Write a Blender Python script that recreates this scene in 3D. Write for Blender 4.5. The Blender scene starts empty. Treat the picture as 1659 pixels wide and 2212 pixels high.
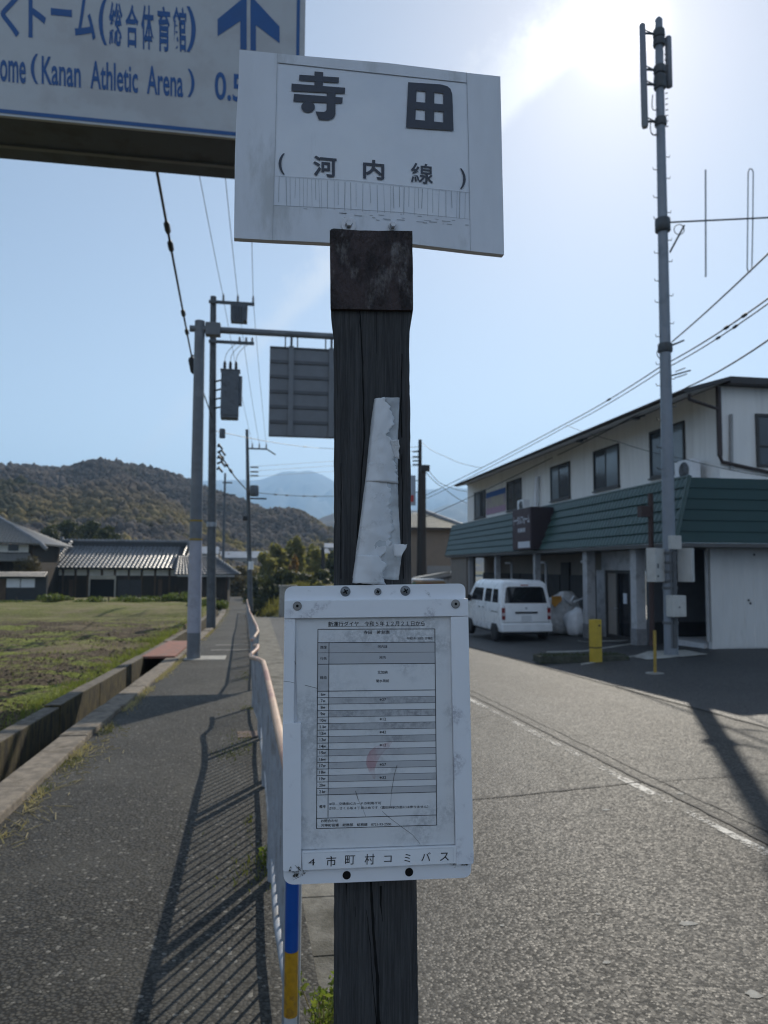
import bpy, math, random
import numpy as np
from mathutils import Vector, Matrix, noise

random.seed(7)
R = math.radians
sc = bpy.context.scene
C = sc.collection

# ------------------------------------------------------------------ camera
FPX = 1598.0
CXP, CYP = 829.5, 1106.0
YAW, PIT, ROLL, CAMH = R(9.4), R(4.26), R(0.3), 1.52
FW = np.array([math.sin(YAW) * math.cos(PIT), math.cos(YAW) * math.cos(PIT), math.sin(PIT)])
RT = np.array([math.cos(YAW), -math.sin(YAW), 0.0])
UP = np.cross(RT, FW)
RT, UP = math.cos(ROLL) * RT + math.sin(ROLL) * UP, math.cos(ROLL) * UP - math.sin(ROLL) * RT
EYE = np.array([0.0, 0.0, CAMH])
cam = bpy.data.cameras.new('camera')
cam.sensor_fit = 'VERTICAL'
cam.sensor_height = 34.6
cam.lens = 25.0
cam.clip_start = 0.05
cam.clip_end = 40000
cam.dof.use_dof = True
cam.dof.focus_distance = 1.03
cam.dof.aperture_fstop = 8.0
co = bpy.data.objects.new('camera', cam)
C.objects.link(co)
co.matrix_world = Matrix(((RT[0], UP[0], -FW[0], 0), (RT[1], UP[1], -FW[1], 0), (RT[2], UP[2], -FW[2], CAMH), (0, 0, 0, 1)))
sc.camera = co

# ------------------------------------------------------------------ light
SUN_EL, SUN_AZ = R(36.0), R(27.8)      # azimuth clockwise from +Y
SUND = (math.sin(SUN_AZ) * math.cos(SUN_EL), math.cos(SUN_AZ) * math.cos(SUN_EL), math.sin(SUN_EL))
EXPOSURE = 0.48
SKY = 0.07
VEIL, VEIL2 = 0.01, 0.12
SUN = 3.7
sun = bpy.data.lights.new('sun', 'SUN')
sun.energy = SUN
sun.angle = R(0.53)
sun.color = (1.0, 0.92, 0.79)
so = bpy.data.objects.new('sun', sun)
C.objects.link(so)
so.rotation_euler = Vector(SUND).to_track_quat('Z', 'Y').to_euler()
so.location = (20, 30, 40)

sc.view_settings.view_transform = 'Standard'
sc.view_settings.look = 'None'
sc.view_settings.gamma = 1
sc.view_settings.exposure = EXPOSURE
sc.render.engine = 'CYCLES'
sc.cycles.filter_width = 1.15
sc.cycles.max_bounces = 6
sc.cycles.transparent_max_bounces = 12
sc.cycles.volume_bounces = 1
sc.cycles.sample_clamp_indirect = 6


def vec_ray(x, y):
    """direction through a point of the photograph (measured on a 1659 px wide copy)"""
    return FW + RT * (x - CXP) / FPX + UP * (CYP - y) / FPX


def at(x, y, depth):
    return Vector(EYE + vec_ray(x, y) * depth)


def on_y(x, y, Y):
    d = vec_ray(x, y)
    return Vector(EYE + d * (Y / d[1]))


def on_x(x, y, X):
    d = vec_ray(x, y)
    return Vector(EYE + d * (X / d[0]))


SLOPE = 0.032


def gnd(x, y, dz=0.0):
    d = vec_ray(x, y)
    t = (dz - CAMH) / (d[2] + SLOPE * d[1])
    return Vector(EYE + d * t)


world = bpy.data.worlds.new('World')
sc.world = world
world.use_nodes = True
nt = world.node_tree
for n in list(nt.nodes):
    nt.nodes.remove(n)


class NT:
    """small helper round a node tree"""

    def __init__(self, tree):
        self.t = tree

    def n(self, kind, **kw):
        nd = self.t.nodes.new(kind)
        for k, v in kw.items():
            if k == 'inp':
                for a, b in v.items():
                    if hasattr(b, 'is_output'):
                        self.t.links.new(b, nd.inputs[a])
                    else:
                        nd.inputs[a].default_value = b
            else:
                setattr(nd, k, v)
        return nd

    def math(self, op, a, b=0.0, c=None, clamp=False):
        nd = self.n('ShaderNodeMath', operation=op, use_clamp=clamp, inp={0: a, 1: b})
        if c is not None:
            if hasattr(c, 'is_output'):
                self.t.links.new(c, nd.inputs[2])
            else:
                nd.inputs[2].default_value = c
        return nd.outputs[0]

    def vmath(self, op, a, b):
        nd = self.n('ShaderNodeVectorMath', operation=op, inp={0: a, 1: b})
        return nd.outputs['Value'] if op == 'DOT_PRODUCT' else nd.outputs[0]

    def rng(self, v, a, b, c=0.0, d=1.0, smooth=True):
        nd = self.n('ShaderNodeMapRange', interpolation_type='SMOOTHSTEP' if smooth else 'LINEAR',
                    inp={'Value': v, 'From Min': a, 'From Max': b, 'To Min': c, 'To Max': d})
        return nd.outputs[0]

    def mix(self, f, a, b, blend='MIX'):
        nd = self.n('ShaderNodeMix', data_type='RGBA', blend_type=blend, inp={0: f, 6: a, 7: b})
        return nd.outputs[2]

    def noise(self, vec, scale, detail=4.0, rough=0.55, dist=0.0):
        nd = self.n('ShaderNodeTexNoise', inp={'Vector': vec, 'Scale': scale, 'Detail': detail, 'Roughness': rough, 'Distortion': dist})
        return nd.outputs['Fac']

    def ln(self, a, b):
        self.t.links.new(a, b)


w = NT(nt)
sky = w.n('ShaderNodeTexSky', sky_type='NISHITA')
sky.sun_disc = False
sky.sun_elevation = SUN_EL
sky.sun_rotation = SUN_AZ
sky.altitude = 80
sky.air_density = 1.0
sky.dust_density = 0.40
sky.ozone_density = 1.2
tc = w.n('ShaderNodeTexCoord')
D = tc.outputs['Generated']
# contrail: a streak of thin cloud along a great circle of the sky, one edge crisp, the other ragged
p1 = Vector(vec_ray(1389, 0)).normalized()
p2 = Vector(vec_ray(660, 679)).normalized()
pn = p1.cross(p2).normalized()
if pn.dot(Vector(vec_ray(900, 100))) < 0:
    pn = -pn
across = w.vmath('DOT_PRODUCT', D, tuple(pn))
along = w.vmath('DOT_PRODUCT', D, tuple(p1))
warp = w.noise(D, 16.0, 6.0, 0.62)
warp2 = w.noise(D, 60.0, 6.0, 0.68)
acr = w.math('ADD', across, w.math('MULTIPLY', w.math('SUBTRACT', warp, 0.5), 0.012))
acr = w.math('ADD', acr, w.math('MULTIPLY', w.math('SUBTRACT', warp2, 0.5), 0.016))
wide = w.rng(along, 0.80, 1.0, 0.034, 0.082)
edge = w.math('DIVIDE', acr, wide)
rag = w.math('ADD', edge, w.math('MULTIPLY', w.math('SUBTRACT', w.noise(D, 30.0, 6.0, 0.7), 0.5), 1.1))
streak = w.math('MULTIPLY', w.rng(acr, -0.006, 0.014), w.rng(rag, 0.25, 1.15, 1.0, 0.0))
streak = w.math('MULTIPLY', streak, w.rng(along, 0.78, 0.97, 0.30, 0.92))
fwd = w.vmath('DOT_PRODUCT', D, SUND)
fpos = w.math('MAXIMUM', fwd, 0.0)
veil = w.math('ADD', w.math('MULTIPLY', w.math('POWER', fpos, 6.0), VEIL), w.math('MULTIPLY', w.rng(fwd, 0.3, 0.9), VEIL2))
near = w.math('MULTIPLY', w.math('POWER', fpos, 260.0), 0.14)
core = w.math('MULTIPLY', w.math('POWER', fpos, 2600.0), 3.0)
clear = w.mix(1.0, sky.outputs[0], (SKY, SKY, SKY, 1), 'MULTIPLY')
bluer = w.mix(1.0, clear, (1.05, 0.995, 0.935, 1), 'MULTIPLY')
up_z = w.n('ShaderNodeSeparateXYZ', inp={0: D}).outputs[2]
lowband = w.math('MULTIPLY', w.math('POWER', w.math('SUBTRACT', 1.0, w.math('MAXIMUM', up_z, 0.0), clamp=True), 5.0), 0.36)
veil = w.math('ADD', veil, lowband)
g1 = w.mix(1.0, bluer, w.n('ShaderNodeCombineColor', inp={0: w.math('MULTIPLY', veil, 0.90), 1: w.math('MULTIPLY', veil, 0.97), 2: w.math('MULTIPLY', veil, 1.02)}).outputs[0], 'ADD')
lum = w.math('ADD', near, core)
g2 = w.mix(1.0, g1, w.n('ShaderNodeCombineColor', inp={0: lum, 1: w.math('MULTIPLY', lum, 0.99), 2: w.math('MULTIPLY', lum, 0.96)}).outputs[0], 'ADD')
cl = w.math('ADD', 0.72, w.math('MULTIPLY', w.math('POWER', fpos, 140.0), 0.7))
cloudc = w.n('ShaderNodeCombineColor', inp={0: cl, 1: cl, 2: w.math('MULTIPLY', cl, 0.99)}).outputs[0]
full = w.mix(w.math('MULTIPLY', streak, 0.72), g2, cloudc)
# unseen pale fill added to the sky behind the viewer, brightening shaded boards and walls
bk = w.math('MULTIPLY', w.rng(fwd, 0.30, -0.45), w.rng(w.noise(D, 3.0, 5.0, 0.6), 0.25, 0.7, 0.55, 1.0))
full = w.mix(bk, full, (0.62, 0.69, 0.80, 1))
bg = w.n('ShaderNodeBackground', inp={'Color': full, 'Strength': 1.0})
wo = w.n('ShaderNodeOutputWorld')
w.ln(bg.outputs[0], wo.inputs[0])

# ------------------------------------------------------------------ materials
MATS = {}


def newmat(name):
    m = bpy.data.materials.new(name)
    m.use_nodes = True
    t = NT(m.node_tree)
    b = m.node_tree.nodes['Principled BSDF']
    return m, t, b


def c4(c, k=1.0):
    return (min(1, c[0] * k), min(1, c[1] * k), min(1, c[2] * k), 1)


def mat(name, col, rough=0.7, var=0.15, scale=6.0, col2=None, thr=(0.5, 0.65), s2=3.0, bump=0.0, bs=60.0,
        metal=0.0, spec=0.4, stretch=None, amt=1.0, det=5.0, coat=0.0):
    """painted, plastered or metal surface: two scales of noise, optional second colour in blotches"""
    if name in MATS:
        return MATS[name]
    m, t, b = newmat(name)
    v = t.n('ShaderNodeTexCoord').outputs['Object']
    if stretch:
        v = t.n('ShaderNodeMapping', inp={'Vector': v, 'Scale': stretch}).outputs[0]
    n1 = t.noise(v, scale, det, 0.6)
    c = t.mix(t.rng(n1, 0.3, 0.7), c4(col, 1 - var), c4(col, 1 + var))
    if col2:
        n2 = t.noise(v, s2, 7.0, 0.65)
        c = t.mix(t.math('MULTIPLY', t.rng(n2, thr[0], thr[1]), amt), c, c4(col2))
    t.ln(c, b.inputs['Base Color'])
    r = t.rng(n1, 0.2, 0.8, max(0.02, rough - 0.08), min(1, rough + 0.08))
    t.ln(r, b.inputs['Roughness'])
    b.inputs['Metallic'].default_value = metal
    b.inputs['Specular IOR Level'].default_value = spec
    b.inputs['Coat Weight'].default_value = coat
    if bump:
        nb = t.noise(v, bs, 4.0, 0.6)
        bp = t.n('ShaderNodeBump', inp={'Strength': bump, 'Distance': 0.01, 'Height': nb})
        t.ln(bp.outputs[0], b.inputs['Normal'])
    MATS[name] = m
    return m


def asphalt(name, dark, light, stone=95.0, bump=0.9, wear=(0.45, 0.62), patch=0.5, spec=0.5, rough=0.55, crackscale=None, gapk=0.8, seamy=None):
    m, t, b = newmat(name)
    v = t.n('ShaderNodeTexCoord').outputs['Object']
    vo = t.n('ShaderNodeTexVoronoi', inp={'Vector': v, 'Scale': stone, 'Randomness': 1.0})
    cell = t.n('ShaderNodeSeparateColor', inp={0: vo.outputs['Color']}).outputs[0]
    big = t.noise(v, patch, 6.0, 0.6)
    mid = t.noise(v, 7.0, 6.0, 0.7)
    st = t.math('POWER', cell, 2.0)
    base = t.mix(st, c4([a * .55 + b_ * .45 for a, b_ in zip(dark, light)]), c4(light))
    gap = t.rng(vo.outputs['Distance'], 0.30, 0.62)
    base = t.mix(t.math('MULTIPLY', gap, gapk), base, c4(dark))
    base = t.mix(t.math('MULTIPLY', t.rng(big, wear[0], wear[1]), 0.55), base, c4([(a + 1.2 * q) / 2 for a, q in zip(dark, light)]))
    base = t.mix(t.rng(mid, 0.52, 0.75, 0.0, 0.45), base, c4(dark, 0.75))
    pale = t.math('GREATER_THAN', t.n('ShaderNodeSeparateColor', inp={0: vo.outputs['Color']}).outputs[1], 0.972)
    base = t.mix(t.math('MULTIPLY', pale, 0.45), base, c4((0.30, 0.285, 0.25)))
    if crackscale:
        cv = t.n('ShaderNodeTexVoronoi', feature='DISTANCE_TO_EDGE', inp={'Vector': t.n('ShaderNodeMix', data_type='VECTOR', inp={0: 0.12, 4: v, 5: t.n('ShaderNodeTexNoise', inp={'Vector': v, 'Scale': 3.0}).outputs['Color']}).outputs[1], 'Scale': crackscale})
        crack = t.rng(cv.outputs['Distance'], 0.002, 0.012, 1.0, 0.0)
        crack = t.math('MULTIPLY', crack, t.rng(t.noise(v, 0.7, 3.0), 0.5, 0.6))
        base = t.mix(t.math('MULTIPLY', crack, 0.8), base, c4(dark, 0.3))
    sp = t.n('ShaderNodeSeparateXYZ', inp={0: v})
    if seamy:
        # the nearer length was laid at another time and is darker; tyre tracks are polished paler
        yy = t.math('SUBTRACT', sp.outputs[1], t.math('MULTIPLY', sp.outputs[0], 0.16))
        older = t.rng(yy, seamy + 0.01, seamy - 0.01)
        base = t.mix(t.math('MULTIPLY', older, 0.30), base, c4(dark))
        tr = t.math('ABSOLUTE', t.math('SINE', t.math('MULTIPLY', t.math('ADD', sp.outputs[0], 0.35), 2.0)))
        tr = t.math('MULTIPLY', t.rng(tr, 0.55, 1.0), t.rng(t.noise(t.n('ShaderNodeMapping', inp={'Vector': v, 'Scale': (2.0, .25, 1)}).outputs[0], 1.5, 4.0), .35, .65))
        base = t.mix(t.math('MULTIPLY', tr, 0.30), base, c4([q * 1.1 for q in light]))
    stn = t.rng(t.noise(v, 1.9, 5.0, 0.6), 0.60, 0.72)
    base = t.mix(t.math('MULTIPLY', stn, 0.35), base, c4(dark, 0.8))
    t.ln(base, b.inputs['Base Color'])
    t.ln(t.rng(cell, 0.0, 1.0, rough - 0.15, rough + 0.2, False), b.inputs['Roughness'])
    b.inputs['Specular IOR Level'].default_value = spec
    h = t.math('ADD', t.math('MULTIPLY', t.math('SUBTRACT', 1.0, vo.outputs['Distance']), 0.5), t.math('MULTIPLY', cell, 0.6))
    bp = t.n('ShaderNodeBump', inp={'Strength': bump, 'Distance': 0.006, 'Height': h})
    t.ln(bp.outputs[0], b.inputs['Normal'])
    MATS[name] = m
    return m


def leafmat(name, c1, c2, trans=0.35, sc_=0.8):
    m, t, b = newmat(name)
    g = t.n('ShaderNodeNewGeometry')
    v = t.n('ShaderNodeTexCoord').outputs['Object']
    rnd = g.outputs['Random Per Island']
    n1 = t.noise(v, sc_, 4.0, 0.6)
    f = t.math('ADD', t.math('MULTIPLY', rnd, 0.5), t.math('MULTIPLY', t.rng(n1, 0.3, 0.7), 0.5))
    c = t.mix(f, c4(c1), c4(c2))
    t.ln(c, b.inputs['Base Color'])
    b.inputs['Roughness'].default_value = 0.6
    b.inputs['Specular IOR Level'].default_value = 0.3
    tr = t.n('ShaderNodeBsdfTranslucent', inp={'Color': t.mix(1.0, c, (1.3, 1.3, 0.8, 1), 'MULTIPLY')})
    mx = t.n('ShaderNodeMixShader', inp={0: trans, 1: b.outputs[0], 2: tr.outputs[0]})
    t.ln(mx.outputs[0], m.node_tree.nodes['Material Output'].inputs[0])
    MATS[name] = m
    return m


def glass(name, tint=(0.02, 0.025, 0.03), rough=0.06):
    m, t, b = newmat(name)
    v = t.n('ShaderNodeTexCoord').outputs['Object']
    n1 = t.noise(v, 1.3, 3.0)
    t.ln(t.mix(n1, c4(tint, 0.7), c4(tint, 1.3)), b.inputs['Base Color'])
    b.inputs['Roughness'].default_value = rough
    b.inputs['Specular IOR Level'].default_value = 0.6
    MATS[name] = m
    return m


# ------------------------------------------------------------------ mesh helper
class MB:
    def __init__(self):
        self.v, self.f, self.sm = [], [], []

    def add(self, vs, fs, smooth=False):
        o = len(self.v)
        self.v += [tuple(p) for p in vs]
        self.f += [tuple(i + o for i in q) for q in fs]
        self.sm += [smooth] * len(fs)
        return self

    def box(self, c, s, rz=0.0, mtx=None, taper=1.0):
        x, y, z = s[0] / 2, s[1] / 2, s[2] / 2
        P = [Vector((a * x * (taper if k > 0 else 1), b_ * y * (taper if k > 0 else 1), k * z)) for k in (-1, 1) for a, b_ in ((-1, -1), (1, -1), (1, 1), (-1, 1))]
        if mtx is not None:
            P = [mtx @ p for p in P]
        elif rz:
            q = Matrix.Rotation(rz, 3, 'Z')
            P = [q @ p for p in P]
        P = [p + Vector(c) for p in P]
        return self.add(P, [(3, 2, 1, 0), (4, 5, 6, 7), (0, 1, 5, 4), (1, 2, 6, 5), (2, 3, 7, 6), (3, 0, 4, 7)])

    def span(self, a, b):
        return self.box([(p + q) / 2 for p, q in zip(a, b)], [abs(q - p) for p, q in zip(a, b)])

    def quad(self, a, b, c, d):
        return self.add([a, b, c, d], [(0, 1, 2, 3)])

    def poly(self, pts, thick=None):
        """flat polygon; with thick (a vector) a closed slab"""
        n = len(pts)
        if thick is None:
            return self.add(pts, [tuple(range(n))])
        t = Vector(thick)
        P = [Vector(p) for p in pts] + [Vector(p) + t for p in pts]
        F = [tuple(range(n)), tuple(range(2 * n - 1, n - 1, -1))]
        F += [(i, i + n, (i + 1) % n + n, (i + 1) % n) for i in range(n)]
        return self.add(P, F)

    def tube(self, path, r, n=8, caps=True, smooth=True):
        path = [Vector(p) for p in path]
        rs = r if isinstance(r, (list, tuple)) else [r] * len(path)
        V, F = [], []
        up = None
        for i, p in enumerate(path):
            a = path[max(0, i - 1)]
            b = path[min(len(path) - 1, i + 1)]
            d = (b - a).normalized()
            if up is None or abs(d.dot(up)) > 0.98:
                up = Vector((0, 0, 1)) if abs(d.z) < 0.9 else Vector((0, 1, 0))
            x = d.cross(up).normalized()
            y = x.cross(d).normalized()
            for k in range(n):
                an = 2 * math.pi * k / n
                V.append(p + (x * math.cos(an) + y * math.sin(an)) * rs[i])
        m = len(path)
        for i in range(m - 1):
            for k in range(n):
                F.append((i * n + k, i * n + (k + 1) % n, (i + 1) * n + (k + 1) % n, (i + 1) * n + k))
        self.add(V, F, smooth)
        if caps:
            self.add(V[:n], [tuple(range(n - 1, -1, -1))])
            self.add(V[-n:], [tuple(range(n))])
        return self

    def lathe(self, c, prof, n=20, axis=(0, 0, 1), smooth=True):
        """profile [(r, h)...] round an axis"""
        q = Vector((0, 0, 1)).rotation_difference(Vector(axis)).to_matrix()
        V, F = [], []
        for r, h in prof:
            for k in range(n):
                a = 2 * math.pi * k / n
                V.append(q @ Vector((r * math.cos(a), r * math.sin(a), h)) + Vector(c))
        for i in range(len(prof) - 1):
            for k in range(n):
                F.append((i * n + k, i * n + (k + 1) % n, (i + 1) * n + (k + 1) % n, (i + 1) * n + k))
        self.add(V, F, smooth)
        if prof[-1][0] > 1e-5:
            self.add(V[-n:], [tuple(range(n))])
        if prof[0][0] > 1e-5:
            self.add(V[:n], [tuple(range(n - 1, -1, -1))])
        return self

    def grid(self, rows, smooth=True):
        """rows of points of the same length"""
        n = len(rows[0])
        V = [p for r_ in rows for p in r_]
        F = []
        for i in range(len(rows) - 1):
            for k in range(n - 1):
                F.append((i * n + k, i * n + k + 1, (i + 1) * n + k + 1, (i + 1) * n + k))
        return self.add(V, F, smooth)

    def build(self, name, m, parent=None, local=False, bevel=0.0):
        """link as ONE mesh object; coordinates are world ones unless local"""
        off = Vector((0, 0, 0))
        if parent is not None and not local:
            q = parent
            while q is not None:
                off += q.location
                q = q.parent
        me = bpy.data.meshes.new(name)
        vs = [(x - off.x, y - off.y, z - off.z) for x, y, z in self.v] if off.length else self.v
        me.from_pydata(vs, [], self.f)
        me.polygons.foreach_set('use_smooth', self.sm)
        me.update()
        if m is not None:
            me.materials.append(m)
        o = bpy.data.objects.new(name, me)
        C.objects.link(o)
        o.parent = parent
        if bevel:
            bv = o.modifiers.new('bevel', 'BEVEL')
            bv.width = bevel
            bv.segments = 2
            bv.limit_method = 'ANGLE'
        return o


def tag(o, label=None, cat=None, group=None, kind=None):
    if label:
        o['label'] = label
    if cat:
        o['category'] = cat
    if group:
        o['group'] = group
    if kind:
        o['kind'] = kind
    return o


def thing(name, loc, label, cat, group=None, rz=0.0):
    o = bpy.data.objects.new(name, None)
    o.empty_display_size = 0.2
    C.objects.link(o)
    o.location = loc
    o.rotation_euler = (0, 0, rz)
    return tag(o, label, cat, group)


TEXTS = {}


def text_geo(s, bold=0.0):
    k = (s, bold)
    if k not in TEXTS:
        c = bpy.data.curves.new('lettering', 'FONT')
        c.body = s
        c.offset = bold
        c.resolution_u = 4
        o = bpy.data.objects.new('lettering', c)
        C.objects.link(o)
        dg = bpy.context.evaluated_depsgraph_get()
        ev = o.evaluated_get(dg)
        me = ev.to_mesh()
        V = np.array([v.co[:2] for v in me.vertices]) if len(me.vertices) else np.zeros((0, 2))
        F = [tuple(p.vertices) for p in me.polygons]
        ev.to_mesh_clear()
        bpy.data.objects.remove(o)
        bpy.data.curves.remove(c)
        TEXTS[k] = (V, F)
    return TEXTS[k]


def put_text(mb, s, bl, br, tl, lift=(0, 0, 0), bold=0.0):
    """fit a string's bounding box to the parallelogram bl-br-tl"""
    V, F = text_geo(s, bold)
    lo, hi = V.min(0), V.max(0)
    u = (V[:, 0] - lo[0]) / max(1e-6, hi[0] - lo[0])
    v = (V[:, 1] - lo[1]) / max(1e-6, hi[1] - lo[1])
    bl, br, tl, l_ = Vector(bl), Vector(br), Vector(tl), Vector(lift)
    P = [bl + (br - bl) * a + (tl - bl) * b + l_ for a, b in zip(u, v)]
    mb.add(P, F)


def fbm(x, y, z=0.0, o=4):
    s, a, f = 0.0, 1.0, 1.0
    for _ in range(o):
        s += a * noise.noise(Vector((x * f, y * f, z)))
        a *= 0.5
        f *= 2.05
    return s


STEEL = mat('galvanised_steel', (0.34, 0.36, 0.38), 0.5, 0.12, 5, metal=0.55, col2=(0.22, 0.23, 0.25), s2=7)
DARKSTEEL = mat('dark_painted_steel', (0.07, 0.075, 0.08), 0.5, 0.15, 8)
WHITEPAINT = mat('white_painted_metal', (0.74, 0.75, 0.77), 0.45, 0.05, 9)
BLACK = mat('black_rubber', (0.02, 0.02, 0.022), 0.6, 0.2, 10)
CONCRETE = mat('weathered_concrete', (0.30, 0.285, 0.26), 0.9, 0.25, 9, col2=(0.13, 0.125, 0.11), thr=(0.48, 0.7), s2=2.3, bump=0.5, bs=70)
# ------------------------------------------------------------------ the ground
def zroad(y):
    return -SLOPE * y if y < 44 else -SLOPE * 44 - 0.11 * (y - 44)


def zwalk(y):
    return -SLOPE * y if y < 34 else -SLOPE * 34 - 0.019 * (y - 34)


def zfield(y):
    return -0.27 - 0.0172 * y


def zland(y):
    if y < -60:
        return -0.2
    if y < 44:
        return -SLOPE * max(y, -20) - 1.2
    return max(-SLOPE * 44 - 1.2 - 0.11 * (y - 44), -7.0)


def strip(name, xs, ys, zf, m, kind='structure', dz=0.0):
    mb = MB()
    rows = []
    for y in ys:
        xx = xs(y) if callable(xs) else xs
        rows.append([(x, y, zf(y) + dz) for x in xx])
    mb.grid(rows, smooth=False)
    o = mb.build(name, m)
    return tag(o, kind=kind)


EARTH = mat('valley_earth', (0.075, 0.07, 0.045), 0.95, 0.3, 0.05, col2=(0.05, 0.06, 0.03), s2=0.02)
ys = [-6000, -300, -60, -20, 0, 20, 44, 60, 80, 96, 130, 200, 400, 900, 2000, 9000]
g = MB()
g.grid([[(x, y, zland(y)) for x in (-9000, -2500, -600, -150, -40, -5, 20, 60, 200, 700, 2500, 9000)] for y in ys], smooth=False)
tag(g.build('ground', EARTH), kind='structure')

ASPH_ROAD = asphalt('road_asphalt', (0.011, 0.0107, 0.0100), (0.086, 0.083, 0.075), stone=80, bump=0.60, patch=0.45, spec=0.26, rough=0.62, crackscale=0.35, gapk=0.75, seamy=5.13)
ASPH_WALK = asphalt('footway_asphalt', (0.0035, 0.0035, 0.0032), (0.100, 0.095, 0.082), stone=62, bump=1.0, patch=0.6, spec=0.22, rough=0.72)
ASPH_LOT = asphalt('lot_asphalt', (0.018, 0.018, 0.018), (0.066, 0.064, 0.062), stone=80, bump=0.7, patch=0.5, rough=0.62)

YR = [-8, -2, 0, 2, 4, 7, 12, 18, 26, 36, 44, 48, 52, 58, 66, 80]
strip('road', lambda y: (0.52, 1.6, 2.9, 4.2, 5.62), YR, zroad, ASPH_ROAD)
def lotrise(x):
    """the lot rises a little from the road to the shop"""
    return 0.004 + 0.036 * min(max(x - 5.62, 0), 4.4)


def lotp(px, py, dz=0.0):
    p = gnd(px, py)
    for _ in range(8):
        p = gnd(px, py, lotrise(p.x) + dz)
    return p


mb = MB()
mb.grid([[(x, y, zroad(min(y, 46)) + lotrise(x)) for x in (5.62, 7, 8.5, 10.02, 14, 30.0)] for y in (-8, 0, 6, 12, 18, 26, 36, 44, 60)], smooth=False)
tag(mb.build('parking_lot_pavement', ASPH_LOT), kind='structure')
# footway widens towards the viewer on its left side
KERBX = [(-8, -1.62), (5, -1.64), (7.4, -1.69), (17, -1.72), (30, -1.80), (45, -2.05), (62, -2.6), (90, -3.9), (110, -5.2)]
FENX = [(-8, 0.16), (2.4, 0.13), (4, 0.09), (7.8, 0.04), (9, -0.05), (15, -0.10), (22, -0.24), (30, -0.40), (45, -0.75), (62, -1.25), (90, -2.3), (110, -3.3)]


def lerp_tab(tab, y):
    for (a, b), (c, d) in zip(tab, tab[1:]):
        if y <= c:
            return b + (d - b) * (y - a) / (c - a)
    return tab[-1][1]


def kx(y):
    return lerp_tab(KERBX, y)


def fx(y):
    return lerp_tab(FENX, y)


YW = [-8, -2, 0, 1, 2, 3, 4, 5, 7.4, 10, 14, 17, 22, 30, 34, 38, 45, 52, 62, 75, 90, 110]
strip('footway', lambda y: (kx(y), (kx(y) + fx(y)) / 2, fx(y) + 0.13), YW, zwalk, ASPH_WALK, dz=0.02)
# concrete gutter between fence and road, with joints
GUT = mat('gutter_concrete', (0.175, 0.165, 0.14), 0.92, 0.3, 14, col2=(0.075, 0.07, 0.055), thr=(0.45, 0.66), s2=3.2, bump=0.7, bs=90)
mb = MB()
y = -4.0
while y < 43:
    L = 0.6
    z0 = zroad(y)
    mb.add([(fx(y) + 0.06, y, z0 + 0.014), (0.53, y, z0 + 0.010), (0.53, y + L - 0.012, zroad(y + L) + 0.010), (fx(y + L) + 0.06, y + L - 0.012, zroad(y + L) + 0.014),
            (fx(y) + 0.06, y, z0 - 0.2), (0.53, y, z0 - 0.2), (0.53, y + L - 0.012, zroad(y + L) - 0.2), (fx(y + L) + 0.06, y + L - 0.012, zroad(y + L) - 0.2)],
           [(0, 1, 2, 3), (0, 4, 5, 1), (2, 6, 7, 3), (1, 5, 6, 2)])
    y += L
tag(mb.build('gutter_kerb', GUT), kind='structure')
# retaining face where the footway stands above the falling road
mb = MB()
rows_t, rows_b = [], []
for y in [43, 46, 50, 56, 62, 70, 80, 90]:
    rows_t.append((fx(y) + 0.16, y, zwalk(y) + 0.02))
    rows_b.append((fx(y) + 0.16, y, zroad(y) - 1))
mb.grid([rows_t, rows_b], smooth=False)
tag(mb.build('retaining_wall', CONCRETE), kind='structure')

# painted centre line, worn
m_, t_, b_ = newmat('worn_road_paint')
vv = t_.n('ShaderNodeTexCoord').outputs['Object']
wn = t_.math('ADD', t_.math('MULTIPLY', t_.noise(vv, 2.2, 3.0, 0.5), 0.38), t_.math('MULTIPLY', t_.noise(vv, 34.0, 5.0, 0.7), 0.62))
al = t_.rng(wn, 0.46, 0.585)
b_.inputs['Base Color'].default_value = (0.38, 0.37, 0.345, 1)
b_.inputs['Roughness'].default_value = 0.6
tb = t_.n('ShaderNodeBsdfTransparent')
mxs = t_.n('ShaderNodeMixShader', inp={0: al, 1: tb.outputs[0], 2: b_.outputs[0]})
t_.ln(mxs.outputs[0], m_.node_tree.nodes['Material Output'].inputs[0])
LINE = m_
mb = MB()
mb.grid([[(2.895 + 0.01 * math.sin(y * 3), y, zroad(y) + 0.004), (2.970 + 0.008 * math.sin(y * 5), y, zroad(y) + 0.004)] for y in np.arange(-3, 44, 0.5)], smooth=False)
tag(mb.build('road_marking', LINE), kind='structure')
# seams: long joint beside the line, cross joint, joint to the lot
SEAM = mat('bitumen_seam', (0.018, 0.018, 0.018), 0.75, 0.3, 30)


def seam(name, pts, wdt, zf=zroad, dz=0.006):
    """an uneven tar joint along a ground path"""
    pr = MB()
    L, Q = [], []
    for i in range(len(pts) - 1):
        a, b = Vector(pts[i]), Vector(pts[i + 1])
        n = max(2, int((b - a).length / 0.12))
        for k in range(n + (i == len(pts) - 2)):
            p = a + (b - a) * k / n
            d = (b - a).normalized()
            s = Vector((-d.y, d.x))
            wob = 0.016 * fbm(p.x * 4, p.y * 4, 3.3)
            ww = wdt * (0.65 + 0.6 * abs(fbm(p.x * 5, p.y * 5, 9.0)))
            e1, e2 = p + s * (wob + ww / 2), p + s * (wob - ww / 2)
            L.append((e1.x, e1.y, zf(e1.y) + dz))
            Q.append((e2.x, e2.y, zf(e2.y) + dz))
    pr.grid([L, Q], smooth=False)
    return tag(pr.build(name, SEAM), kind='structure')


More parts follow.
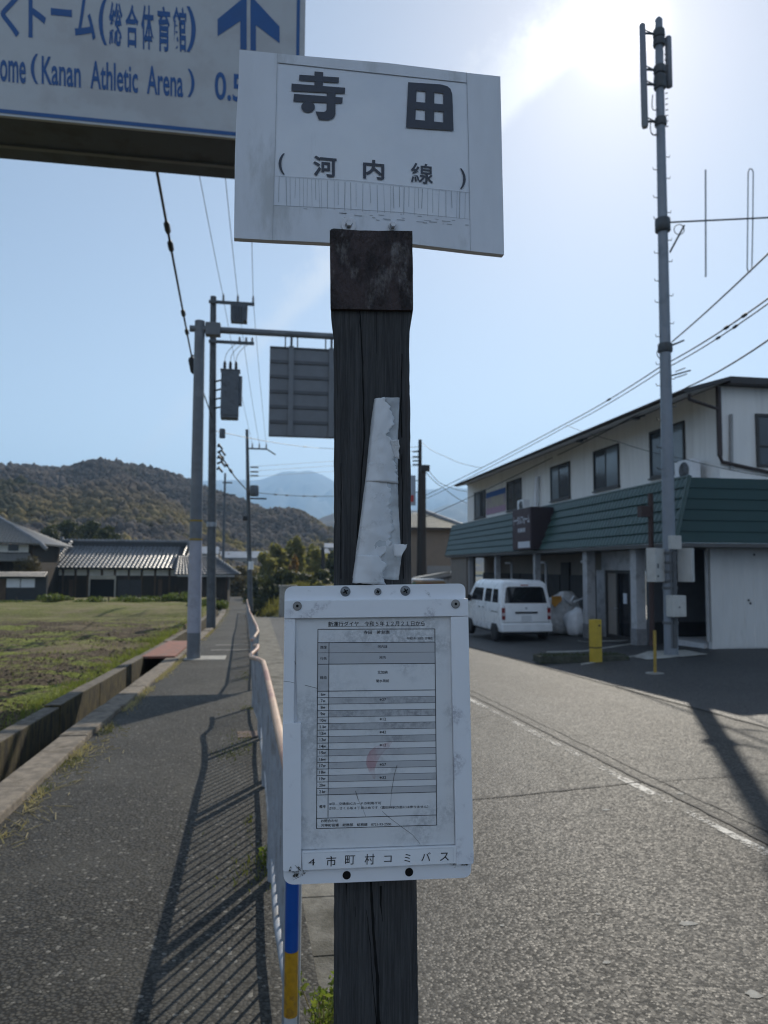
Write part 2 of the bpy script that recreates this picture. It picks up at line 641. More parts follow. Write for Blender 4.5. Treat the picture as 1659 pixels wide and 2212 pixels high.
seam('road_seam', [(3.06, -3), (3.05, 5), (3.06, 12), (3.04, 30)], 0.035)
seam('road_seam', [(3.20, -3), (3.19, 6), (3.22, 18)], 0.014, dz=0.005)
seam('road_seam', [(0.55, 5.22), (1.9, 5.42), (3.05, 5.62)], 0.022)
seam('road_seam', [(3.2, 5.62), (4.4, 5.72), (5.6, 5.85)], 0.014)
seam('road_seam', [(5.62, -3), (5.58, 8), (5.62, 24)], 0.05, dz=0.008)
seam('road_seam', [(1.2, 8.8), (1.9, 8.2), (2.85, 8.9)], 0.010)

# pale scuffs and bits on the road
SCUFF = mat('pale_scuff', (0.33, 0.315, 0.28), 0.9, 0.2, 30)
mb = MB()


def blot(cx, cy, rx, ry, z, n=14):
    P = []
    for k in range(n):
        a = 2 * math.pi * k / n
        q = 0.7 + 0.5 * random.random()
        P.append((cx + rx * q * math.cos(a), cy + ry * q * math.sin(a), z))
    mb.poly(P)


for (px, py, rx, ry) in ((1485, 1996, .05, .025), (1630, 2150, .03, .03), (1310, 2080, .022, .012), (1085, 2000, .012, .01), (1470, 1715, .03, .02), (1310, 1750, .03, .02), (1385, 1720, .02, .015), (1290, 1975, .012, .01)):
    p = gnd(px, py)
    blot(p.x, p.y, rx, ry, zroad(p.y) + 0.003)
tag(mb.build('road_scuffs', SCUFF), kind='structure')

# kerb of the footway, channel, far channel wall
m_, t_, b_ = newmat('mossy_concrete')
vv = t_.n('ShaderNodeTexCoord').outputs['Object']
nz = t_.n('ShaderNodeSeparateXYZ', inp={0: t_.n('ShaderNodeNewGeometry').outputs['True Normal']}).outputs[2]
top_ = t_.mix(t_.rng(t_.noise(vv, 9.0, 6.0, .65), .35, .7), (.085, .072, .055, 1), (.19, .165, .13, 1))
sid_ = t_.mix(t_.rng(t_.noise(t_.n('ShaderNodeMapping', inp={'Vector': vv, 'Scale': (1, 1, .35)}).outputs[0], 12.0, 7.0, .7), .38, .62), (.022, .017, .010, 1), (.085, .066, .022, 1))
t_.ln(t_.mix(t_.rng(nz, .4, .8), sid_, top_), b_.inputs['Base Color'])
b_.inputs['Roughness'].default_value = .95
t_.ln(t_.n('ShaderNodeBump', inp={'Strength': .8, 'Distance': .015, 'Height': t_.noise(vv, 45.0, 5.0, .65)}).outputs[0], b_.inputs['Normal'])
MOSSY = m_
KERBM = mat('kerb_concrete', (0.19, 0.16, 0.125), 0.92, 0.32, 11, col2=(0.085, 0.07, 0.05), thr=(0.5, 0.68), s2=3.0, bump=0.6, bs=60)
kerb = thing('channel_kerb', (-1.85, 5, 0), 'line of weathered concrete kerb blocks between the footway and the channel', 'kerb')
y = -2.0
i = 0
while y < 60:
    L = 2.0 if y < 30 else 4.0
    b = MB()
    dxx = random.uniform(-0.015, 0.015)
    dzz = random.uniform(-0.012, 0.012)
    a0, a1 = kx(y) + dxx, kx(y + L) + dxx
    z0, z1 = zwalk(y) + 0.07 + dzz, zwalk(y + L) + 0.07 + dzz
    e = 0.012
    b.add([(a0, y + e, z0), (a1, y + L - e, z1), (a1 - .27, y + L - e, z1), (a0 - .27, y + e, z0),
           (a0 + .02, y + e, z0 - .16), (a1 + .02, y + L - e, z1 - .16), (a1 - .27, y + L - e, z1 - .9), (a0 - .27, y + e, z0 - .9)],
          [(0, 1, 2, 3), (0, 4, 5, 1), (2, 6, 7, 3), (0, 3, 7, 4), (1, 5, 6, 2)])
    b.build('kerb_block', KERBM, kerb, bevel=0.012)
    y += L
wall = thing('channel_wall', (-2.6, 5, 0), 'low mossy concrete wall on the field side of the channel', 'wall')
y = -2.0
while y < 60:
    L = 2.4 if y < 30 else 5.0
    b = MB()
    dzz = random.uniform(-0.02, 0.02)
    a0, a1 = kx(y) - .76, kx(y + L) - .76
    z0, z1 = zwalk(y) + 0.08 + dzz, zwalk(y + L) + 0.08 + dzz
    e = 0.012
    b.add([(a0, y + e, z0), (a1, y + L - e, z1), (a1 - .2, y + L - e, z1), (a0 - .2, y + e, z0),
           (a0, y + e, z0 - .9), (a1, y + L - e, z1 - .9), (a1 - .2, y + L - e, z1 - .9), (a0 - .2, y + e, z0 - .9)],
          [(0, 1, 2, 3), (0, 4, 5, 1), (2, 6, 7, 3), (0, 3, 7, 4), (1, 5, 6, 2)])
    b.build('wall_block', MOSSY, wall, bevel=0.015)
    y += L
mb = MB()
mb.grid([[(kx(y) - .9, y, zwalk(y) - .62), (kx(y) - .1, y, zwalk(y) - .62)] for y in (-2, 10, 30, 60)], smooth=False)
tag(mb.build('channel_floor', mat('channel_mud', (0.035, 0.03, 0.02), 0.7, 0.4, 6)), kind='structure')
# rust brown cover slab and plank across the channel
RUST = mat('rusty_plate', (0.23, 0.095, 0.065), 0.8, 0.25, 6, col2=(0.16, 0.11, 0.09), s2=4)
b = MB()
b.add([(kx(16.9) - .80, 16.9, zwalk(16.9) + .10), (kx(16.9) - .1, 16.9, zwalk(16.9) + .10), (kx(22) - .1, 22, zwalk(22) + .10), (kx(22) - .80, 22, zwalk(22) + .10),
       (kx(16.9) - .80, 16.9, zwalk(16.9) + .05), (kx(16.9) - .1, 16.9, zwalk(16.9) + .05), (kx(22) - .1, 22, zwalk(22) + .05), (kx(22) - .80, 22, zwalk(22) + .05)],
      [(0, 1, 2, 3), (7, 6, 5, 4), (0, 4, 5, 1), (1, 5, 6, 2), (2, 6, 7, 3), (3, 7, 4, 0)])
tag(b.build('channel_cover', RUST), 'reddish brown cover plate bridging the channel near the grey sign mast', 'cover plate')

# pale concrete strips and pads let into the footway
PAD = mat('pale_concrete', (0.36, 0.345, 0.31), 0.9, 0.15, 10, col2=(0.22, 0.21, 0.19), s2=4, bump=0.3)
mb = MB()
mb.span((-1.62, 16.72, zwalk(17) - .05), (-0.74, 17.45, zwalk(17) + .036))
tag(mb.build('footway_pads', PAD), kind='structure')
mb = MB()
for yy, d in ((19.2, .35), (21.0, .35)):
    mb.add([(-1.2, yy, zwalk(yy) + .026), (fx(yy), yy, zwalk(yy) + .026), (fx(yy), yy + d, zwalk(yy + d) + .026), (-1.2, yy + d, zwalk(yy + d) + .026)], [(0, 1, 2, 3)])
tag(mb.build('footway_strips', mat('worn_concrete_strip', (.16, .155, .14), .9, .2, 8, col2=(.08, .078, .072), s2=3)), kind='structure')
mb = MB()
zz = zwalk(8.1)
mb.add([(-0.20, 7.85, zwalk(7.85) + .026), (0.03, 7.85, zwalk(7.85) + .026), (0.03, 8.2, zwalk(8.2) + .026), (-0.22, 8.2, zwalk(8.2) + .026)], [(0, 1, 2, 3)])
tag(mb.build('footway_patch', mat('reddish_concrete', (0.15, 0.105, 0.085), 0.9, 0.25, 12, col2=(0.09, 0.085, 0.075), s2=6)), kind='structure')

# field
m_, t_, b_ = newmat('winter_field')
vv = t_.n('ShaderNodeTexCoord').outputs['Object']
vs = t_.n('ShaderNodeMapping', inp={'Vector': vv, 'Scale': (0.35, 1.0, 1.0)}).outputs[0]
na = t_.noise(vs, 1.1, 7.0, 0.65)
nb = t_.noise(vv, 16.0, 6.0, 0.7)
nc = t_.noise(vs, 0.33, 4.0, 0.55)
soil = t_.mix(t_.rng(nb, .38, .62), (0.020, 0.015, 0.010, 1), (0.17, 0.13, 0.085, 1))
green = t_.mix(t_.rng(nb, .35, .65), (0.065, 0.082, 0.016, 1), (0.25, 0.275, 0.065, 1))
straw = t_.mix(nb, (0.15, 0.12, 0.07, 1), (0.32, 0.26, 0.16, 1))
cc = t_.mix(t_.rng(na, 0.49, 0.55), soil, green)
nd_ = t_.noise(vs, 4.0, 5.0, .7)
cc = t_.mix(t_.rng(nd_, .51, .60), cc, soil)
cc = t_.mix(t_.math('MULTIPLY', t_.rng(nc, 0.52, 0.66), 0.7), cc, straw)
sep = t_.n('ShaderNodeSeparateXYZ', inp={0: vv})
far = t_.rng(sep.outputs[1], 28, 42)
cc = t_.mix(t_.math('MULTIPLY', far, 0.7), cc, t_.mix(t_.rng(na, 0.42, 0.6), green, straw))
t_.ln(cc, b_.inputs['Base Color'])
b_.inputs['Roughness'].default_value = 0.95
b_.inputs['Specular IOR Level'].default_value = 0.15
hb = t_.math('ADD', nb, t_.math('MULTIPLY', t_.noise(vv, 50.0, 4.0), 0.5))
bp = t_.n('ShaderNodeBump', inp={'Strength': 0.9, 'Distance': 0.05, 'Height': hb})
t_.ln(bp.outputs[0], b_.inputs['Normal'])
FIELD = m_


def fieldz(x, y):
    z = zfield(y)
    amp = 0.12 if y < 30 else 0.07
    if y < 34:
        z += .085 * max(0, fbm(x * 2.1, y * 2.1, 6.0, 4)) + .03 * fbm(x * 6, y * 6, 3.0, 2)
    z += amp * fbm(x * 0.55, y * 0.8, 1.0, 5) * min(1, (kx(y) - .96 - x) / 0.8)
    # furrows crossing the view
    for yc, d, wv in ((9.5, -.05, .5), (14, -.10, .5), (20, -.09, .6), (29, .12, 1.2), (38, -.30, .7), (40.5, .28, 1.3), (52, .2, 3), (60, .35, 4)):
        z += d * math.exp(-((y + 0.03 * x - yc) / wv) ** 2)
    return z


mb = MB()
yv = [-3]
while yv[-1] < 78:
    yv.append(yv[-1] + (0.15 if yv[-1] < 4 else max(0.07, 0.009 * yv[-1])))
rows = []
for y in yv:
    x0 = kx(y) - .95
    rows.append([(x0 - s ** 1.7 * 55, y, fieldz(x0 - s ** 1.7 * 55, y) if s > 0 else zwalk(y) - .06) for s in np.linspace(0, 1, 150)])
mb.grid(rows)
tag(mb.build('field', FIELD), kind='structure')
SOIL = mat('clod_soil', (0.085, 0.068, 0.048), .95, .4, 3, spec=.1)
b = MB()
CL = [(-.6, -.6, -.3), (.7, -.5, -.3), (.6, .7, -.3), (-.7, .6, -.3), (0.1, 0, .65), (-.2, -.5, .4), (.5, .1, .35)]
CF = [(0, 1, 5), (1, 6, 5), (1, 2, 6), (2, 4, 6), (2, 3, 4), (3, 0, 5), (3, 5, 4), (5, 6, 4)]
for _ in range(15000):
    y = 5 + 22 * random.random() ** 1.5
    x = kx(y) - 1.25 - 26 * random.random() ** 1.7
    if fbm(x * .45, y * .7, 12.0) < -.02:
        continue
    r_ = random.uniform(.014, .055)
    z = fieldz(x, y)
    a = random.uniform(0, 6.28)
    ca, sa = math.cos(a) * r_, math.sin(a) * r_
    b.add([(x + p_[0] * ca - p_[1] * sa, y + p_[0] * sa + p_[1] * ca, z + p_[2] * r_ * random.uniform(.6, 1.2)) for p_ in CL], CF)
tag(b.build('field_clods', SOIL), kind='stuff')

# grass: blades, one countless mass
GRASS = leafmat('grass_blades', (0.08, 0.115, 0.02), (0.25, 0.27, 0.07), 0.4, 1.5)
DRY = leafmat('dry_grass_blades', (0.26, 0.22, 0.10), (0.50, 0.43, 0.25), 0.3, 1.5)


def blades(pts, h, wd, lean=0.5):
    """pts: list of roots, a curved blade per root"""
    b = MB()
    V, F = [], []
    for p in pts:
        a = random.uniform(0, 2 * math.pi)
        hh = h * random.uniform(0.5, 1.3)
        ww = wd * random.uniform(0.7, 1.3)
        ln_ = random.uniform(0.1, lean) * hh
        an = random.uniform(0, 2 * math.pi)
        dx, dy = math.cos(a) * ww / 2, math.sin(a) * ww / 2
        lx, ly = math.cos(an) * ln_, math.sin(an) * ln_
        o = len(V)
        x, y, z = p
        V += [(x - dx, y - dy, z), (x + dx, y + dy, z), (x + dx * .7 + lx * .4, y + dy * .7 + ly * .4, z + hh * .6), (x - dx * .7 + lx * .4, y - dy * .7 + ly * .4, z + hh * .6), (x + lx, y + ly, z + hh)]
        F += [(o, o + 1, o + 2, o + 3), (o + 3, o + 2, o + 4)]
    b.add(V, F)
    return b


pts = []
for _ in range(26000):
    y = 3.5 + 60 * random.random() ** 2.0
    x = kx(y) - 1.0 - 24 * random.random() ** 2.6
    d = fbm(x * 0.5, y * 0.9, 2.2)
    edge = kx(y) - 1.0 - x
    if d > 0.02 or edge < 0.9 * random.random():
        pts.append((x, y, fieldz(x, y) - .02))
for _ in range(6000):
    y = 4.5 + 22 * random.random() ** 1.3
    x = kx(y) - .98 - abs(random.gauss(0, .28))
    pts.append((x, y, fieldz(x, y) - .01))
tag(blades(pts, 0.10, 0.012, 0.9).build('field_grass', GRASS), kind='stuff')
pts = []
for _ in range(4200):
    y = 4 + 26 * random.random() ** 1.5
    x = kx(y) + 0.02 + abs(random.gauss(0, 0.055))
    if fbm(x * 2, y * 1.1, 4.4) > -0.02:
        pts.append((x, y, zwalk(y) + .015))
for _ in range(700):
    y = 30 + 25 * random.random()
    pts.append((kx(y) + 0.02 + abs(random.gauss(0, 0.12)), y, zwalk(y) + .015))
tag(blades(pts, 0.055, 0.008, 1.6).build('verge_dry_grass', DRY), kind='stuff')
pts = []
for _ in range(2600):
    y = 2.2 + 16 * random.random() ** 1.4
    x = fx(y) - 0.10 - abs(random.gauss(0, 0.12))
    if fbm(x * 2, y * 0.9, 8.4) > 0.18:
        pts.append((x, y, zwalk(y) + .015))
for (cx, cy, n, s) in ((-1.62, 7.0, 260, .08), (-1.62, 8.5, 200, .07), (-1.60, 6.1, 60, .06), (0.0, 4.2, 160, .08), (-0.25, 7.1, 90, .07), (-0.1, 9.8, 110, .06)):
    for _ in range(n):
        x, y = random.gauss(cx, s), random.gauss(cy, s * 2)
        pts.append((x, y, zwalk(y) + .015))
tag(blades(pts, 0.03, 0.007, 1.2).build('verge_moss_grass', leafmat('moss_blades', (0.06, 0.085, 0.012), (0.17, 0.17, 0.035), 0.35)), kind='stuff')
# litter straws
b = MB()
for _ in range(150):
    y = random.uniform(4.6, 8.5)
    x = kx(y) + 0.06 + abs(random.gauss(0, .13))
    a = random.uniform(0, 3.14)
    L = random.uniform(.03, .13)
    z = zwalk(y) + .026
    b.tube([(x, y, z), (x + L * math.cos(a), y + L * math.sin(a), z + .008)], .0028, 4)
tag(b.build('straw_litter', DRY), kind='stuff')


def leaf_cloud(b, c, rad, n, size, flat=1.0, shell=0.35):
    """n leaf-sized faces spread through an uneven ellipsoid"""
    V, F = [], []
    for _ in range(n):
        while True:
            d = Vector((random.gauss(0, 1), random.gauss(0, 1), random.gauss(0, 1)))
            if d.length > 1e-3:
                break
        d.normalize()
        r = (shell + (1 - shell) * random.random()) ** 0.6
        k = 1 + 0.35 * fbm(d.x * 2 + c[0], d.y * 2 + c[1], d.z * 2 + c[2], 3)
        p = Vector((c[0] + d.x * rad[0] * r * k, c[1] + d.y * rad[1] * r * k, c[2] + d.z * rad[2] * r * k))
        n_ = (d + Vector((random.gauss(0, .6), random.gauss(0, .6), random.gauss(0, .6)))).normalized()
        x = n_.orthogonal().normalized()
        q = Matrix.Rotation(random.uniform(0, 6.28), 3, n_)
        x = q @ x
        yv_ = n_.cross(x)
        s = size * random.uniform(.6, 1.3)
        o = len(V)
        V += [p - x * s, p - yv_ * s * .45 * flat, p + x * s, p + yv_ * s * .45 * flat]
        F += [(o, o + 1, o + 2, o + 3)]
    b.add(V, F)


# weed at the foot of the striped post
WEED = leafmat('weed_leaves', (0.09, 0.14, 0.025), (0.24, 0.27, 0.06), 0.45)
def weed(x, y, h, label, n):
    t = thing('weed', (x, y, zroad(y)), label, 'weed', 'weeds along the fence foot')
    b = MB()
    s = MB()
    for _ in range(n):
        a = random.uniform(0, 6.28)
        L = h * random.uniform(.4, 1)
        tip = Vector((x + math.cos(a) * L * .4, y + math.sin(a) * L * .4, zroad(y) + L))
        s.tube([(x, y, zroad(y)), tip], .0022, 4)
        leaf_cloud(b, tip, (.03, .03, .035), 16, .014)
        mid = Vector((x, y, zroad(y))).lerp(tip, .5)
        leaf_cloud(b, mid, (.025, .025, .03), 10, .014)
    b.build('leaves', WEED, t)
    s.build('stem', DRY, t)


weed(0.235, 2.62, .20, 'leafy green weed growing at the foot of the blue and yellow post', 12)
weed(0.30, 2.78, .10, 'small low weed in the gutter just behind the striped post', 7)
weed(0.07, 4.25, .10, 'low weed tuft at the fence foot near the second fence post', 7)
# ------------------------------------------------------------------ the bus stop
KZ = 1659.0 / 3072.0


def zz_(x0, y0, s):
    """coordinates of an enlarged crop of the photograph -> measuring coordinates"""
    return lambda x, y: ((x0 + x / s) * KZ, (y0 + y / s) * KZ)


# aged timber
m_, t_, b_ = newmat('aged_dark_timber')
vv = t_.n('ShaderNodeTexCoord').outputs['Object']
vg = t_.n('ShaderNodeMapping', inp={'Vector': vv, 'Scale': (1.0, 1.0, 0.035)}).outputs[0]
vw = t_.n('ShaderNodeMapping', inp={'Vector': vv, 'Scale': (1.0, 1.0, 0.12)}).outputs[0]
gr = t_.noise(vg, 330.0, 8.0, 0.75, 0.3)
gw = t_.noise(vw, 38.0, 6.0, 0.65, 0.6)
gb = t_.noise(vw, 9.0, 4.0, 0.6)
cw = t_.mix(t_.rng(gr, 0.3, 0.72), (0.030, 0.030, 0.031, 1), (0.074, 0.074, 0.075, 1))
cw = t_.mix(t_.math('MULTIPLY', t_.rng(gw, 0.60, 0.80), t_.rng(gr, .45, .6)), cw, (0.19, 0.19, 0.19, 1))
cw = t_.mix(t_.math('MULTIPLY', t_.rng(gb, 0.56, 0.72), 0.6), cw, (0.075, 0.052, 0.044, 1))
t_.ln(cw, b_.inputs['Base Color'])
b_.inputs['Roughness'].default_value = 0.8
b_.inputs['Specular IOR Level'].default_value = 0.25
bp = t_.n('ShaderNodeBump', inp={'Strength': 0.4, 'Distance': 0.002, 'Height': t_.math('ADD', gr, t_.math('MULTIPLY', gw, .6))})
t_.ln(bp.outputs[0], b_.inputs['Normal'])
TIMBER = m_
CRACK = mat('timber_crack', (0.004, 0.004, 0.004), 1.0, 0.1)  # near black stands in for the shade inside splits and holes
RUSTCAP = mat('rusted_iron_cap', (0.046, 0.034, 0.034), 0.8, 0.6, 45, col2=(0.19, 0.175, 0.17), thr=(0.54, 0.70), s2=24, bump=1.0, bs=120, stretch=(1, 1, .5), det=8)

m_, t_, b_ = newmat('weathered_white_sheet')
vv = t_.n('ShaderNodeTexCoord').outputs['Object']
n1 = t_.noise(vv, 5.0, 6.0, 0.6)
n2 = t_.noise(t_.n('ShaderNodeMapping', inp={'Vector': vv, 'Scale': (1.6, 1, .25)}).outputs[0], 22.0, 6.0, 0.7)
cw = t_.mix(t_.rng(n1, .35, .7), (0.68, 0.71, 0.77, 1), (0.77, 0.79, 0.83, 1))
cw = t_.mix(t_.math('MULTIPLY', t_.rng(n2, .58, .8), .35), cw, (0.42, 0.43, 0.44, 1))
t_.ln(cw, b_.inputs['Base Color'])
b_.inputs['Roughness'].default_value = 0.42
nbp = t_.noise(vv, 11.0, 3.0)
bp = t_.n('ShaderNodeBump', inp={'Strength': 0.25, 'Distance': 0.01, 'Height': nbp})
t_.ln(bp.outputs[0], b_.inputs['Normal'])
SHEET = m_
TAPE = mat('yellowed_clear_tape', (0.68, 0.70, 0.745), 0.35, 0.05, 14, col2=(0.50, 0.515, 0.53), s2=9, stretch=(1, 1, .3))
INK = mat('dark_grey_ink', (0.06, 0.068, 0.09), 0.55, 0.1, 30)
INKBLACK = mat('black_print', (0.012, 0.012, 0.016), 0.6, 0.1, 30)
LINEGREY = mat('fine_crack_grey', (0.42, 0.435, 0.46), 0.7, 0.1, 40)

stop = thing('bus_stop', (0.02, 1.08, 0), 'timber bus stop post carrying a white name board and a boxed timetable', 'bus stop')
YP = 1.03
# post, outlined against the photograph, at its own distance and thickness
Ls = [(714.5, 500), (714.8, 660), (717, 708), (721.5, 742), (722, 945), (721.6, 1250), (722.2, 1560), (722.7, 1907), (721, 2212)]
Rs = [(890.5, 500), (891.5, 660), (886.3, 700), (885.2, 746), (887.8, 945), (889.5, 1250), (895, 1560), (901, 1901), (905, 2212)]


def interp(tab, y):
    for (a, b), (c, d) in zip(tab, tab[1:]):
        if y <= d:
            return a + (c - a) * (y - b) / (d - b)
    return tab[-1][0]


rows_f, rows_b = [], []
stat = list(np.linspace(500, 2212, 110))
for y in stat:
    pl, pr = on_y(interp(Ls, y), y, YP), on_y(interp(Rs, y), y, YP)
    z = (pl.z + pr.z) / 2
    jl, jr = .0012 * fbm(z * 30, 1.0), .0012 * fbm(z * 30, 5.0)
    rows_f.append((pl.x + jl, pr.x + jr, z))
zlast = rows_f[-1]
for z in np.linspace(zlast[2] - .1, -0.3, 8):
    rows_f.append((zlast[0], zlast[1], z))
mb = MB()
prof = []
for xl, xr, z in rows_f:
    e = .004
    sh_ = .108 * math.tan(R(8.5))
    row = [(xl + sh_, YP + .108, z), (xl, YP + e, z), (xl + e, YP, z)]
    for k in range(1, 12):
        row.append((xl + e + (xr - xl - 2 * e) * k / 12, YP, z))
    row += [(xr - e, YP, z), (xr, YP + e, z), (xr + sh_, YP + .108, z), (xl + sh_, YP + .108, z)]
    prof.append(row[::-1])
mb.grid(prof, smooth=False)
mb.add([prof[0][k] for k in range(len(prof[0]) - 1)], [tuple(range(len(prof[0]) - 2, -1, -1))])
post = mb.build('post', TIMBER, stop)


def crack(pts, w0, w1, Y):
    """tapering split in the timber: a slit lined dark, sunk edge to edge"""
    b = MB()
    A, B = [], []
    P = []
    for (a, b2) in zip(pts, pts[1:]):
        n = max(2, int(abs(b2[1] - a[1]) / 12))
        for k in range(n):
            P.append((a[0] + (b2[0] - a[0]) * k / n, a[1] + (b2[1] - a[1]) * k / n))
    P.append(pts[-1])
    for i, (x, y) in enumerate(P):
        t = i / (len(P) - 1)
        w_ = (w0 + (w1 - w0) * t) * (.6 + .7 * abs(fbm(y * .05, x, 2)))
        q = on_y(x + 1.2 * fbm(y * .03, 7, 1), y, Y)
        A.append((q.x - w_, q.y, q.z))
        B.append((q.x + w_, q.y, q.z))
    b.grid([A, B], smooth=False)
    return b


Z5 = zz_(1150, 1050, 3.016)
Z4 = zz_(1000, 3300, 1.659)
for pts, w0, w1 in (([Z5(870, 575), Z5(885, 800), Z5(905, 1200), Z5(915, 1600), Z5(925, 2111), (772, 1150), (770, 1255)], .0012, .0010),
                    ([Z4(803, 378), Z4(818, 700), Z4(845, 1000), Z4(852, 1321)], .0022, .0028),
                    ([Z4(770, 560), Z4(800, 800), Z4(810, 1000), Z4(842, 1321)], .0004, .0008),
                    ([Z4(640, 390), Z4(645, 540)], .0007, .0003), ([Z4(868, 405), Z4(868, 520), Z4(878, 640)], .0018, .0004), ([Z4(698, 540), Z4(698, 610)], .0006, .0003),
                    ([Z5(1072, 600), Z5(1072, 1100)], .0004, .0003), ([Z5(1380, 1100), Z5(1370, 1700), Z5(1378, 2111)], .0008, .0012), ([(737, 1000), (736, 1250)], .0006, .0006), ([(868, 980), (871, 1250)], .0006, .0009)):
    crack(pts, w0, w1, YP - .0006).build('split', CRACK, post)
# iron cap round the head of the post
c = [on_y(712.5, 497, YP - .007), on_y(891, 499, YP - .007), on_y(892.3, 670, YP - .007), on_y(713.8, 667, YP - .007)]
mb = MB()
N = 16
top, bot = [], []
fr = []
for j in range(13):
    row = []
    for i in range(N + 1):
        p = c[0].lerp(c[1], i / N).lerp(c[3].lerp(c[2], i / N), j / 12)
        row.append(p + Vector((0, .0012 * fbm(p.x * 60, p.z * 60, 2), 0)) + Vector((.0008 * fbm(p.z * 90, i, 4), 0, 0)))
    fr.append(row)
mb.grid(fr[::-1], smooth=False)
back = [Vector((p.x + .12 * math.tan(R(8.5)), YP + .114, p.z)) for p in (c[0], c[1], c[2], c[3])]
TL, TR, BR, BL = fr[0], [r_[-1] for r_ in fr], fr[-1], [r_[0] for r_ in fr]
mb.poly(TL + [back[1], back[0]])
mb.poly([r_[-1] for r_ in fr] + [back[2], back[1]])
mb.poly([back[0], back[3]] + [r_[0] for r_ in fr][::-1])
mb.poly([back[3], back[2]] + fr[-1][::-1])
mb.poly(back)
mb.build('iron_cap', RUSTCAP, stop)

# name board
YN = 1.150
Z2 = zz_(900, 180, 1.3825)


def nb(x, y, lift=0.0):
    p = on_y(*Z2(x, y), YN)
    p.y -= lift
    return p


outer = [(80, 28), (400, 60), (900, 102), (1335, 155), (1522, 175), (1530, 540), (1540, 950), (1543, 1160), (1356, 1140), (1037, 1102), (580, 1095), (262, 1080), (50, 1068), (55, 620), (62, 420), (78, 160)]
board = MB().poly([nb(*p) for p in outer][::-1], (0, .012, 0)).build('name_board', SHEET, stop)
mb = MB()
mb.poly([nb(80, 28, .0006), nb(50, 1068, .0006), nb(262, 1080, .0006), nb(278, 560, .0006), nb(290, 48, .0006)])
mb.poly([nb(1335, 155, .0006), nb(1346, 560, .0006), nb(1356, 1140, .0006), nb(1543, 1160, .0006), nb(1530, 540, .0006), nb(1522, 175, .0006)])
mb.poly([nb(291, 49, .0010), nb(291, 100, .0010), nb(1335, 211, .0010), nb(1335, 155, .0010), nb(900, 102, .0010), nb(400, 60, .0010)])
mb.poly([nb(268, 888, .0010), nb(262, 1080, .0010), nb(580, 1095, .0010), nb(1037, 1102, .0010), nb(1356, 1140, .0010), nb(1356, 968, .0010), nb(1000, 930, .0010), nb(620, 905, .0010)])
mb.build('edge_tape', TAPE, board)
# lettering of the stop name
L = .0016
mb = MB()
lay = [0]


def stroke(pts):
    lay[0] += 1
    mb.poly([nb(x, y, L + lay[0] * .00004) for x, y in pts][::-1])


stroke([(495, 150), (543, 154), (540, 250), (494, 246)])
stroke([(411, 168), (630, 183), (628, 213), (409, 200)])
stroke([(368, 217), (664, 240), (662, 273), (367, 258)])
stroke([(381, 274), (651, 294), (648, 326), (378, 316)])
stroke([(563, 245), (611, 250), (610, 385), (603, 403), (590, 413), (570, 419), (518, 416), (500, 371), (545, 374), (556, 370), (561, 360)])
stroke([(459 + 38 * math.cos(a) , 346 + 31 * math.sin(a)) for a in np.linspace(0, 6.28, 25)[:-1]])
stroke([(1012, 210), (1060, 213), (1050, 463), (1000, 460)])
stroke([(1205, 225), (1228, 232), (1245, 246), (1255, 275), (1258, 340), (1262, 478), (1205, 473)])
stroke([(1108, 216), (1157, 220), (1154, 470), (1104, 466)])
stroke([(1012, 210), (1190, 222), (1205, 225), (1206, 271), (1010, 251)])
stroke([(1008, 314), (1258, 337), (1258, 378), (1005, 354)])
stroke([(1003, 412), (1261, 438), (1262, 478), (1000, 460)])
for s, x0, y0, x1, y1 in (('(', 296, 600, 331, 717), ('河', 487, 613, 617, 725), ('内', 763, 633, 880, 740), ('線', 1027, 652, 1150, 763), (')', 1298, 685, 1330, 798)):
    put_text(mb, s, nb(x0, y1, L), nb(x1, y1 + .087 * (x1 - x0), L), nb(x0, y0, L), bold=.024 if s in '河内' else .010)
mb.build('lettering', INK, board)
# crazed strip: fine vertical cracks, tape edges
mb = MB()
x = 300.0
while x < 1350:
    t = (x - 270) / 1086
    y0, y1 = 727 + 92 * t, 888 + 78 * t
    if random.random() < .35:
        y1 -= random.uniform(10, 60)
    wv = random.uniform(-5, 5)
    hw = random.choice((.9, .9, 1.3, 1.8))
    mb.poly([nb(x - hw, y0, .0013), nb(x + hw, y0, .0013), nb(x + hw + wv, y1, .0013), nb(x - hw + wv, y1, .0013)][::-1])
    x += random.uniform(13, 40)
for pts in ([(268, 888), (620, 905), (1000, 930), (1356, 966)], [(275, 727), (700, 752), (1352, 819)], [(291, 100), (1335, 211)], [(290, 50), (278, 560), (262, 1080)], [(1335, 155), (1346, 560), (1356, 1140)]):
    for a, b in zip(pts, pts[1:]):
        d = Vector((b[0] - a[0], b[1] - a[1])).normalized()
        n = (-d.y * 1.1, d.x * 1.1)
        mb.poly([nb(a[0] - n[0], a[1] - n[1], .0014), nb(b[0] - n[0], b[1] - n[1], .0014), nb(b[0] + n[0], b[1] + n[1], .0014), nb(a[0] + n[0], a[1] + n[1], .0014)])
for _ in range(26):
    x = random.uniform(330, 1330)
    t = (x - 270) / 1086
    y = 890 + 78 * t + random.uniform(-4, 40)
    w_, h_ = random.uniform(6, 50), random.uniform(2, 5)
    mb.poly([nb(x, y, .0016), nb(x + w_, y + .08 * w_, .0016), nb(x + w_, y + .08 * w_ + h_, .0016), nb(x, y + h_, .0016)][::-1])
mb.build('fine_cracks', LINEGREY, board)
ZINC = mat('zinc_bolt', (0.42, 0.43, 0.45), 0.35, 0.1, 40, metal=0.7)
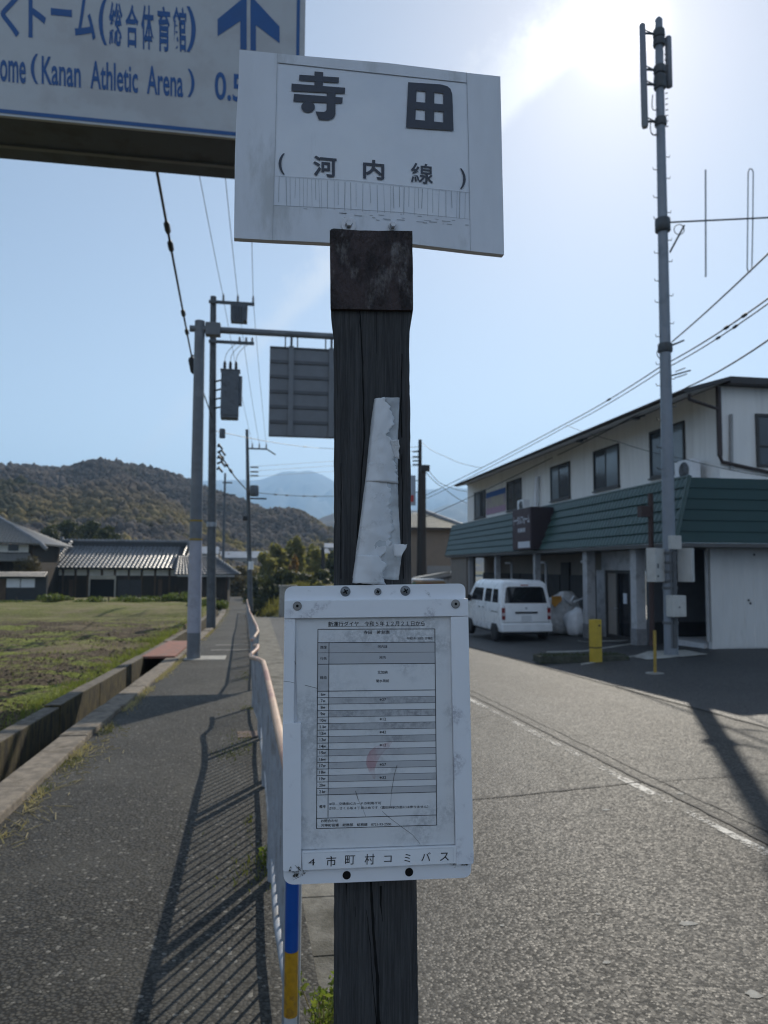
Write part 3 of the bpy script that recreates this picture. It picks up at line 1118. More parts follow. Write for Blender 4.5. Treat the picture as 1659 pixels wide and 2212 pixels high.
for (x, y, r) in ((683, 998, 20), (925, 1005, 17)):
    p = nb(x, y)
    k = (nb(x + r, y) - p).length
    b = MB()
    b.lathe(p + Vector((0, -.001, 0)), [(k * 2.1 if r == 20 else k * 1.3, 0), (k * 2.1 if r == 20 else k * 1.3, .002)], 24, (0, -1, 0), smooth=False)
    b.lathe(p + Vector((0, -.003, 0)), [(k, 0), (k, .006), (k * .85, .0072)], 6, (0, -1, 0), smooth=False)
    b.build('bolt', ZINC, board)

# timetable case, its plane slightly turned and tipped
ub = Vector((math.cos(R(3)), -math.sin(R(3)), 0))
vb = Vector((0, math.sin(R(2)), math.cos(R(2))))
nbv = ub.cross(vb).normalized()
P0 = on_y(815, 1580, 1.012)
ZA = zz_(1100, 2300, 2.0232)


def tb_(x, y, lift=0.0):
    """point of the timetable's plane, from crop coordinates (x, y)"""
    d = Vector(vec_ray(*ZA(x, y)))
    e = Vector(EYE)
    t = (P0 - e).dot(nbv) / d.dot(nbv)
    return e + d * t + nbv * lift


def rounded(pts, rads, n=7):
    out = []
    for i, p in enumerate(pts):
        a, b = Vector(pts[i - 1]), Vector(pts[(i + 1) % len(pts)])
        p = Vector(p)
        r = rads[i]
        if r == 0:
            out.append(tuple(p))
            continue
        u, v = (a - p).normalized(), (b - p).normalized()
        for k in range(n + 1):
            t = k / n
            q = (1 - t) ** 2 * (p + u * r) + 2 * t * (1 - t) * p + t ** 2 * (p + v * r)
            out.append(tuple(q))
    return out


def slab(pts, lo, hi):
    b = MB()
    A = [tb_(x, y, hi) for x, y in pts]
    B = [tb_(x, y, lo) for x, y in pts]
    n = len(pts)
    b.add(A + B, [tuple(range(n - 1, -1, -1)), tuple(range(n, 2 * n))] + [(i, (i + 1) % n, (i + 1) % n + n, i + n) for i in range(n)])
    return b


def smudged(name, base, dirt, scl, thr, amt, edge=None):
    m, t, b = newmat(name)
    v = t.n('ShaderNodeTexCoord').outputs['Object']
    n1 = t.noise(v, 8.0, 4.0)
    nA = t.noise(v, scl, 4.0, 0.55)
    nB = t.noise(v, scl * 9, 6.0, 0.75)
    f = t.math('MULTIPLY', t.rng(nA, thr[0], thr[1]), t.rng(nB, 0.36, 0.62))
    c = t.mix(n1, c4(base, .94), c4(base, 1.05))
    c = t.mix(t.math('MULTIPLY', f, amt), c, c4(dirt))
    t.ln(c, b.inputs['Base Color'])
    b.inputs['Roughness'].default_value = 0.38
    return m


FRAME = smudged('white_aluminium_frame', (0.78, 0.79, 0.82), (0.30, 0.29, 0.33), 26.0, (0.56, 0.70), 0.65)
PLATE = smudged('white_backing_plate', (0.78, 0.79, 0.82), (0.10, 0.09, 0.08), 30.0, (0.63, 0.74), 0.7)
PAPER = smudged('stained_timetable_paper', (0.70, 0.705, 0.715), (0.36, 0.37, 0.385), 13.0, (0.46, 0.72), 0.7)
LABEL = mat('white_label', (0.80, 0.81, 0.83), 0.4, 0.04, 9)
case = slab(rounded([(78, 92), (1541, 68), (1541, 230), (1590, 2320), (1587, 2448), (68, 2508), (68, 2380), (76, 300)], [75, 62, 0, 0, 70, 95, 0, 0]), -.012, 0).build('timetable_case', PLATE, stop)
slab([(78, 206), (1548, 190), (1553, 331), (76, 352)], 0, .010).build('top_rail', FRAME, case, bevel=.0008)
slab([(77, 353), (165, 353), (152, 1187), (65, 1187)], 0, .0085).build('side_rail', FRAME, case, bevel=.0006)
slab(rounded([(64, 1188), (209, 1185), (214, 2372), (66, 2378)], [0, 0, 0, 20]), 0, .0105).build('side_rail', FRAME, case, bevel=.0006)
slab(rounded([(1412, 336), (1553, 332), (1597, 2300), (1592, 2318), (1458, 2326)], [0, 0, 10, 0, 0]), 0, .009).build('side_rail', FRAME, case, bevel=.0006)
paper = slab([(158, 353), (1412, 337), (1450, 2172), (214, 2212)], 0.0003, .003).build('timetable_sheet', PAPER, case)
lab = slab([(214, 2222), (1458, 2178), (1459, 2318), (222, 2374)], 0, .0075).build('operator_label', LABEL, case, bevel=.0005)
mb = MB()


def crack_line(b, pts, hw, lift):
    for a, c_ in zip(pts, pts[1:]):
        d = Vector((c_[0] - a[0], c_[1] - a[1])).normalized()
        n = (-d.y * hw, d.x * hw)
        b.poly([tb_(a[0] - n[0], a[1] - n[1], lift), tb_(c_[0] - n[0], c_[1] - n[1], lift), tb_(c_[0] + n[0], c_[1] + n[1], lift), tb_(a[0] + n[0], a[1] + n[1], lift)])


for i, (s, x, y) in enumerate((('4', 270, 2333), ('市', 412, 2342), ('町', 564, 2327), ('村', 720, 2327), ('コ', 877, 2308), ('ミ', 1040, 2308), ('バ', 1175, 2300), ('ス', 1325, 2297))):
    wd = (52, 80, 80, 80, 60, 48, 75, 72)[i]
    ht = (52, 84, 74, 86, 53, 66, 70, 66)[i]
    put_text(mb, s, tb_(x, y, .0079), tb_(x + wd, y - .037 * wd, .0079), tb_(x + 2, y - ht, .0079), bold=.0 if s == '4' else .004)
mb.build('lettering', INKBLACK, lab)
mb = MB()
crack_line(mb, [(228, 2236), (1432, 2192), (1433, 2306)], .8, .0078)
mb.build('printed_border', LINEGREY, lab)

# printed table
T = .0034
YT, YB = 438.0, 2046.0


def rowL(y):
    return 347 + (335 - 347) * (y - YT) / (YB - YT)


def rowR(y):
    return 1290 + (1305 - 1290) * (y - YT) / (YB - YT)


def dr(y):
    return -3 - 26 * (y - YT) / (YB - YT)


def cell(y0, y1, f0=0.0, f1=1.0, inset=0):
    def pt(f, y):
        return (rowL(y) + (rowR(y) - rowL(y)) * f, y + dr(y) * f)
    return [pt(f0, y0), pt(f1, y0), pt(f1, y1), pt(f0, y1)]


rows_y = [438, 546, 628, 720, 938] + [938 + 52.3 * k for k in range(1, 17)] + [1963, 2046]
FC = (437 - 347) / (1290 - 347)
mb = MB()
for (y0, y1) in [(546, 628), (628, 720)] + [(938 + 52.3 * k, 938 + 52.3 * (k + 1)) for k in range(1, 16, 2)]:
    mb.poly([tb_(x, y, .0032) for x, y in cell(y0, y1, FC)][::-1])
m2_ = smudged('grey_printed_band', (0.48, 0.485, 0.50), (0.20, 0.20, 0.21), 14.0, (0.45, 0.7), 0.8)
mb.poly([tb_(x, y, .0032) for x, y in cell(546, 938, 0, FC)][::-1])
mb.build('shaded_row', m2_, paper)
mb = MB()


def hline(y, hw, f0=0.0, f1=1.0):
    (x0, ya), (x1, yb_) = cell(y, y, f0, f1)[:2]
    crack_line(mb, [(x0, ya), (x1, yb_)], hw, T)


for y in (438, 546, 720, 938, 938 + 52.3 * 16, 1963, 2046):
    hline(y, 2.6)
for k in range(1, 16):
    hline(938 + 52.3 * k, 1.5)
    hline(938 + 52.3 * k, 2.1, 0, FC)
hline(628, 1.3)
for f in (0.0, 1.0):
    crack_line(mb, [cell(438, 2046, f, f)[0], cell(438, 2046, f, f)[3]], 2.6, T + .00005)
crack_line(mb, [cell(546, 1963, FC, FC)[0], cell(546, 1963, FC, FC)[3]], 2.3, T + .00005)
crack_line(mb, [(428, 415), (1210, 409)], 1.5, T)
mb.build('table_lines', INKBLACK, paper)
mb = MB()


def txt(s, x0, y0, x1, y1, slope=-.012, bold=0.0):
    bold = max(bold, .009)
    w_ = x1 - x0
    put_text(mb, s, tb_(x0, y1, T), tb_(x1, y1 + slope * w_, T), tb_(x0, y0, T), bold=bold)


txt('新運行ダイヤ　令和５年１２月２１日から', 430, 376, 1208, 414, -.007, .010)
txt('寺田　時刻表', 716, 447, 927, 478, -.005, .006)
txt('令和5年12月21日現在', 1062, 501, 1273, 522, -.006, .006)
txt('路線', 366, 571, 417, 596, -.01)
txt('行先', 366, 660, 418, 686, -.01)
txt('経由', 364, 814, 416, 841, -.012, .006)
txt('河内線', 828, 566, 907, 590, -.012)
txt('河内', 841, 653, 892, 678, -.012)
txt('北加納', 828, 772, 908, 798, -.012, .006)
txt('菊水苑前', 815, 842, 921, 867, -.012, .006)
for k in range(16):
    y = 938 + 52.3 * k
    h = str(6 + k)
    xa = 371 - 1.0 * k if len(h) == 1 else 363 - .6 * (k - 4)
    wd = 15 if len(h) == 1 else 28
    txt(h, xa, y + 13, xa + wd, y + 37, -.012, .004)
    txt('時', xa + wd + 2, y + 19, xa + wd + 24, y + 38, -.012)
for h, s in ((7, '※27'), (10, '※12'), (12, '※42'), (14, '※12'), (17, '※57'), (19, '※32')):
    y = 938 + 52.3 * (h - 6)
    txt(s, 844, y + 4, 897, y + 27, -.012, .004)
O = 1315
txt('備考', 358, 540 + O, 410, 566 + O, -.012, .006)
txt('※印…交通系ICカードの利用不可', 437, 520 + O, 858, 543 + O, -.018, .005)
txt('さ印…さくら坂４丁目止めです（富田林駅方面には参りません）', 437, 556 + O, 1236, 579 + O, -.018, .005)
txt('お問合わせ', 371, 656 + O, 508, 681 + O, -.018, .005)
txt('河南町役場　総務部　総務課　0721-93-2500', 371, 692 + O, 938, 717 + O, -.02, .005)
mb.build('print', INKBLACK, paper)
CRK = mat('dark_crack', (0.05, 0.045, 0.04), .8, .2)
for pts, hw in (([(985, 218 + O), (962, 300 + O), (940, 430 + O)], 1.5), ([(940, 430 + O), (932, 560 + O)], .8), ([(650, 425 + O), (672, 500 + O)], 1.8), ([(672, 500 + O), (705, 560 + O), (732, 632 + O)], .8),
                ([(866, 590 + O), (920, 640 + O), (1020, 715 + O), (1110, 780 + O), (1172, 855 + O)], 1.2), ([(240, 888), (345, 915)], 1.6), ([(152, 362), (158, 420)], 2.4)):
    mb = MB()
    crack_line(mb, pts, hw, .0037)
    mb.build('cover_crack', CRK, paper)
for pts, hw in (([(70, 853), (120, 858), (160, 868)], 1.2), ([(160, 690), (166, 718)], 1.4)):
    mb = MB()
    crack_line(mb, pts, hw, .0088)
    mb.build('rail_crack', CRK, case)
# pinkish stain under the cover
m_, t_, b_ = newmat('pink_stain')
vv = t_.n('ShaderNodeTexCoord').outputs['Object']
al = t_.math('MULTIPLY', t_.rng(t_.noise(vv, 30.0, 4.0, .6), .30, .60), .30)
b_.inputs['Base Color'].default_value = (0.60, 0.16, 0.20, 1)
tbn = t_.n('ShaderNodeBsdfTransparent')
mxs = t_.n('ShaderNodeMixShader', inp={0: al, 1: tbn.outputs[0], 2: b_.outputs[0]})
t_.ln(mxs.outputs[0], m_.node_tree.nodes['Material Output'].inputs[0])
mb = MB()
A, B = [], []
for x, y, w_ in ((940, 30, 6), (900, 60, 22), (850, 85, 34), (805, 130, 40), (780, 180, 40), (770, 230, 34), (785, 290, 26), (800, 330, 8)):
    A.append(tb_(x - w_, y + O - w_ * .6, .00355))
    B.append(tb_(x + w_, y + O + w_ * .6, .00355))
mb.grid([A, B], smooth=False)
mb.build('stain', m_, paper)
# grime in the lower corners and screw holes
m_, t_, b_ = newmat('corner_grime')
vv = t_.n('ShaderNodeTexCoord').outputs['Object']
al = t_.rng(t_.noise(vv, 150.0, 8.0, .8), .50, .60)
b_.inputs['Base Color'].default_value = (0.03, 0.028, 0.02, 1)
b_.inputs['Roughness'].default_value = .9
tbn = t_.n('ShaderNodeBsdfTransparent')
mxs = t_.n('ShaderNodeMixShader', inp={0: al, 1: tbn.outputs[0], 2: b_.outputs[0]})
t_.ln(mxs.outputs[0], m_.node_tree.nodes['Material Output'].inputs[0])
for pts in ([(120, 2382), (270, 2378), (235, 2430), (190, 2450), (150, 2470), (110, 2500), (150, 2420)], [(1400, 2332), (1500, 2326), (1580, 2320), (1560, 2350), (1480, 2350), (1450, 2370), (1420, 2345)]):
    MB().poly([tb_(x, y, .0004) for x, y in pts][::-1]).build('grime', m_, case)
MB().poly([tb_(x, y, .0108) for x, y in [(140, 2320), (212, 2330), (212, 2370), (110, 2374), (120, 2340)]][::-1]).build('grime', m_, case)
for x, y in ((580, 2428), (1085, 2403)):
    mb = MB()
    p = tb_(x, y, .0006)
    r = (tb_(x + 33, y, .0006) - p).length
    mb.lathe(p, [(r * 1.0, 0), (r * .8, .0003), (0.0001, .0003)], 24, nbv, smooth=False)
    mb.build('screw_hole', CRACK, case)
for x, y, r, k in ((570, 133, 41, 'dome'), (832, 135, 29, 'flat'), (1055, 127, 41, 'dome'), (181, 249, 36, 'hex'), (1449, 233, 35, 'hex')):
    lift = .010 if k == 'hex' else 0
    p = tb_(x, y, lift)
    q = (tb_(x + r, y, lift) - p).length
    b = MB()
    if k == 'dome':
        b.lathe(p, [(q, 0), (q * .97, q * .12), (q * .8, q * .3), (q * .5, q * .42), (q * .0001, q * .46)], 28, nbv)
    else:
        b.lathe(p, [(q, 0), (q, .0012), (q * .88, .0022), (q * .0001, .0022)], 28, nbv, smooth=False)
    s = b.build('screw', mat('dull_screw', (0.20, 0.21, 0.22), .4, .15, 60, metal=.6) if k != 'hex' else mat('brushed_bolt', (0.26, 0.25, 0.24), .45, .2, 90, metal=.7), case)
    b = MB()
    h = (q * .465 if k == 'dome' else .0024)
    if k == 'hex':
        b.lathe(p + nbv * h, [(q * .34, 0), (q * .32, .0001), (q * .0001, .0001)], 6, nbv, smooth=False)
    else:
        for a in (.5, .5 + math.pi / 2):
            dx, dy = math.cos(a), math.sin(a)
            w_ = q * (.13 if k == 'dome' else .17)
            ln_ = q * .5
            e1 = ub * dx + vb * dy
            e2 = ub * -dy + vb * dx
            cc_ = p + nbv * (h + (.0001 if a > 1 else 0))
            b.poly([cc_ - e1 * ln_ - e2 * w_, cc_ + e1 * ln_ - e2 * w_, cc_ + e1 * ln_ + e2 * w_, cc_ - e1 * ln_ + e2 * w_])
    b.build('drive_recess', CRACK, s)

# torn plastic sleeve with remains of paper, stuck on the post
Z8 = zz_(1250, 850, 1.34)
sleeve = thing('torn_sleeve', tuple(on_y(815, 1250, YP - .002)), 'torn clear plastic sleeve with scraps of white paper stuck on the timber post', 'plastic sleeve')


def sl(x, y, lift):
    p = on_y(*Z8(x, y), YP)
    p.y -= lift
    return p


m_, t_, b_ = newmat('clear_film')
b_.inputs['Base Color'].default_value = (0.78, 0.80, 0.82, 1)
b_.inputs['Roughness'].default_value = .2
tbn = t_.n('ShaderNodeBsdfTransparent', inp={'Color': (.9, .92, .93, 1)})
vv = t_.n('ShaderNodeTexCoord').outputs['Object']
al = t_.rng(t_.noise(vv, 30.0, 3.0), .3, .7, 0.40, .70)
mxs = t_.n('ShaderNodeMixShader', inp={0: al, 1: tbn.outputs[0], 2: b_.outputs[0]})
t_.ln(mxs.outputs[0], m_.node_tree.nodes['Material Output'].inputs[0])
FILM = m_
SCRAP = smudged('faded_scrap_paper', (0.68, 0.69, 0.71), (0.40, 0.40, 0.41), 30.0, (.52, .7), .7)


def sheet_strip(prof, m, name, thick=.0006, parent=None):
    """prof rows: y, x0, x1, lift, bow, - : a softly bowed sheet with a ragged right edge and thickness"""
    b = MB()
    tabl, tabr = [(p_[0], p_[1]) for p_ in prof], [(p_[0], p_[2]) for p_ in prof]
    l0, bow, jag = prof[0][3], prof[0][4], prof[0][5]
    rows = []
    ya, yb2 = prof[0][0], prof[-1][0]
    n = max(3, int((yb2 - ya) / 7))
    for q_ in range(n + 1):
        y0 = ya + (yb2 - ya) * q_ / n
        xa, xb = lerp_tab(tabl, y0), lerp_tab(tabr, y0)
        xb += jag * fbm(y0 * .06, l0 * 900, 1.5, 4)
        row = []
        for k in range(11):
            t = k / 10
            x = xa + (xb - xa) * t
            u_ = min(1, max(0, (x - xa) / 175))
            lf = l0 + bow * math.sin(math.pi * u_ ** .8) + .0022 * fbm(x * .012, y0 * .008, l0 * 700, 3)
            row.append(sl(x, y0 + (6 * fbm(x * .03, ya, 2) if q_ in (0, n) else 0) + 10 * t * (1 if q_ == n else 0), max(.001, lf)))
        rows.append(row)
    b.grid(rows[::-1])
    o = b.build(name, m, parent)
    so_ = o.modifiers.new('thickness', 'SOLIDIFY')
    so_.thickness = thick
    return o


film = sheet_strip([(1000, 330, 462, .002, .008, 1), (1100, 316, 458), (1250, 300, 455), (1400, 286, 455), (1550, 268, 458), (1700, 248, 466), (1850, 228, 476), (1960, 212, 460)], FILM, 'film', .0005, sleeve)
sheet_strip([(1000, 334, 372, .0042, .009, 14), (1050, 326, 402), (1100, 320, 427), (1150, 315, 424), (1195, 310, 392), (1240, 305, 412), (1290, 300, 438), (1345, 294, 436), (1400, 286, 450), (1445, 280, 448)], SCRAP, 'paper_scrap', .0005, sleeve)
sheet_strip([(1345, 293, 352, .0032, .009, 16), (1400, 286, 392), (1470, 277, 414), (1520, 270, 425), (1590, 262, 410), (1690, 249, 436), (1740, 243, 420), (1815, 232, 412), (1850, 229, 346)], SCRAP, 'paper_scrap', .0005, sleeve)
sheet_strip([(1838, 232, 345, .0052, .009, 14), (1862, 228, 372), (1895, 222, 398), (1940, 216, 366), (1985, 211, 384)], SCRAP, 'paper_scrap', .0005, sleeve)
sheet_strip([(1780, 425, 492, .014, .010, 5), (1810, 424, 480), (1842, 428, 458)], SCRAP, 'curled_scrap', .0004, sleeve)
sheet_strip([(1228, 408, 452, .012, .006, 6), (1275, 420, 452), (1320, 436, 454)], SCRAP, 'curled_scrap', .0004, sleeve)

# ------------------------------------------------------------------ pedestrian fence
RAILM = mat('faded_tan_pipe', (0.52, 0.36, 0.25), 0.5, 0.14, 9, col2=(0.36, 0.19, 0.15), thr=(.45, .62), s2=1.6, spec=.5)
BALM = mat('grey_fence_paint', (0.30, 0.32, 0.35), 0.5, 0.12, 9, col2=(0.20, 0.20, 0.20), s2=5)
fence = thing('pedestrian_fence', (0.1, 4, zwalk(4)), 'dented steel pedestrian fence with a faded tan top pipe along the footway', 'fence')
FH = 0.80
# top pipe in plan (x, y, drop) with the dents of old knocks
RAIL = [(0.13, 2.55, 0), (0.115, 3.3, 0), (0.10, 4.1, 0), (0.085, 5.2, 0.005), (0.06, 6.6, 0), (0.04, 7.6, .01), (-.03, 8.3, .04), (-.09, 8.7, .06), (-.10, 8.95, .05), (-.03, 9.35, .02), (-.02, 9.7, 0), (-.07, 10.1, .03)]
RAIL2 = [(-.115, 11.4, .04), (-.10, 11.9, .05), (-.03, 13.3, .02), (-.06, 15.0, 0), (-.14, 18, .01), (-.22, 21, 0), (-.36, 26, 0), (-.47, 32, 0), (-.62, 38, 0), (-.80, 46, 0)]


def railz(y, d):
    return zwalk(y) + .02 + FH - d


for rl in (RAIL, RAIL2):
    P = []
    for a, b in zip(rl, rl[1:]):
        for k in range(4):
            t = k / 4
            q = [u + (v - u) * t for u, v in zip(a, b)]
            P.append((q[0], q[1], railz(q[1], q[2])))
    P.append((rl[-1][0], rl[-1][1], railz(rl[-1][1], rl[-1][2])))
    MB().tube(P, .024, 10).build('top_rail', RAILM, fence)


def railx(y):
    tab = [(b, a) for a, b, _ in RAIL + RAIL2]
    return lerp_tab(tab, y)


spans = [(2.62, 4.02), (4.20, 5.92), (6.10, 7.78), (7.95, 9.9), (11.6, 13.4), (13.6, 15.4), (15.6, 17.4), (17.6, 19.4), (19.6, 21.6), (21.8, 24), (24.2, 27), (27.2, 30), (30.3, 34), (34.3, 38), (38.3, 42), (42.3, 46)]
for a, b2 in spans:
    for y in (a, b2):
        MB().tube([(fx(y), y, zwalk(y) - .05), (railx(y), y, railz(y, .02))], .030, 10).build('fence_post', BALM, fence)
    b = MB()
    b.tube([(fx(a), a, zwalk(a) + .13), (fx((a + b2) / 2) + .015 * math.sin(a * 9), (a + b2) / 2, zwalk((a + b2) / 2) + .125), (fx(b2), b2, zwalk(b2) + .13)], .017, 8)
    b.build('bottom_rail', BALM, fence)
    b = MB()
    n = int((b2 - a) / .115)
    for k in range(1, n):
        y = a + (b2 - a) * k / n
        tw = .012 * fbm(y * 3, 1.0)
        b.tube([(fx(y), y, zwalk(y) + .12), (railx(y) + tw, y + tw, railz(y, .02))], .0085, 6)
    b.build('balusters', BALM, fence)
# striped end post (a delineator sleeve on the first post)
yb = 2.53
xb = on_y(629, 2100, yb).x
ep = thing('striped_post', (xb, yb, zroad(yb)), 'slim post with blue over yellow reflective sleeve at the near end of the fence', 'post')
zb0 = on_y(629, 2212, yb).z
MB().lathe((xb, yb, 0), [(.0205, zroad(yb) - .1), (.0205, .80), (.017, .815), (.0001, .82)], 20).build('pole', mat('pale_grey_paint', (.42, .43, .44), .5, .15, 14, col2=(.25, .24, .22), s2=9), ep)
z_by = on_y(629, 2052, yb).z
z_yb = on_y(629, 2192, yb).z
MB().lathe((xb, yb, 0), [(.0222, z_by), (.0222, .76)], 20).build('blue_sleeve', mat('blue_reflective', (.008, .07, .30), .35, .06, 30), ep)
MB().lathe((xb, yb, 0), [(.0222, z_yb), (.0222, z_by - .001)], 20).build('yellow_sleeve', mat('amber_reflective', (.42, .22, .012), .4, .15, 50, col2=(.25, .13, .02), s2=30), ep)

# ------------------------------------------------------------------ near overhead guide sign
Z1 = zz_(0, 0, 1.659)
YG = 6.0
SIGNW = mat('sign_white_sheeting', (0.50, 0.515, 0.53), 0.45, 0.05, 3, col2=(.44, .44, .45), s2=1.5)
SIGNB = mat('sign_blue_film', (0.010, 0.085, 0.27), 0.4, 0.08, 6)
z_low = on_y(0, 249, YG).z
x_right = on_y(658, 150, YG).x
z_top = on_y(658, -75, YG).z
x_left = -4.6
dz = vec_ray(0, 347)
y_back = float(EYE[1] + dz[1] * (z_low - CAMH) / dz[2])
gs = thing('guide_sign', (-5.2, YG + .3, 0), 'large white overhead direction sign with blue lettering and up arrow', 'road sign')
face = MB().span((x_left, YG, z_low), (x_right, YG + .03, z_top)).build('sign_face', SIGNW, gs)
bodym = mat('grey_box_steel', (0.085, 0.10, 0.125), 0.5, 0.12, 3, col2=(.06, .068, .08), s2=2)
b = MB()
ym = YG + .03 + (y_back - YG) * .62
b.span((x_left, YG + .031, z_low + .02), (x_right - .01, ym, z_top - .02))
b.span((x_left, ym + .02, z_low + .02), (x_right - .01, y_back, z_top - .02))
body = b.build('sign_box', bodym, gs)
MB().span((x_left, ym - .01, z_low + .005), (x_right - .01, ym + .035, z_low + .06)).build('seam_strip', mat('bright_trim', (.20, .21, .22), .4, .1, 9, metal=.4), body)
MB().tube([(-5.2, YG + .3, -.4), (-5.2, YG + .3, z_top + .3)], [.16, .12], 16).build('mast', STEEL, gs)
for z in (z_low + .45, z_top - .35):
    MB().tube([(-5.2, YG + .3, z), (x_left + .02, YG + .3, z)], .07, 12).build('arm', STEEL, gs)


def g1(x, y, lift=.003):
    p = on_y(*Z1(x, y), YG)
    p.y -= lift
    return p


mb = MB()
SLp = .0985
for s, x0, y0, x1, y1 in (('く', 5, -45, 130, 238), ('ト', 188, -45, 306, 249), ('ー', 338, 52, 478, 103), ('ム', 497, -45, 635, 258), ('(', 655, -15, 711, 298), ('総', 724, 10, 813, 302), ('合', 833, 25, 919, 314),
                          ('体', 937, 32, 1022, 328), ('育', 1045, 38, 1130, 340), ('館', 1148, 42, 1237, 340), (')', 1238, 42, 1300, 345)):
    put_text(mb, s, g1(x0, y1), g1(x1, y1 + SLp * (x1 - x0)), g1(x0, y0), bold=.022)
for s, x0, y0, x1, y1 in (('゛', 262, -70, 305, -20),):
    put_text(mb, s, g1(x0, y1), g1(x1, y1 + SLp * (x1 - x0)), g1(x0, y0), bold=.02)
for k, s in enumerate('くぷくぷ'):
    x1 = -40 - 165 * k
    put_text(mb, s, g1(x1 - 125, 238 + SLp * (x1 - 130)), g1(x1, 238 + SLp * (x1 - 5)), g1(x1 - 125, -45 + SLp * (x1 - 130)), bold=.022)
for s, x0, y0, x1, y1 in (('ome', 0, 395, 172, 542), ('(', 204, 355, 254, 555), ('Kanan', 277, 372, 537, 560), ('Athletic', 600, 402, 916, 590), ('Arena', 975, 435, 1216, 626), (')', 1245, 457, 1292, 645), ('0.5', 1425, 475, 1612, 662), ('km', 1640, 520, 1800, 690)):
    put_text(mb, s, g1(x0, y1), g1(x1, y1 + SLp * (x1 - x0)), g1(x0, y0 ), bold=.018)
put_text(mb, 'Puku Puku D', g1(-640, 490), g1(-10, 541), g1(-640, 345), bold=.018)


def gd(x, y, lift=.003):
    p = on_y(x, y, YG)
    p.y -= lift
    return p


mb.poly([gd(533, -10), gd(470, 42), gd(470, 79), gd(519, 46), gd(519, 107), gd(533, 108)])
mb.poly([gd(541, -10), gd(541, 109), gd(553, 110), gd(553, 55), gd(604, 94), gd(604, 58)])
zl0, zl1 = on_y(0, 244, YG).z, on_y(0, 235.5, YG).z
xr0, xr1 = on_y(648, 20, YG).x, on_y(641, 20, YG).x
mb.quad((x_left + .05, YG - .003, zl0), (xr0, YG - .003, zl0), (xr0, YG - .003, zl1), (x_left + .05, YG - .003, zl1))
mb.quad((xr1, YG - .003, zl1 + .0005), (xr0, YG - .003, zl1 + .0005), (xr0, YG - .003, z_top - .08), (xr1, YG - .003, z_top - .08))
mb.build('lettering', SIGNB, face)

# ------------------------------------------------------------------ mast with the second sign, seen from behind
mb0 = gnd(418, 1425)
MY = mb0.y
mast = thing('sign_mast', tuple(mb0), 'grey steel mast with long arm holding a sign seen from behind', 'sign mast')
mt = on_y(432, 694, MY)
MASTM = mat('mast_grey_paint', (0.155, 0.165, 0.18), 0.5, 0.12, 4, col2=(.20, .21, .22), s2=2)


def along_mast(y):
    t = (y - 1425) / (694 - 1425)
    return mb0.lerp(mt, t), .150 - .035 * t


MB().tube([mb0 - Vector((0, 0, .1)), mt], [.150, .115], 20).build('pole', MASTM, mast)
pa, ra = along_mast(1368)
pb, rb = along_mast(1174)
MB().tube([pa, pb], [ra + .004, rb + .004], 20, caps=False).build('pale_coating', mat('pale_lilac_coating', (.36, .36, .41), .55, .08, 5, col2=(.30, .30, .33), s2=4), mast)
for y in (1131, 1171):
    p, r_ = along_mast(y)
    MB().tube([p - Vector((0, 0, .02)), p + Vector((0, 0, .02))], [r_ + .007] * 2, 20, caps=False).build('yellow_band', mat('yellow_tape', (.30, .20, .03), .5, .15, 20), mast)
az = on_y(480, 714, MY).z
xR = 2.85
MB().tube([(mt.x - .22, MY - .02, az), (xR + .15, MY - .02, az)], .075, 14).build('arm', MASTM, mast)
MB().box((mt.x + .30, MY - .02, az), (.34, .22, .30)).build('arm_joint', MASTM, mast, bevel=.02)
xL = on_y(581.5, 850, MY).x
zT, zB = on_y(581, 748, MY).z, on_y(581, 943, MY).z
SIGNBACK = mat('sign_back_grey', (0.17, 0.18, 0.195), 0.5, 0.1, 2.5, metal=.2)
pan = MB().span((xL, MY, zB), (xR, MY + .02, zT)).build('sign_panel', SIGNBACK, mast)
b = MB()
hgt = (zT - zB) / 6
for k in range(7):
    z = zB + hgt * k
    b.span((xL + .005, MY - .03, max(zB, z - .035)), (xR - .005, MY - .0005, min(zT, z + .035)))
b.build('stiffener', mat('stiffener_grey', (.10, .105, .115), .5, .1, 4), pan)
b = MB()
for px in (628, 715, 800):
    x = on_y(px, 850, MY).x
    b.span((x - .06, MY - .055, zB + .03), (x + .06, MY - .031, zT + .02))
b.build('upright', SIGNBACK, pan)
for px in (628, 715, 800):
    x = on_y(px, 850, MY).x
    for dx in (-.14, .0, .14):
        MB().tube([(x + dx, MY - .04, zT - .01), (x + dx, MY - .02, az)], .016 if dx else .03, 6).build('hanger', MASTM, mast)

# ------------------------------------------------------------------ utility poles and lines
POLEC = mat('pole_concrete', (0.105, 0.115, 0.125), 0.8, 0.15, 5, col2=(.075, .08, .085), s2=2)
WOODP = mat('tarred_wood_pole', (0.035, 0.03, 0.028), 0.8, 0.25, 8, stretch=(1, 1, .15))
PORC = mat('porcelain', (.30, .30, .31), .3, .1, 9)
GEAR = mat('gear_grey', (0.10, 0.112, 0.13), .5, .1, 6, col2=(.07, .075, .085), s2=4)


def utility(name, base, top, r0, r1, m, label, group='utility poles along the road'):
    t = thing(name, tuple(base), label, 'utility pole', group)
    MB().tube([Vector(base) - Vector((0, 0, .3)), top], [r0, r1], 16).build('pole', m, t)
    return t


def arm(t, p, x0, x1, s=.09, m=None):
    MB().span((x0, p.y - .16 - s, p.z - s / 2), (x1, p.y - .16, p.z + s / 2)).build('crossarm', m or POLEC, t)


def insul(t, p, h=.22, r=.05):
    MB().lathe(p, [(.02, 0), (r, .03), (r * .6, .06), (r, .10), (r * .6, .13), (r * .9, .17), (.02, h)], 10).build('insulator', PORC, t)


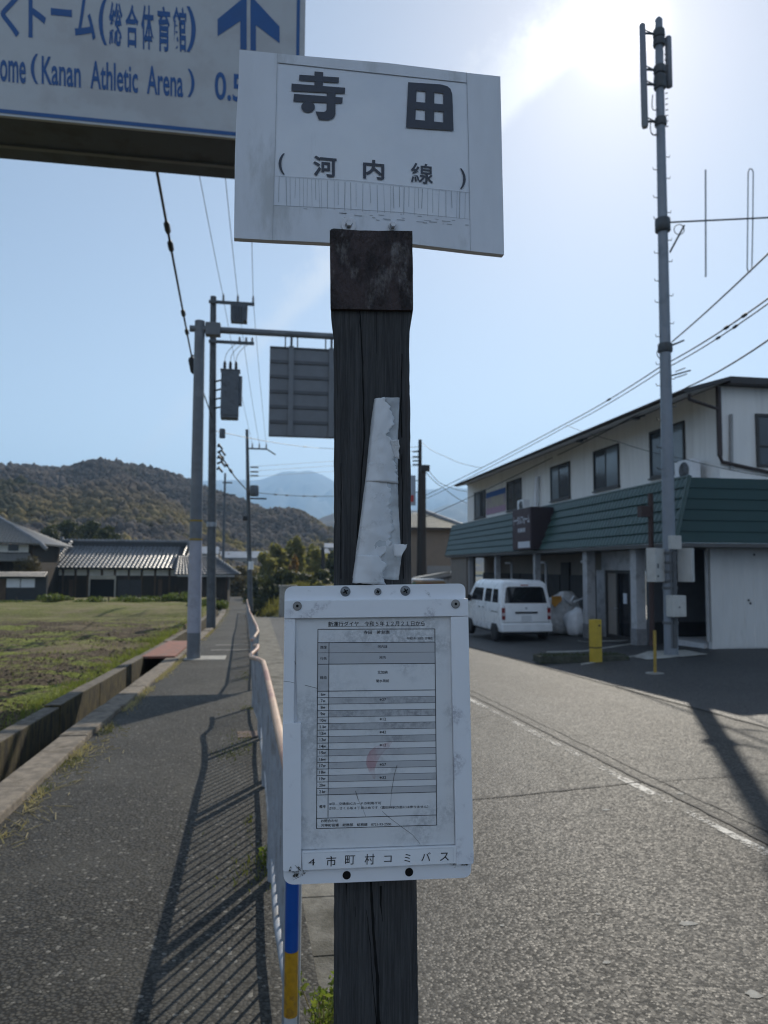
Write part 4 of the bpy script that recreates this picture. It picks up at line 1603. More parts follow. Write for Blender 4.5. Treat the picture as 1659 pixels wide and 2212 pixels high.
d2 = 29.0
b2_ = gnd(456, 1360)
Y2 = b2_.y
u2 = utility('utility_pole', b2_, on_y(461, 641, Y2), .185, .12, POLEC, 'concrete utility pole with transformer just behind the grey sign mast')
for y, xs_, dx0, dx1 in ((656, (483, 514, 547), 452, 550), (741, (518, 532, 545), 452, 549)):
    p = on_y(460, y, Y2)
    xa, xb_ = on_y(dx0, y, Y2).x, on_y(dx1, y, Y2).x
    arm(u2, p, xa, xb_, .11)
    for x in xs_:
        q = on_y(x, y, Y2)
        insul(u2, (q.x, p.y - .2, p.z + .05), .32 if y < 700 else .2, .06)
p0, p1 = on_y(500, 666, Y2), on_y(534, 702, Y2)
b = MB()
b.box(((p0.x + p1.x) / 2, Y2 - .3, (p0.z + p1.z) / 2), (p1.x - p0.x, .5, p0.z - p1.z), taper=1.05)
for k in range(5):
    b.tube([(p0.x + .08 + k * .1, Y2 - .6, p0.z - .1), (p0.x + .14 + k * .08, Y2 - .6, p1.z - .12)], .035, 6)
b.build('switch_box', GEAR, u2)
p0, p1 = on_y(480, 808, Y2), on_y(516, 905, Y2)
b = MB()
cx = (p0.x + p1.x) / 2
b.span((p0.x, Y2 - .75, p1.z), (p1.x, Y2 - .2, p0.z))
b.span((p0.x - .04, Y2 - .77, p0.z - .02), (p1.x + .04, Y2 - .18, p0.z + .03))
b.span((p1.x, Y2 - .7, p1.z + .45), (p1.x + .12, Y2 - .25, p0.z - .22))
b.span((p0.x + .01, Y2 - .74, p1.z - .12), (p1.x - .01, Y2 - .21, p1.z))
tr = b.build('transformer', GEAR, u2, bevel=.02)
for k in range(3):
    x = p0.x + .12 + k * .22
    b = MB()
    b.lathe((x, Y2 - .47, p0.z + .03), [(.055, 0), (.07, .06), (.05, .1), (.07, .16), (.05, .2), (.065, .26), (.03, .38)], 10)
    b.build('bushing', BLACK, tr)
for k in range(4):
    z = p0.z - .35 - k * .36
    MB().tube([(p0.x, Y2 - .4, z), (on_y(462, 850, Y2).x, Y2 - .05, z)], .035, 6).build('bracket', BLACK, u2)
q = on_y(481, 939, Y2)
MB().lathe((q.x, Y2 - .25, q.z - .18), [(.11, 0), (.12, .03), (.12, .33), (.10, .37)], 14).build('cable_box', GEAR, u2)
p = on_y(457, 1133, Y2)
MB().tube([(p.x, p.y, p.z - .09), (p.x, p.y, p.z + .09)], [.20, .20], 16).build('band', STEEL, u2)
b = MB()
for k, yy in enumerate((965, 978, 990, 1002, 1014)):
    q = on_y(468 + 6 * (k % 2), yy, Y2)
    b.tube([(b2_.x + .12, Y2 - .1, q.z), (q.x + .1, Y2 - .3, q.z + .05), (q.x + .25, Y2 - .3, q.z - .15)], .045, 6)
b.build('cable_clamps', BLACK, u2)

Y3 = 52.0
b3 = on_y(541, 1312, Y3)
u3 = utility('utility_pole', b3, on_y(533.5, 928, Y3), .19, .10, POLEC, 'slim utility pole with a round transformer in the middle distance')
p = on_y(537, 970, Y3)
arm(u3, p, on_y(533, 970, Y3).x, on_y(576, 970, Y3).x, .1)
pa, pb = on_y(576, 971, Y3), on_y(595, 983, Y3)
MB().tube([(pa.x, p.y - .2, pa.z), (pb.x, p.y - .2, pb.z)], .05, 6).build('crossarm', POLEC, u3)
for x in (545, 560, 575):
    q = on_y(x, 970, Y3)
    insul(u3, (q.x, p.y - .2, p.z + .03), .4, .07)
for k, y in enumerate((1010, 1020, 1028)):
    q = on_y(541, y, Y3)
    MB().span((q.x, Y3 - .3, q.z - .05), (q.x + .55, Y3 - .2, q.z + .03)).build('bracket', BLACK, u3)
q = on_y(549.5, 1073, Y3)
MB().lathe((q.x, Y3 - .4, q.z), [(.26, 0), (.30, .05), (.30, .66), (.26, .74)], 16).build('transformer', GEAR, u3)
q = on_y(541, 1078, Y3)
MB().span((q.x, Y3 - .5, q.z - .05), (q.x + 1.1, Y3 - .4, q.z + .05)).build('bracket', BLACK, u3)
q = on_y(536, 1120, Y3)
MB().box((q.x - .2, Y3, q.z), (.3, .3, .3)).build('cable_box', BLACK, u3)
q = on_y(541, 1230, Y3)
MB().lathe((q.x, Y3, q.z), [(.21, 0), (.21, .55)], 14).build('white_wrap', WHITEPAINT, u3)

Y4 = 96.0
b4 = on_y(481, 1262, Y4)
u4 = utility('utility_pole', b4, on_y(486.5, 1022, Y4), .20, .12, POLEC, 'thin far utility pole rising behind the tiled gate roof')
for y in (1043, 1069):
    p = on_y(486, y, Y4)
    arm(u4, p, on_y(481, y, Y4).x, on_y(502 if y < 1060 else 509, y, Y4).x, .16)

Y5 = 42.0
b5 = on_y(905, 1262, Y5)
u5 = utility('utility_pole', b5, on_y(907.5, 950, Y5), .15, .10, WOODP, 'dark slim pole with a wire rack beside the tan tiled building', 'poles by the tan building')
for y in (976, 987, 996, 1004):
    p = on_y(907, y, Y5)
    MB().tube([(p.x, Y5 - .1, p.z), (p.x - .45, Y5 - .15, p.z - .03)], .045, 6).build('bracket', BLACK, u5)
b5b = on_y(913, 1262, Y5 - .5)
u5b = utility('utility_pole', b5b, on_y(914, 1009, Y5 - .5), .21, .16, WOODP, 'shorter and thicker dark pole standing against the slim pole', 'poles by the tan building')
q = on_y(917, 1012, Y5 - .5)
MB().box((q.x, Y5 - .6, q.z), (.5, .3, .35)).build('clamp', BLACK, u5b)
tg = thing('hanging_sign', tuple(on_y(893, 1075, Y5)), 'narrow grey and red sign board fixed left of the dark poles', 'sign')
pa, pb = on_y(884, 1027, Y5), on_y(897, 1092, Y5)
MB().span((pa.x, Y5 - .1, pb.z), (pb.x, Y5, pa.z)).build('board', mat('bluish_sign_grey', (.34, .38, .44), .5, .05), tg)
pc = on_y(893, 1070, Y5)
MB().span((pa.x + .02, Y5 - .115, pb.z + .2), (pc.x, Y5 - .102, pc.z)).build('red_panel', mat('red_paint', (.42, .05, .05), .5, .1), tg)
MB().tube([(pb.x - .05, Y5 - .05, pa.z - .3), (b5.x, Y5, pa.z - .3)], .03, 6).build('bracket', BLACK, tg)
Y6 = 74.0
u6 = utility('utility_pole', on_y(700, 1262, Y6), on_y(697, 1183, Y6), .22, .17, WOODP, 'short dark pole among the trees just left of the timber post', 'poles by the tan building')

WIRE = mat('black_cable', (0.018, 0.018, 0.02), .6, .1, 9)
WIREG = mat('grey_conductor', (0.20, 0.21, 0.22), .5, .1, 9)


def wire(label, pts, r=.008, sag=0.0, m=None, name='power_line', group=None, lumps=None, n=14):
    b = MB()
    P = []
    for i, (a, c_) in enumerate(zip(pts, pts[1:])):
        a, c_ = Vector(a), Vector(c_)
        for k in range(n):
            t = k / n
            q = a.lerp(c_, t)
            q.z -= sag * 4 * t * (1 - t)
            P.append(q)
    P.append(Vector(pts[-1]))
    b.tube(P, r, 6)
    for l_ in lumps or ():
        i = int(l_ * (len(P) - 2))
        d = (P[i + 1] - P[i])
        b.tube([P[i], P[i] + d * .15, P[i] + d * .5, P[i] + d * .65], [r, r * 2.3, r * 2.3, r], 6)
    return tag(b.build(name, m or WIRE), label, 'cable', group)


GL = 'overhead conductors along the road'
for (xa, ya, x2, lab_) in ((432, 385, 483, 'left of three thin grey conductors running overhead to the pole with transformer'), (487, 385, 514, 'middle of three thin grey conductors running overhead to the pole with transformer'), (541, 385, 547, 'right of three thin grey conductors running overhead to the pole with transformer')):
    a = on_y(x2, 644, Y2 - .2)
    bq = at(xa, ya, 20)
    wire(lab_, [a, bq, bq + (bq - a) * 2.2], .011, .05, WIREG, group=GL)
for k, (x2, x3) in enumerate(((483, 545), (514, 560), (547, 575))):
    wire(('lowest', 'middle', 'outermost')[k] + ' conductor slanting down from the transformer pole to the slim distant pole', [on_y(x2, 648, Y2 - .2), on_y(x3, 958, Y3 - .2)], .010, .25, WIREG, group=GL)
a = at(340, 375, 10.4)
c1 = at(415, 775, 21)
e = on_y(458, 900, Y2 - .1)
wire('thick black telephone cable hanging in front of the pale sky at left', [a + (a - c1) * 1.4, a, c1, e], .022, .03, lumps=(.26, .40, .43, .55, .6))
cl = thing('cable_closure', tuple(at(415, 792, 20.8)), 'black splice closure hanging on the thick cable beside the mast', 'cable closure')
qa, qb = at(413, 772, 20.8), at(419, 808, 20.9)
MB().tube([qa, qa.lerp(qb, .15), qa.lerp(qb, .85), qb], [.06, .095, .085, .04], 12).build('shell', BLACK, cl)
MB().tube([qa, at(417, 768, 20.9)], .03, 8).build('clip', BLACK, cl)
wire('lumpy black cable dropping from the transformer pole to the slim pole', [on_y(474, 978, Y2 - .3), on_y(492, 1008, Y2 + 6), on_y(508, 1031, Y2 + 12), on_y(538, 1064, Y3 - .2)], .035, .0, lumps=(.1, .3, .45, .5))
wire('thin black cable dropping along the left side of the slim pole', [on_y(538, 1062, Y3 - .2), on_y(541, 1200, Y3 - .2)], .03, 0)
wire('cable with small markers crossing level in front of the blue mountain', [on_y(552, 1064, Y3), on_y(722, 1072, Y3 + 4), on_y(912, 1062, Y5)], .022, .1, lumps=(.12, .2, .3, .4))
for k, (y0, y1) in enumerate(((1008, 985), (1018, 1000), (1030, 1018))):
    wire(('upper', 'middle', 'lower')[k] + ' of three hair thin wires crossing in front of the mountain top', [on_y(541, y0, Y3), on_y(722, y0 - 12, 60), on_y(907, y1 - 12, Y5)], .012, .0, WIREG, group='thin wires across the mountain')
wire('faint wire dipping under the far sign with a small round marker', [on_y(462, 930, Y2), on_y(690, 968, 44), on_y(905, 965, Y5)], .014, .1, WIREG, lumps=(.42,))
# drops from the transformer
for k in range(3):
    q = p0
    x = on_y(480, 806, Y2).x + .12 + k * .22
    zt = on_y(480, 806, Y2).z + .40
    xt = on_y((518, 532, 545)[k], 741, Y2).x
    zt2 = on_y(518, 741, Y2).z
    b = MB()
    P = []
    for i in range(9):
        t = i / 8
        P.append((x + (xt - x) * t ** 1.6, Y2 - .47 + .25 * t, zt + (zt2 - zt) * t ** .8 - .0))
    b.tube(P, .012, 5)
    b.build('jumper_wire', WIREG, u2)
# ------------------------------------------------------------------ the shop building on the right
def lot(y):
    return zroad(min(y, 46))


PLASTER = mat('dirty_white_plaster', (0.80, 0.785, 0.755), 0.85, 0.05, 2.5, col2=(0.68, 0.66, 0.63), thr=(.48, .78), s2=1.6, stretch=(1.6, 1.6, .16), bump=.15)
SIDING = mat('cream_siding', (0.62, 0.61, 0.59), 0.7, 0.06, 2.0, col2=(0.54, 0.53, 0.505), thr=(.50, .75), s2=2.0, stretch=(1.6, 1.6, .3))
ROOFD = mat('dark_brown_fascia', (0.055, 0.050, 0.050), 0.6, 0.15, 5)
SOFFIT = mat('grey_soffit', (0.55, 0.54, 0.53), 0.8, 0.1, 3)
GREEN = mat('green_roof_tile', (0.042, 0.082, 0.074), 0.36, 0.15, 4, col2=(0.036, 0.072, 0.066), s2=2.5, spec=.5)
FRAMED = mat('bronze_window_frame', (0.045, 0.043, 0.042), .45, .1, 9)
GLASS = glass('window_glass', (0.045, 0.055, 0.065), .08)
GLASSP = glass('curtained_glass', (0.17, 0.20, 0.22), .12)
BROWNP = mat('brown_downpipe', (0.05, 0.036, 0.034), .5, .12, 8)
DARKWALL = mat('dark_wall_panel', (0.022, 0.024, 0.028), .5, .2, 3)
BEIGE = mat('beige_wall_board', (0.22, 0.195, 0.17), .85, .08, 3)
GREYP = mat('grey_painted_pillar', (0.42, 0.42, 0.43), .7, .07, 5, col2=(.30, .30, .30), s2=3)

XU, YU, YE = 12.1, 17.95, 42.6
XM, ZMT = 10.9, 3.88
shop = thing('shop_building', (XU, YU, -.5), 'two storey white shop building with a green tiled canopy roof along its front', 'building')
XE = 10.7
ze = on_x(1488, 835, XE).z
zt = on_y(1530, 811, 17.6).z
mb = MB()
mb.span((XU, YU, 3.5), (30, YE, zt - .178))
mb.build('wall', PLASTER, shop)
b = MB()
# roof: eave along the road, flat top beyond, fascia along the near end
b.add([(XE, 17.27, ze), (XE, 40.1, ze), (XU + .1, 43.1, zt - .004), (XU + .1, 17.55, zt - .004), (XE, 17.27, ze - .11), (XE, 40.1, ze - .11), (XU + .1, 43.1, zt - .12), (XU + .1, 17.55, zt - .12)],
      [(0, 1, 2, 3), (7, 6, 5, 4), (0, 4, 5, 1), (2, 6, 7, 3), (0, 3, 7, 4), (1, 5, 6, 2)])
b.span((XU + .102, 17.55, zt - .175), (30, 43.1, zt))
roof = b.build('roof', ROOFD, shop)
MB().poly([(XE + .03, 17.45, ze - .113), (XU - .003, 17.75, zt - .128), (XU - .003, 42.5, zt - .128), (XE + .03, 40.0, ze - .113)], (0, 0, -.03)).build('soffit', SOFFIT, shop)
g_ = MB()
g_.tube([(XE - .05, 17.25, ze - .06), (XE - .05, 40.1, ze - .06)], .045, 8)
g_.build('gutter', BROWNP, roof)
p1_, p2_ = on_x(1489, 850, XE - .04), on_y(1552, 884, YU - .08)
dp = MB()
dp.tube([p1_, p1_ - Vector((0, 0, .15)), p2_, p2_ - Vector((0, 0, .12))], .045, 8)
pb_ = on_y(1555, 985, YU - .08)
dp.tube([on_y(1551, 836, YU - .08), pb_], .07, 8)
dp.tube([pb_, on_y(1560, 998, YU - .08), on_y(1659, 1020, YU - .08), on_y(1700, 1029, YU - .08)], .05, 8)
dp.build('downpipe', BROWNP, shop)
MB().tube([on_y(1579, 895, YU - .05), on_y(1580, 1012, YU - .05)], .045, 8).build('vent_pipe', mat('grey_pipe', (.33, .33, .33), .6, .1, 6), shop)


def window_x(x0, x1, yt, yb, split, panes=(GLASS, GLASSP), X=XU, parent=None, fr=.07):
    """window on the road side wall, from photograph corners on the wall's plane"""
    a, c_ = on_x(x0, yt, X), on_x(x1, yt, X)
    z1, z0 = a.z, on_x(x0, yb, X).z
    ya, yb_ = max(a.y, c_.y), min(a.y, c_.y)
    wdw = MB()
    for (q0, q1, s0, s1) in ((yb_, ya, z1 - fr, z1), (yb_, ya, z0, z0 + fr), (yb_, yb_ + fr, z0 + fr, z1 - fr), (ya - fr, ya, z0 + fr, z1 - fr)):
        wdw.span((X - .06, q0, s0), (X - .002, q1, s1))
    ym_ = ya + (yb_ - ya) * split
    wdw.span((X - .05, ym_ - .03, z0 + fr), (X - .002, ym_ + .03, z1 - fr))
    o = wdw.build('window', FRAMED, parent or shop)
    MB().span((X - .022, ym_ + .03, z0 + fr), (X - .004, ya - fr, z1 - fr)).build('pane', panes[0], o)
    MB().span((X - .034, yb_ + fr, z0 + fr), (X - .004, ym_ - .03, z1 - fr)).build('pane', panes[1], o)
    MB().span((X - .10, yb_ - .04, z0 - .05), (X - .002, ya + .04, z0 - .002)).build('sill', FRAMED, o)
    return o


window_x(1026, 1049, 1065, 1121.5, .55, (GLASSP, GLASS))
window_x(1096, 1127, 1042, 1105.6, .5, (GLASS, GLASS))
window_x(1190.7, 1232, 1010, 1084, .45, (GLASSP, GLASS))
window_x(1283.6, 1338, 976, 1062.5, .5)
window_x(1405, 1480, 934, 1034.8, .45)
a, c_ = on_y(1630, 894, YU), on_y(1632, 1009, YU)
wdw = MB()
for (q0, q1, s0, s1) in ((a.x, a.x + 1.8, a.z - .08, a.z), (a.x, a.x + 1.8, c_.z, c_.z + .08), (a.x, a.x + .08, c_.z + .08, a.z - .08), (a.x + .9, a.x + .97, c_.z + .08, a.z - .08), (a.x + .08, a.x + .9, c_.z + .55, c_.z + .6)):
    wdw.span((q0, YU - .06, s0), (q1, YU - .002, s1))
o = wdw.build('window', FRAMED, shop)
MB().span((a.x + .08, YU - .02, c_.z + .08), (a.x + 1.72, YU - .004, a.z - .08)).build('pane', GLASS, o)
# cloth banner between the two far windows
pa, pb = on_x(1051, 1066, XU), on_x(1093, 1054, XU)
zb_ = on_x(1051, 1113, XU).z
ban = MB().span((XU - .03, pb.y, zb_), (XU - .003, pa.y, pa.z)).build('wall_banner', mat('faded_banner', (.40, .36, .30), .8, .1, 3, col2=(.36, .30, .36), s2=1.2), shop)
h = pa.z - zb_
MB().span((XU - .034, pb.y, zb_ + h * .76), (XU - .0305, pa.y, pa.z)).build('blue_band', mat('banner_blue', (.05, .12, .32), .8, .06, 3), ban)
MB().span((XU - .034, pb.y, zb_), (XU - .0305, pa.y, zb_ + h * .28)).build('pink_band', mat('banner_pink', (.40, .27, .36), .8, .08, 3), ban)
lt = MB()
for r_ in range(3):
    z = zb_ + h * (.38 + .12 * r_)
    y = pb.y + .25
    while y < pa.y - .3:
        L_ = random.uniform(.1, .3)
        lt.span((XU - .034, y, z), (XU - .0305, y + L_, z + .1))
        y += L_ + .1
# canopy roof: road side with ribbed tiles, near end plain steps
RB = 6
XB, YB0, ZB = 10.2, 17.05, 2.17
mb = MB()


def canopy_pt(s, v):
    """s along the front (0 near .. 1 far), v up the slope"""
    yn = YB0 + (17.5 - YB0) * v
    yf = 40.3 + (41.5 - 40.3) * v
    return Vector((XB + (XM - XB) * v, yn + (yf - yn) * s, ZB + (ZMT - ZB) * v))


NC = 110
nrm = Vector((-(ZMT - ZB), 0, (XM - XB))).normalized()
for k in range(RB):
    v0, v1 = k / RB, (k + 1) / RB
    lo, hi, lip = [], [], []
    for i in range(NC * 4 + 1):
        s = i / (NC * 4)
        cor = (.020, .034, .020, 0.0)[i % 4]
        lo.append(canopy_pt(s, v0) + nrm * (.055 + cor))
        hi.append(canopy_pt(s, v1) + nrm * (.012 + cor * .8))
        lip.append(canopy_pt(s, v0) + nrm * .0)
    mb.grid([lip, lo, hi], smooth=False)
can = mb.build('canopy_roof', GREEN, shop)
mb = MB()
nr2 = Vector((0, -(ZMT - ZB), (17.5 - YB0))).normalized()
for k in range(RB):
    v0, v1 = k / RB, (k + 1) / RB
    def ep_(v, X=None):
        return Vector((XB + (XM - XB) * v if X is None else X, YB0 + (17.5 - YB0) * v, ZB + (ZMT - ZB) * v))
    mb.grid([[ep_(v0), ep_(v0, 30)], [ep_(v0) + nr2 * .035, ep_(v0, 30) + nr2 * .035], [ep_(v1) + nr2 * .008, ep_(v1, 30) + nr2 * .008]], smooth=False)
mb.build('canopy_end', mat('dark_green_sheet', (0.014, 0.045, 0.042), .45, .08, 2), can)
mb = MB()
mb.tube([(XB - .02, YB0 - .02, ZB), (XM, 17.47, ZMT + .03)], .06, 8)
mb.tube([(XB - .02, 40.3, ZB), (XM, 41.5, ZMT + .03)], .06, 8)
mb.tube([(XM, 17.5, ZMT + .02), (XM, 41.5, ZMT + .02)], .05, 8)
mb.build('canopy_ridge', GREEN, can)
mb = MB()
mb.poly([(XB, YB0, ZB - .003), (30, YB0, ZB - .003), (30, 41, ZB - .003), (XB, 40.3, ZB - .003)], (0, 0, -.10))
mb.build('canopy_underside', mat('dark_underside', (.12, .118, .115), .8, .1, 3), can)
mb = MB()
mb.poly([(XM, 17.5, ZMT - .02), (30, 17.5, ZMT - .02), (30, YU, ZMT - .02), (XU, YU, ZMT - .02), (XU, 41.5, ZMT - .02), (XM, 41.5, ZMT - .02)])
mb.build('canopy_top', SOFFIT, can)
# ground floor
gp = MB()
XP = 10.62
PY = [36.9, 32.5, 27.6]
for y in PY:
    gp = MB().span((XP - .10, y - .12, lot(y) - .1), (XP + .12, y + .12, ZB - .104))
    gp.build('pillar', GREYP, shop)
for y in (22.95, 19.75):
    o = MB().span((XP - .13, y - .17, lot(y) + .45), (XP + .15, y + .17, ZB - .104)).build('pillar', GREYP, shop)
    MB().span((XP - .145, y - .185, lot(y) - .1), (XP + .165, y + .185, lot(y) + .449)).build('plinth', mat('pillar_plinth', (.20, .20, .205), .8, .15, 8), o)
o = MB().span((XP - .2, 36.95, lot(38) - .1), (XP + .3, 40.0, ZB - .104)).build('corner_wall', BEIGE, shop)
bw = MB()
bw.span((12.3, 23.3, 1.25), (12.5, 40, ZB - .104))
bw.build('back_wall', BEIGE, shop)
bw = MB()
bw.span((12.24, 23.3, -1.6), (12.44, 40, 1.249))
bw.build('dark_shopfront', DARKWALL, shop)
bw = MB()
for y in (24.6, 26.2, 29.2, 31.0, 34, 35.6):
    bw.span((12.20, y - .03, lot(y)), (12.238, y + .03, 1.25))
bw.build('shopfront_mullion', FRAMED, shop)
for y in (25.2, 29.4, 33.6):
    MB().tube([(11.4, y, 1.75), (11.4, y - .75, 1.75), (11.4, y - .8, 1.68), (11.4, y - .8, lot(y))], .05, 8).build('white_pipe', WHITEPAINT, shop)
MB().span((12.2, 28.2, -.2), (12.29, 29.0, 1.75)).build('tall_panel', DARKWALL, shop)
# entrance bay with dark glazed doors
mb = MB()
mb.span((11.2, 20.0, 1.46), (11.35, 23.2, ZB - .104))
mb.span((11.2, 23.0, -1.0), (11.35, 23.6, 1.459))
mb.span((11.35, 23.2, -1.2), (12.5, 23.3, ZB - .104))
mb.build('entrance_wall', GREYP, shop)
dr_ = MB()
ys_ = (20.75, 21.35, 22.2, 22.95)
for y in ys_:
    dr_.span((11.22, y - .05, -.72), (11.30, y + .05, 1.46))
dr_.span((11.225, 20.7, 1.36), (11.305, 23.0, 1.459))
dr_.span((11.225, 20.7, -.74), (11.305, 23.0, -.60))
door = dr_.build('entrance_door', FRAMED, shop)
MB().span((11.255, 20.8, -.6), (11.275, 22.2, 1.36)).build('pane', glass('dark_door_glass', (.012, .014, .018), .1), door)
MB().span((11.255, 22.25, -.6), (11.275, 22.9, 1.36)).build('pane', mat('beige_door_panel', (.26, .235, .21), .6, .06, 4), door)
MB().span((11.24, 21.6, .42), (11.253, 21.82, .74)).build('notice', mat('paper_notice', (.62, .66, .72), .7, .03, 9), door)
MB().box((11.21, 22.25, .25), (.05, .16, .05)).build('handle', ZINC, door)
# right hand recess and end wall
mb = MB()
mb.span((13.2, 17.9, -.9), (13.4, 20.0, ZB - .104))
mb.span((11.1, 20.0, -.9), (13.2, 20.15, ZB - .104))
mb.build('recess_wall', mat('dark_grey_wall', (.10, .105, .115), .8, .1, 3), shop)  # recess walls in a darker grey than the pillars
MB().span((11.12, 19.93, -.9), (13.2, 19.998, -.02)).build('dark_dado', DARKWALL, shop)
mb = MB()
x = 11.8
k = 0
V, F = [], []
while x < 30:
    for j, (dx, dy) in enumerate(((0, 0), (.16, 0), (.18, -.012), (.22, -.012), (.24, 0))):
        V += [(x + dx, 17.8 + dy, lot(18) + .06), (x + dx, 17.8 + dy, ZB - .104)]
    x += .30
n = len(V) // 2
F = [(2 * i, 2 * i + 2, 2 * i + 3, 2 * i + 1) for i in range(n - 1)]
mb.add(V, F)
mb.span((11.81, 17.815, lot(18)), (30, 17.9, ZB - .106))
mb.build('end_wall', SIDING, shop)
MB().span((11.62, 17.78, lot(18)), (11.79, 17.95, ZB - .104)).build('corner_post', SIDING, shop)
MB().tube([(11.55, 17.85, 2.0), (11.55, 17.85, lot(18) + .2)], .045, 8).build('downpipe', mat('grey_pipe', (.33, .33, .33), .6, .1, 6), shop)
MB().span((11.5, 18.0, lot(18) - .1), (13.2, 19.9, lot(18) + .13)).build('entrance_step', mat('white_step', (.52, .52, .53), .7, .08, 6), shop)
mb = MB()
for (x, z) in ((12.9, 1.9), (12.7, .7), (12.75, .62), (14.6, -.35), (13.4, -.2)):
    mb.lathe((x, 17.785, z), [(.03, 0), (.03, .008), (.0001, .009)], 10, (0, -1, 0))
mb.build('wall_hole', BLACK, shop)
for px, py in ((1374, 900), (1252, 950)):
    q = on_x(px, py, XU - .3)
    b = MB()
    b.tube([(XU, q.y, q.z + .05), (q.x + .1, q.y, q.z)], .03, 6)
    b.box((q.x, q.y, q.z - .02), (.2, .16, .14))
    b.build('wall_lamp', DARKSTEEL, shop)
# projecting box sign
sx = 9.85
pn, pf = on_x(1147, 1100, sx), on_x(1107, 1115, sx)
zs1, zs0 = on_x(1147, 1094, sx).z, on_x(1147, 1187, sx).z
sg = thing('box_sign', (sx, pn.y, zs0), 'dark maroon box sign with white lettering hung on the green canopy roof', 'sign')
MB().span((sx, pn.y, zs0), (10.75, pf.y, zs1)).build('sign_box', mat('maroon_black_box', (.030, .020, .026), .5, .1, 4), sg, bevel=.02)
fc = MB().span((sx - .015, pn.y + .04, zs0 + .04), (sx - .001, pf.y - .04, zs1 - .04)).build('sign_face', mat('maroon_face', (.045, .022, .030), .5, .1, 4), sg)
lt = MB()


def sgp(u, v):
    return Vector((sx - .018, pf.y + (pn.y - pf.y) * u, zs1 + (zs0 - zs1) * v))


put_text(lt, 'トータルフォーム', sgp(.08, .38), sgp(.94, .38), sgp(.08, .17), bold=.03)
put_text(lt, '河南店', sgp(.30, .58), sgp(.72, .58), sgp(.30, .47), bold=.03)
lt.poly([sgp(.32, .80), sgp(.95, .80), sgp(.95, .95), sgp(.32, .95)][::-1])
lt.build('lettering', mat('sign_white', (.55, .57, .62), .5, .03, 9), fc)


def ac_unit(x, y, z, label, zr=0):
    t = thing('air_conditioner', (x, y, z), label, 'air conditioner', 'outdoor air conditioner units')
    MB().box((x + .15, y + .4, z + .36), (.30, .80, .60)).build('casing', WHITEPAINT, t, bevel=.012)
    b = MB()
    for r_ in (.05, .10, .15, .20, .235):
        P = [(x - .012, y + .32 + r_ * math.cos(a_), z + .36 + r_ * math.sin(a_)) for a_ in np.linspace(0, 2 * math.pi, 25)]
        b.tube(P, .007, 5, caps=False)
    b.build('fan_grille', STEEL, t)
    MB().lathe((x - .002, y + .32, z + .36), [(.235, 0), (.235, .003), (.0001, .003)], 24, (-1, 0, 0)).build('fan_opening', DARKSTEEL, t)
    b = MB()
    for dy in (.1, .7):
        b.box((x + .15, y + dy, z + .03), (.36, .06, .06))
    b.build('foot', BLACK, t)


ac_unit(11.58, 18.5, ZMT, 'white air conditioner unit on the canopy roof below the window by the steel pole')
ac_unit(11.35, 31.0, ZMT, 'white air conditioner unit on the canopy roof above the maroon sign')
MB().tube([(12.0, 31.0, ze - .6), (11.9, 31.0, ZMT + .3)], .10, 8).build('pipe_cover', WHITEPAINT, shop)

for rt_, lc in ((shop, None), (sg, None)) + tuple((o, None) for o in C.objects if o.name.startswith('air_conditioner')):
    # to fit the reach of its cast shadow on the lot the building and its fittings are scaled about the camera, to nine tenths of the size first assumed and correspondingly nearer
    k = 0.9
    rt_.scale = (k, k, k)
    rt_.location = (rt_.location.x * k, rt_.location.y * k, CAMH + (rt_.location.z - CAMH) * k)
# ------------------------------------------------------------------ yard in front of the shop
yb_ = lotp(1287, 1430)
YEL = mat('yellow_bollard_paint', (.50, .34, .035), .5, .1, 7, col2=(.33, .21, .04), thr=(.55, .7), s2=5)
bl = thing('yellow_bollard', tuple(yb_), 'thick square yellow bollard with a chain hook in the planting strip', 'bollard')
rz = R(22)
q = Matrix.Rotation(rz, 3, 'Z')
zt_ = on_y(1287, 1338, yb_.y).z
MB().box((yb_.x, yb_.y, (yb_.z - .1 + zt_) / 2), (.20, .17, zt_ - yb_.z + .1), mtx=q).build('post', YEL, bl, bevel=.008)
MB().box((yb_.x, yb_.y, yb_.z + .30), (.205, .175, .03), mtx=q).build('band', mat('dark_band', (.12, .09, .03), .7, .1, 9), bl)
MB().lathe(Vector((yb_.x, yb_.y, zt_ - .12)) + q @ Vector((.02, -.085, 0)), [(.02, 0), (.02, .02), (.0001, .022)], 10, q @ Vector((0, -1, 0))).build('bolt', BROWNP, bl)
ps = MB()
ps.box((yb_.x - .2, yb_.y + .3, yb_.z + .04), (1.9, .5, .14), rz=R(-5))
tag(ps.build('planting_strip', mat('mossy_kerb', (.06, .06, .045), .95, .3, 8, col2=(.03, .04, .018), s2=5)), kind='structure')
pts = []
for _ in range(700):
    x, y = yb_.x - .2 + random.uniform(-.9, .9), yb_.y + .3 + random.uniform(-.22, .22)
    pts.append((x, y, yb_.z + .10))
tag(blades(pts, .06, .01, 1.0).build('strip_grass', leafmat('dark_weeds', (.025, .04, .012), (.07, .08, .03), .3)), kind='stuff')
mb = MB()
for pts in ([(1255, 1437), (1320, 1425), (1420, 1412), (1420, 1409), (1330, 1421), (1255, 1433)], [(1180, 1410), (1260, 1408), (1380, 1389), (1380, 1387), (1260, 1405), (1180, 1407)]):
    mb.poly([tuple(lotp(x, y, .008)) for x, y in pts])
for pts in ([(1365, 1418), (1400, 1425), (1530, 1413), (1480, 1404), (1400, 1406)],):
    mb.poly([tuple(lotp(x, y, .014)) for x, y in pts])
tag(mb.build('lot_concrete', PAD), kind='structure')
tb0 = lotp(1415, 1455)
tp = thing('thin_yellow_pole', tuple(tb0), 'thin faded yellow pole standing in front of the steel mast', 'pole')
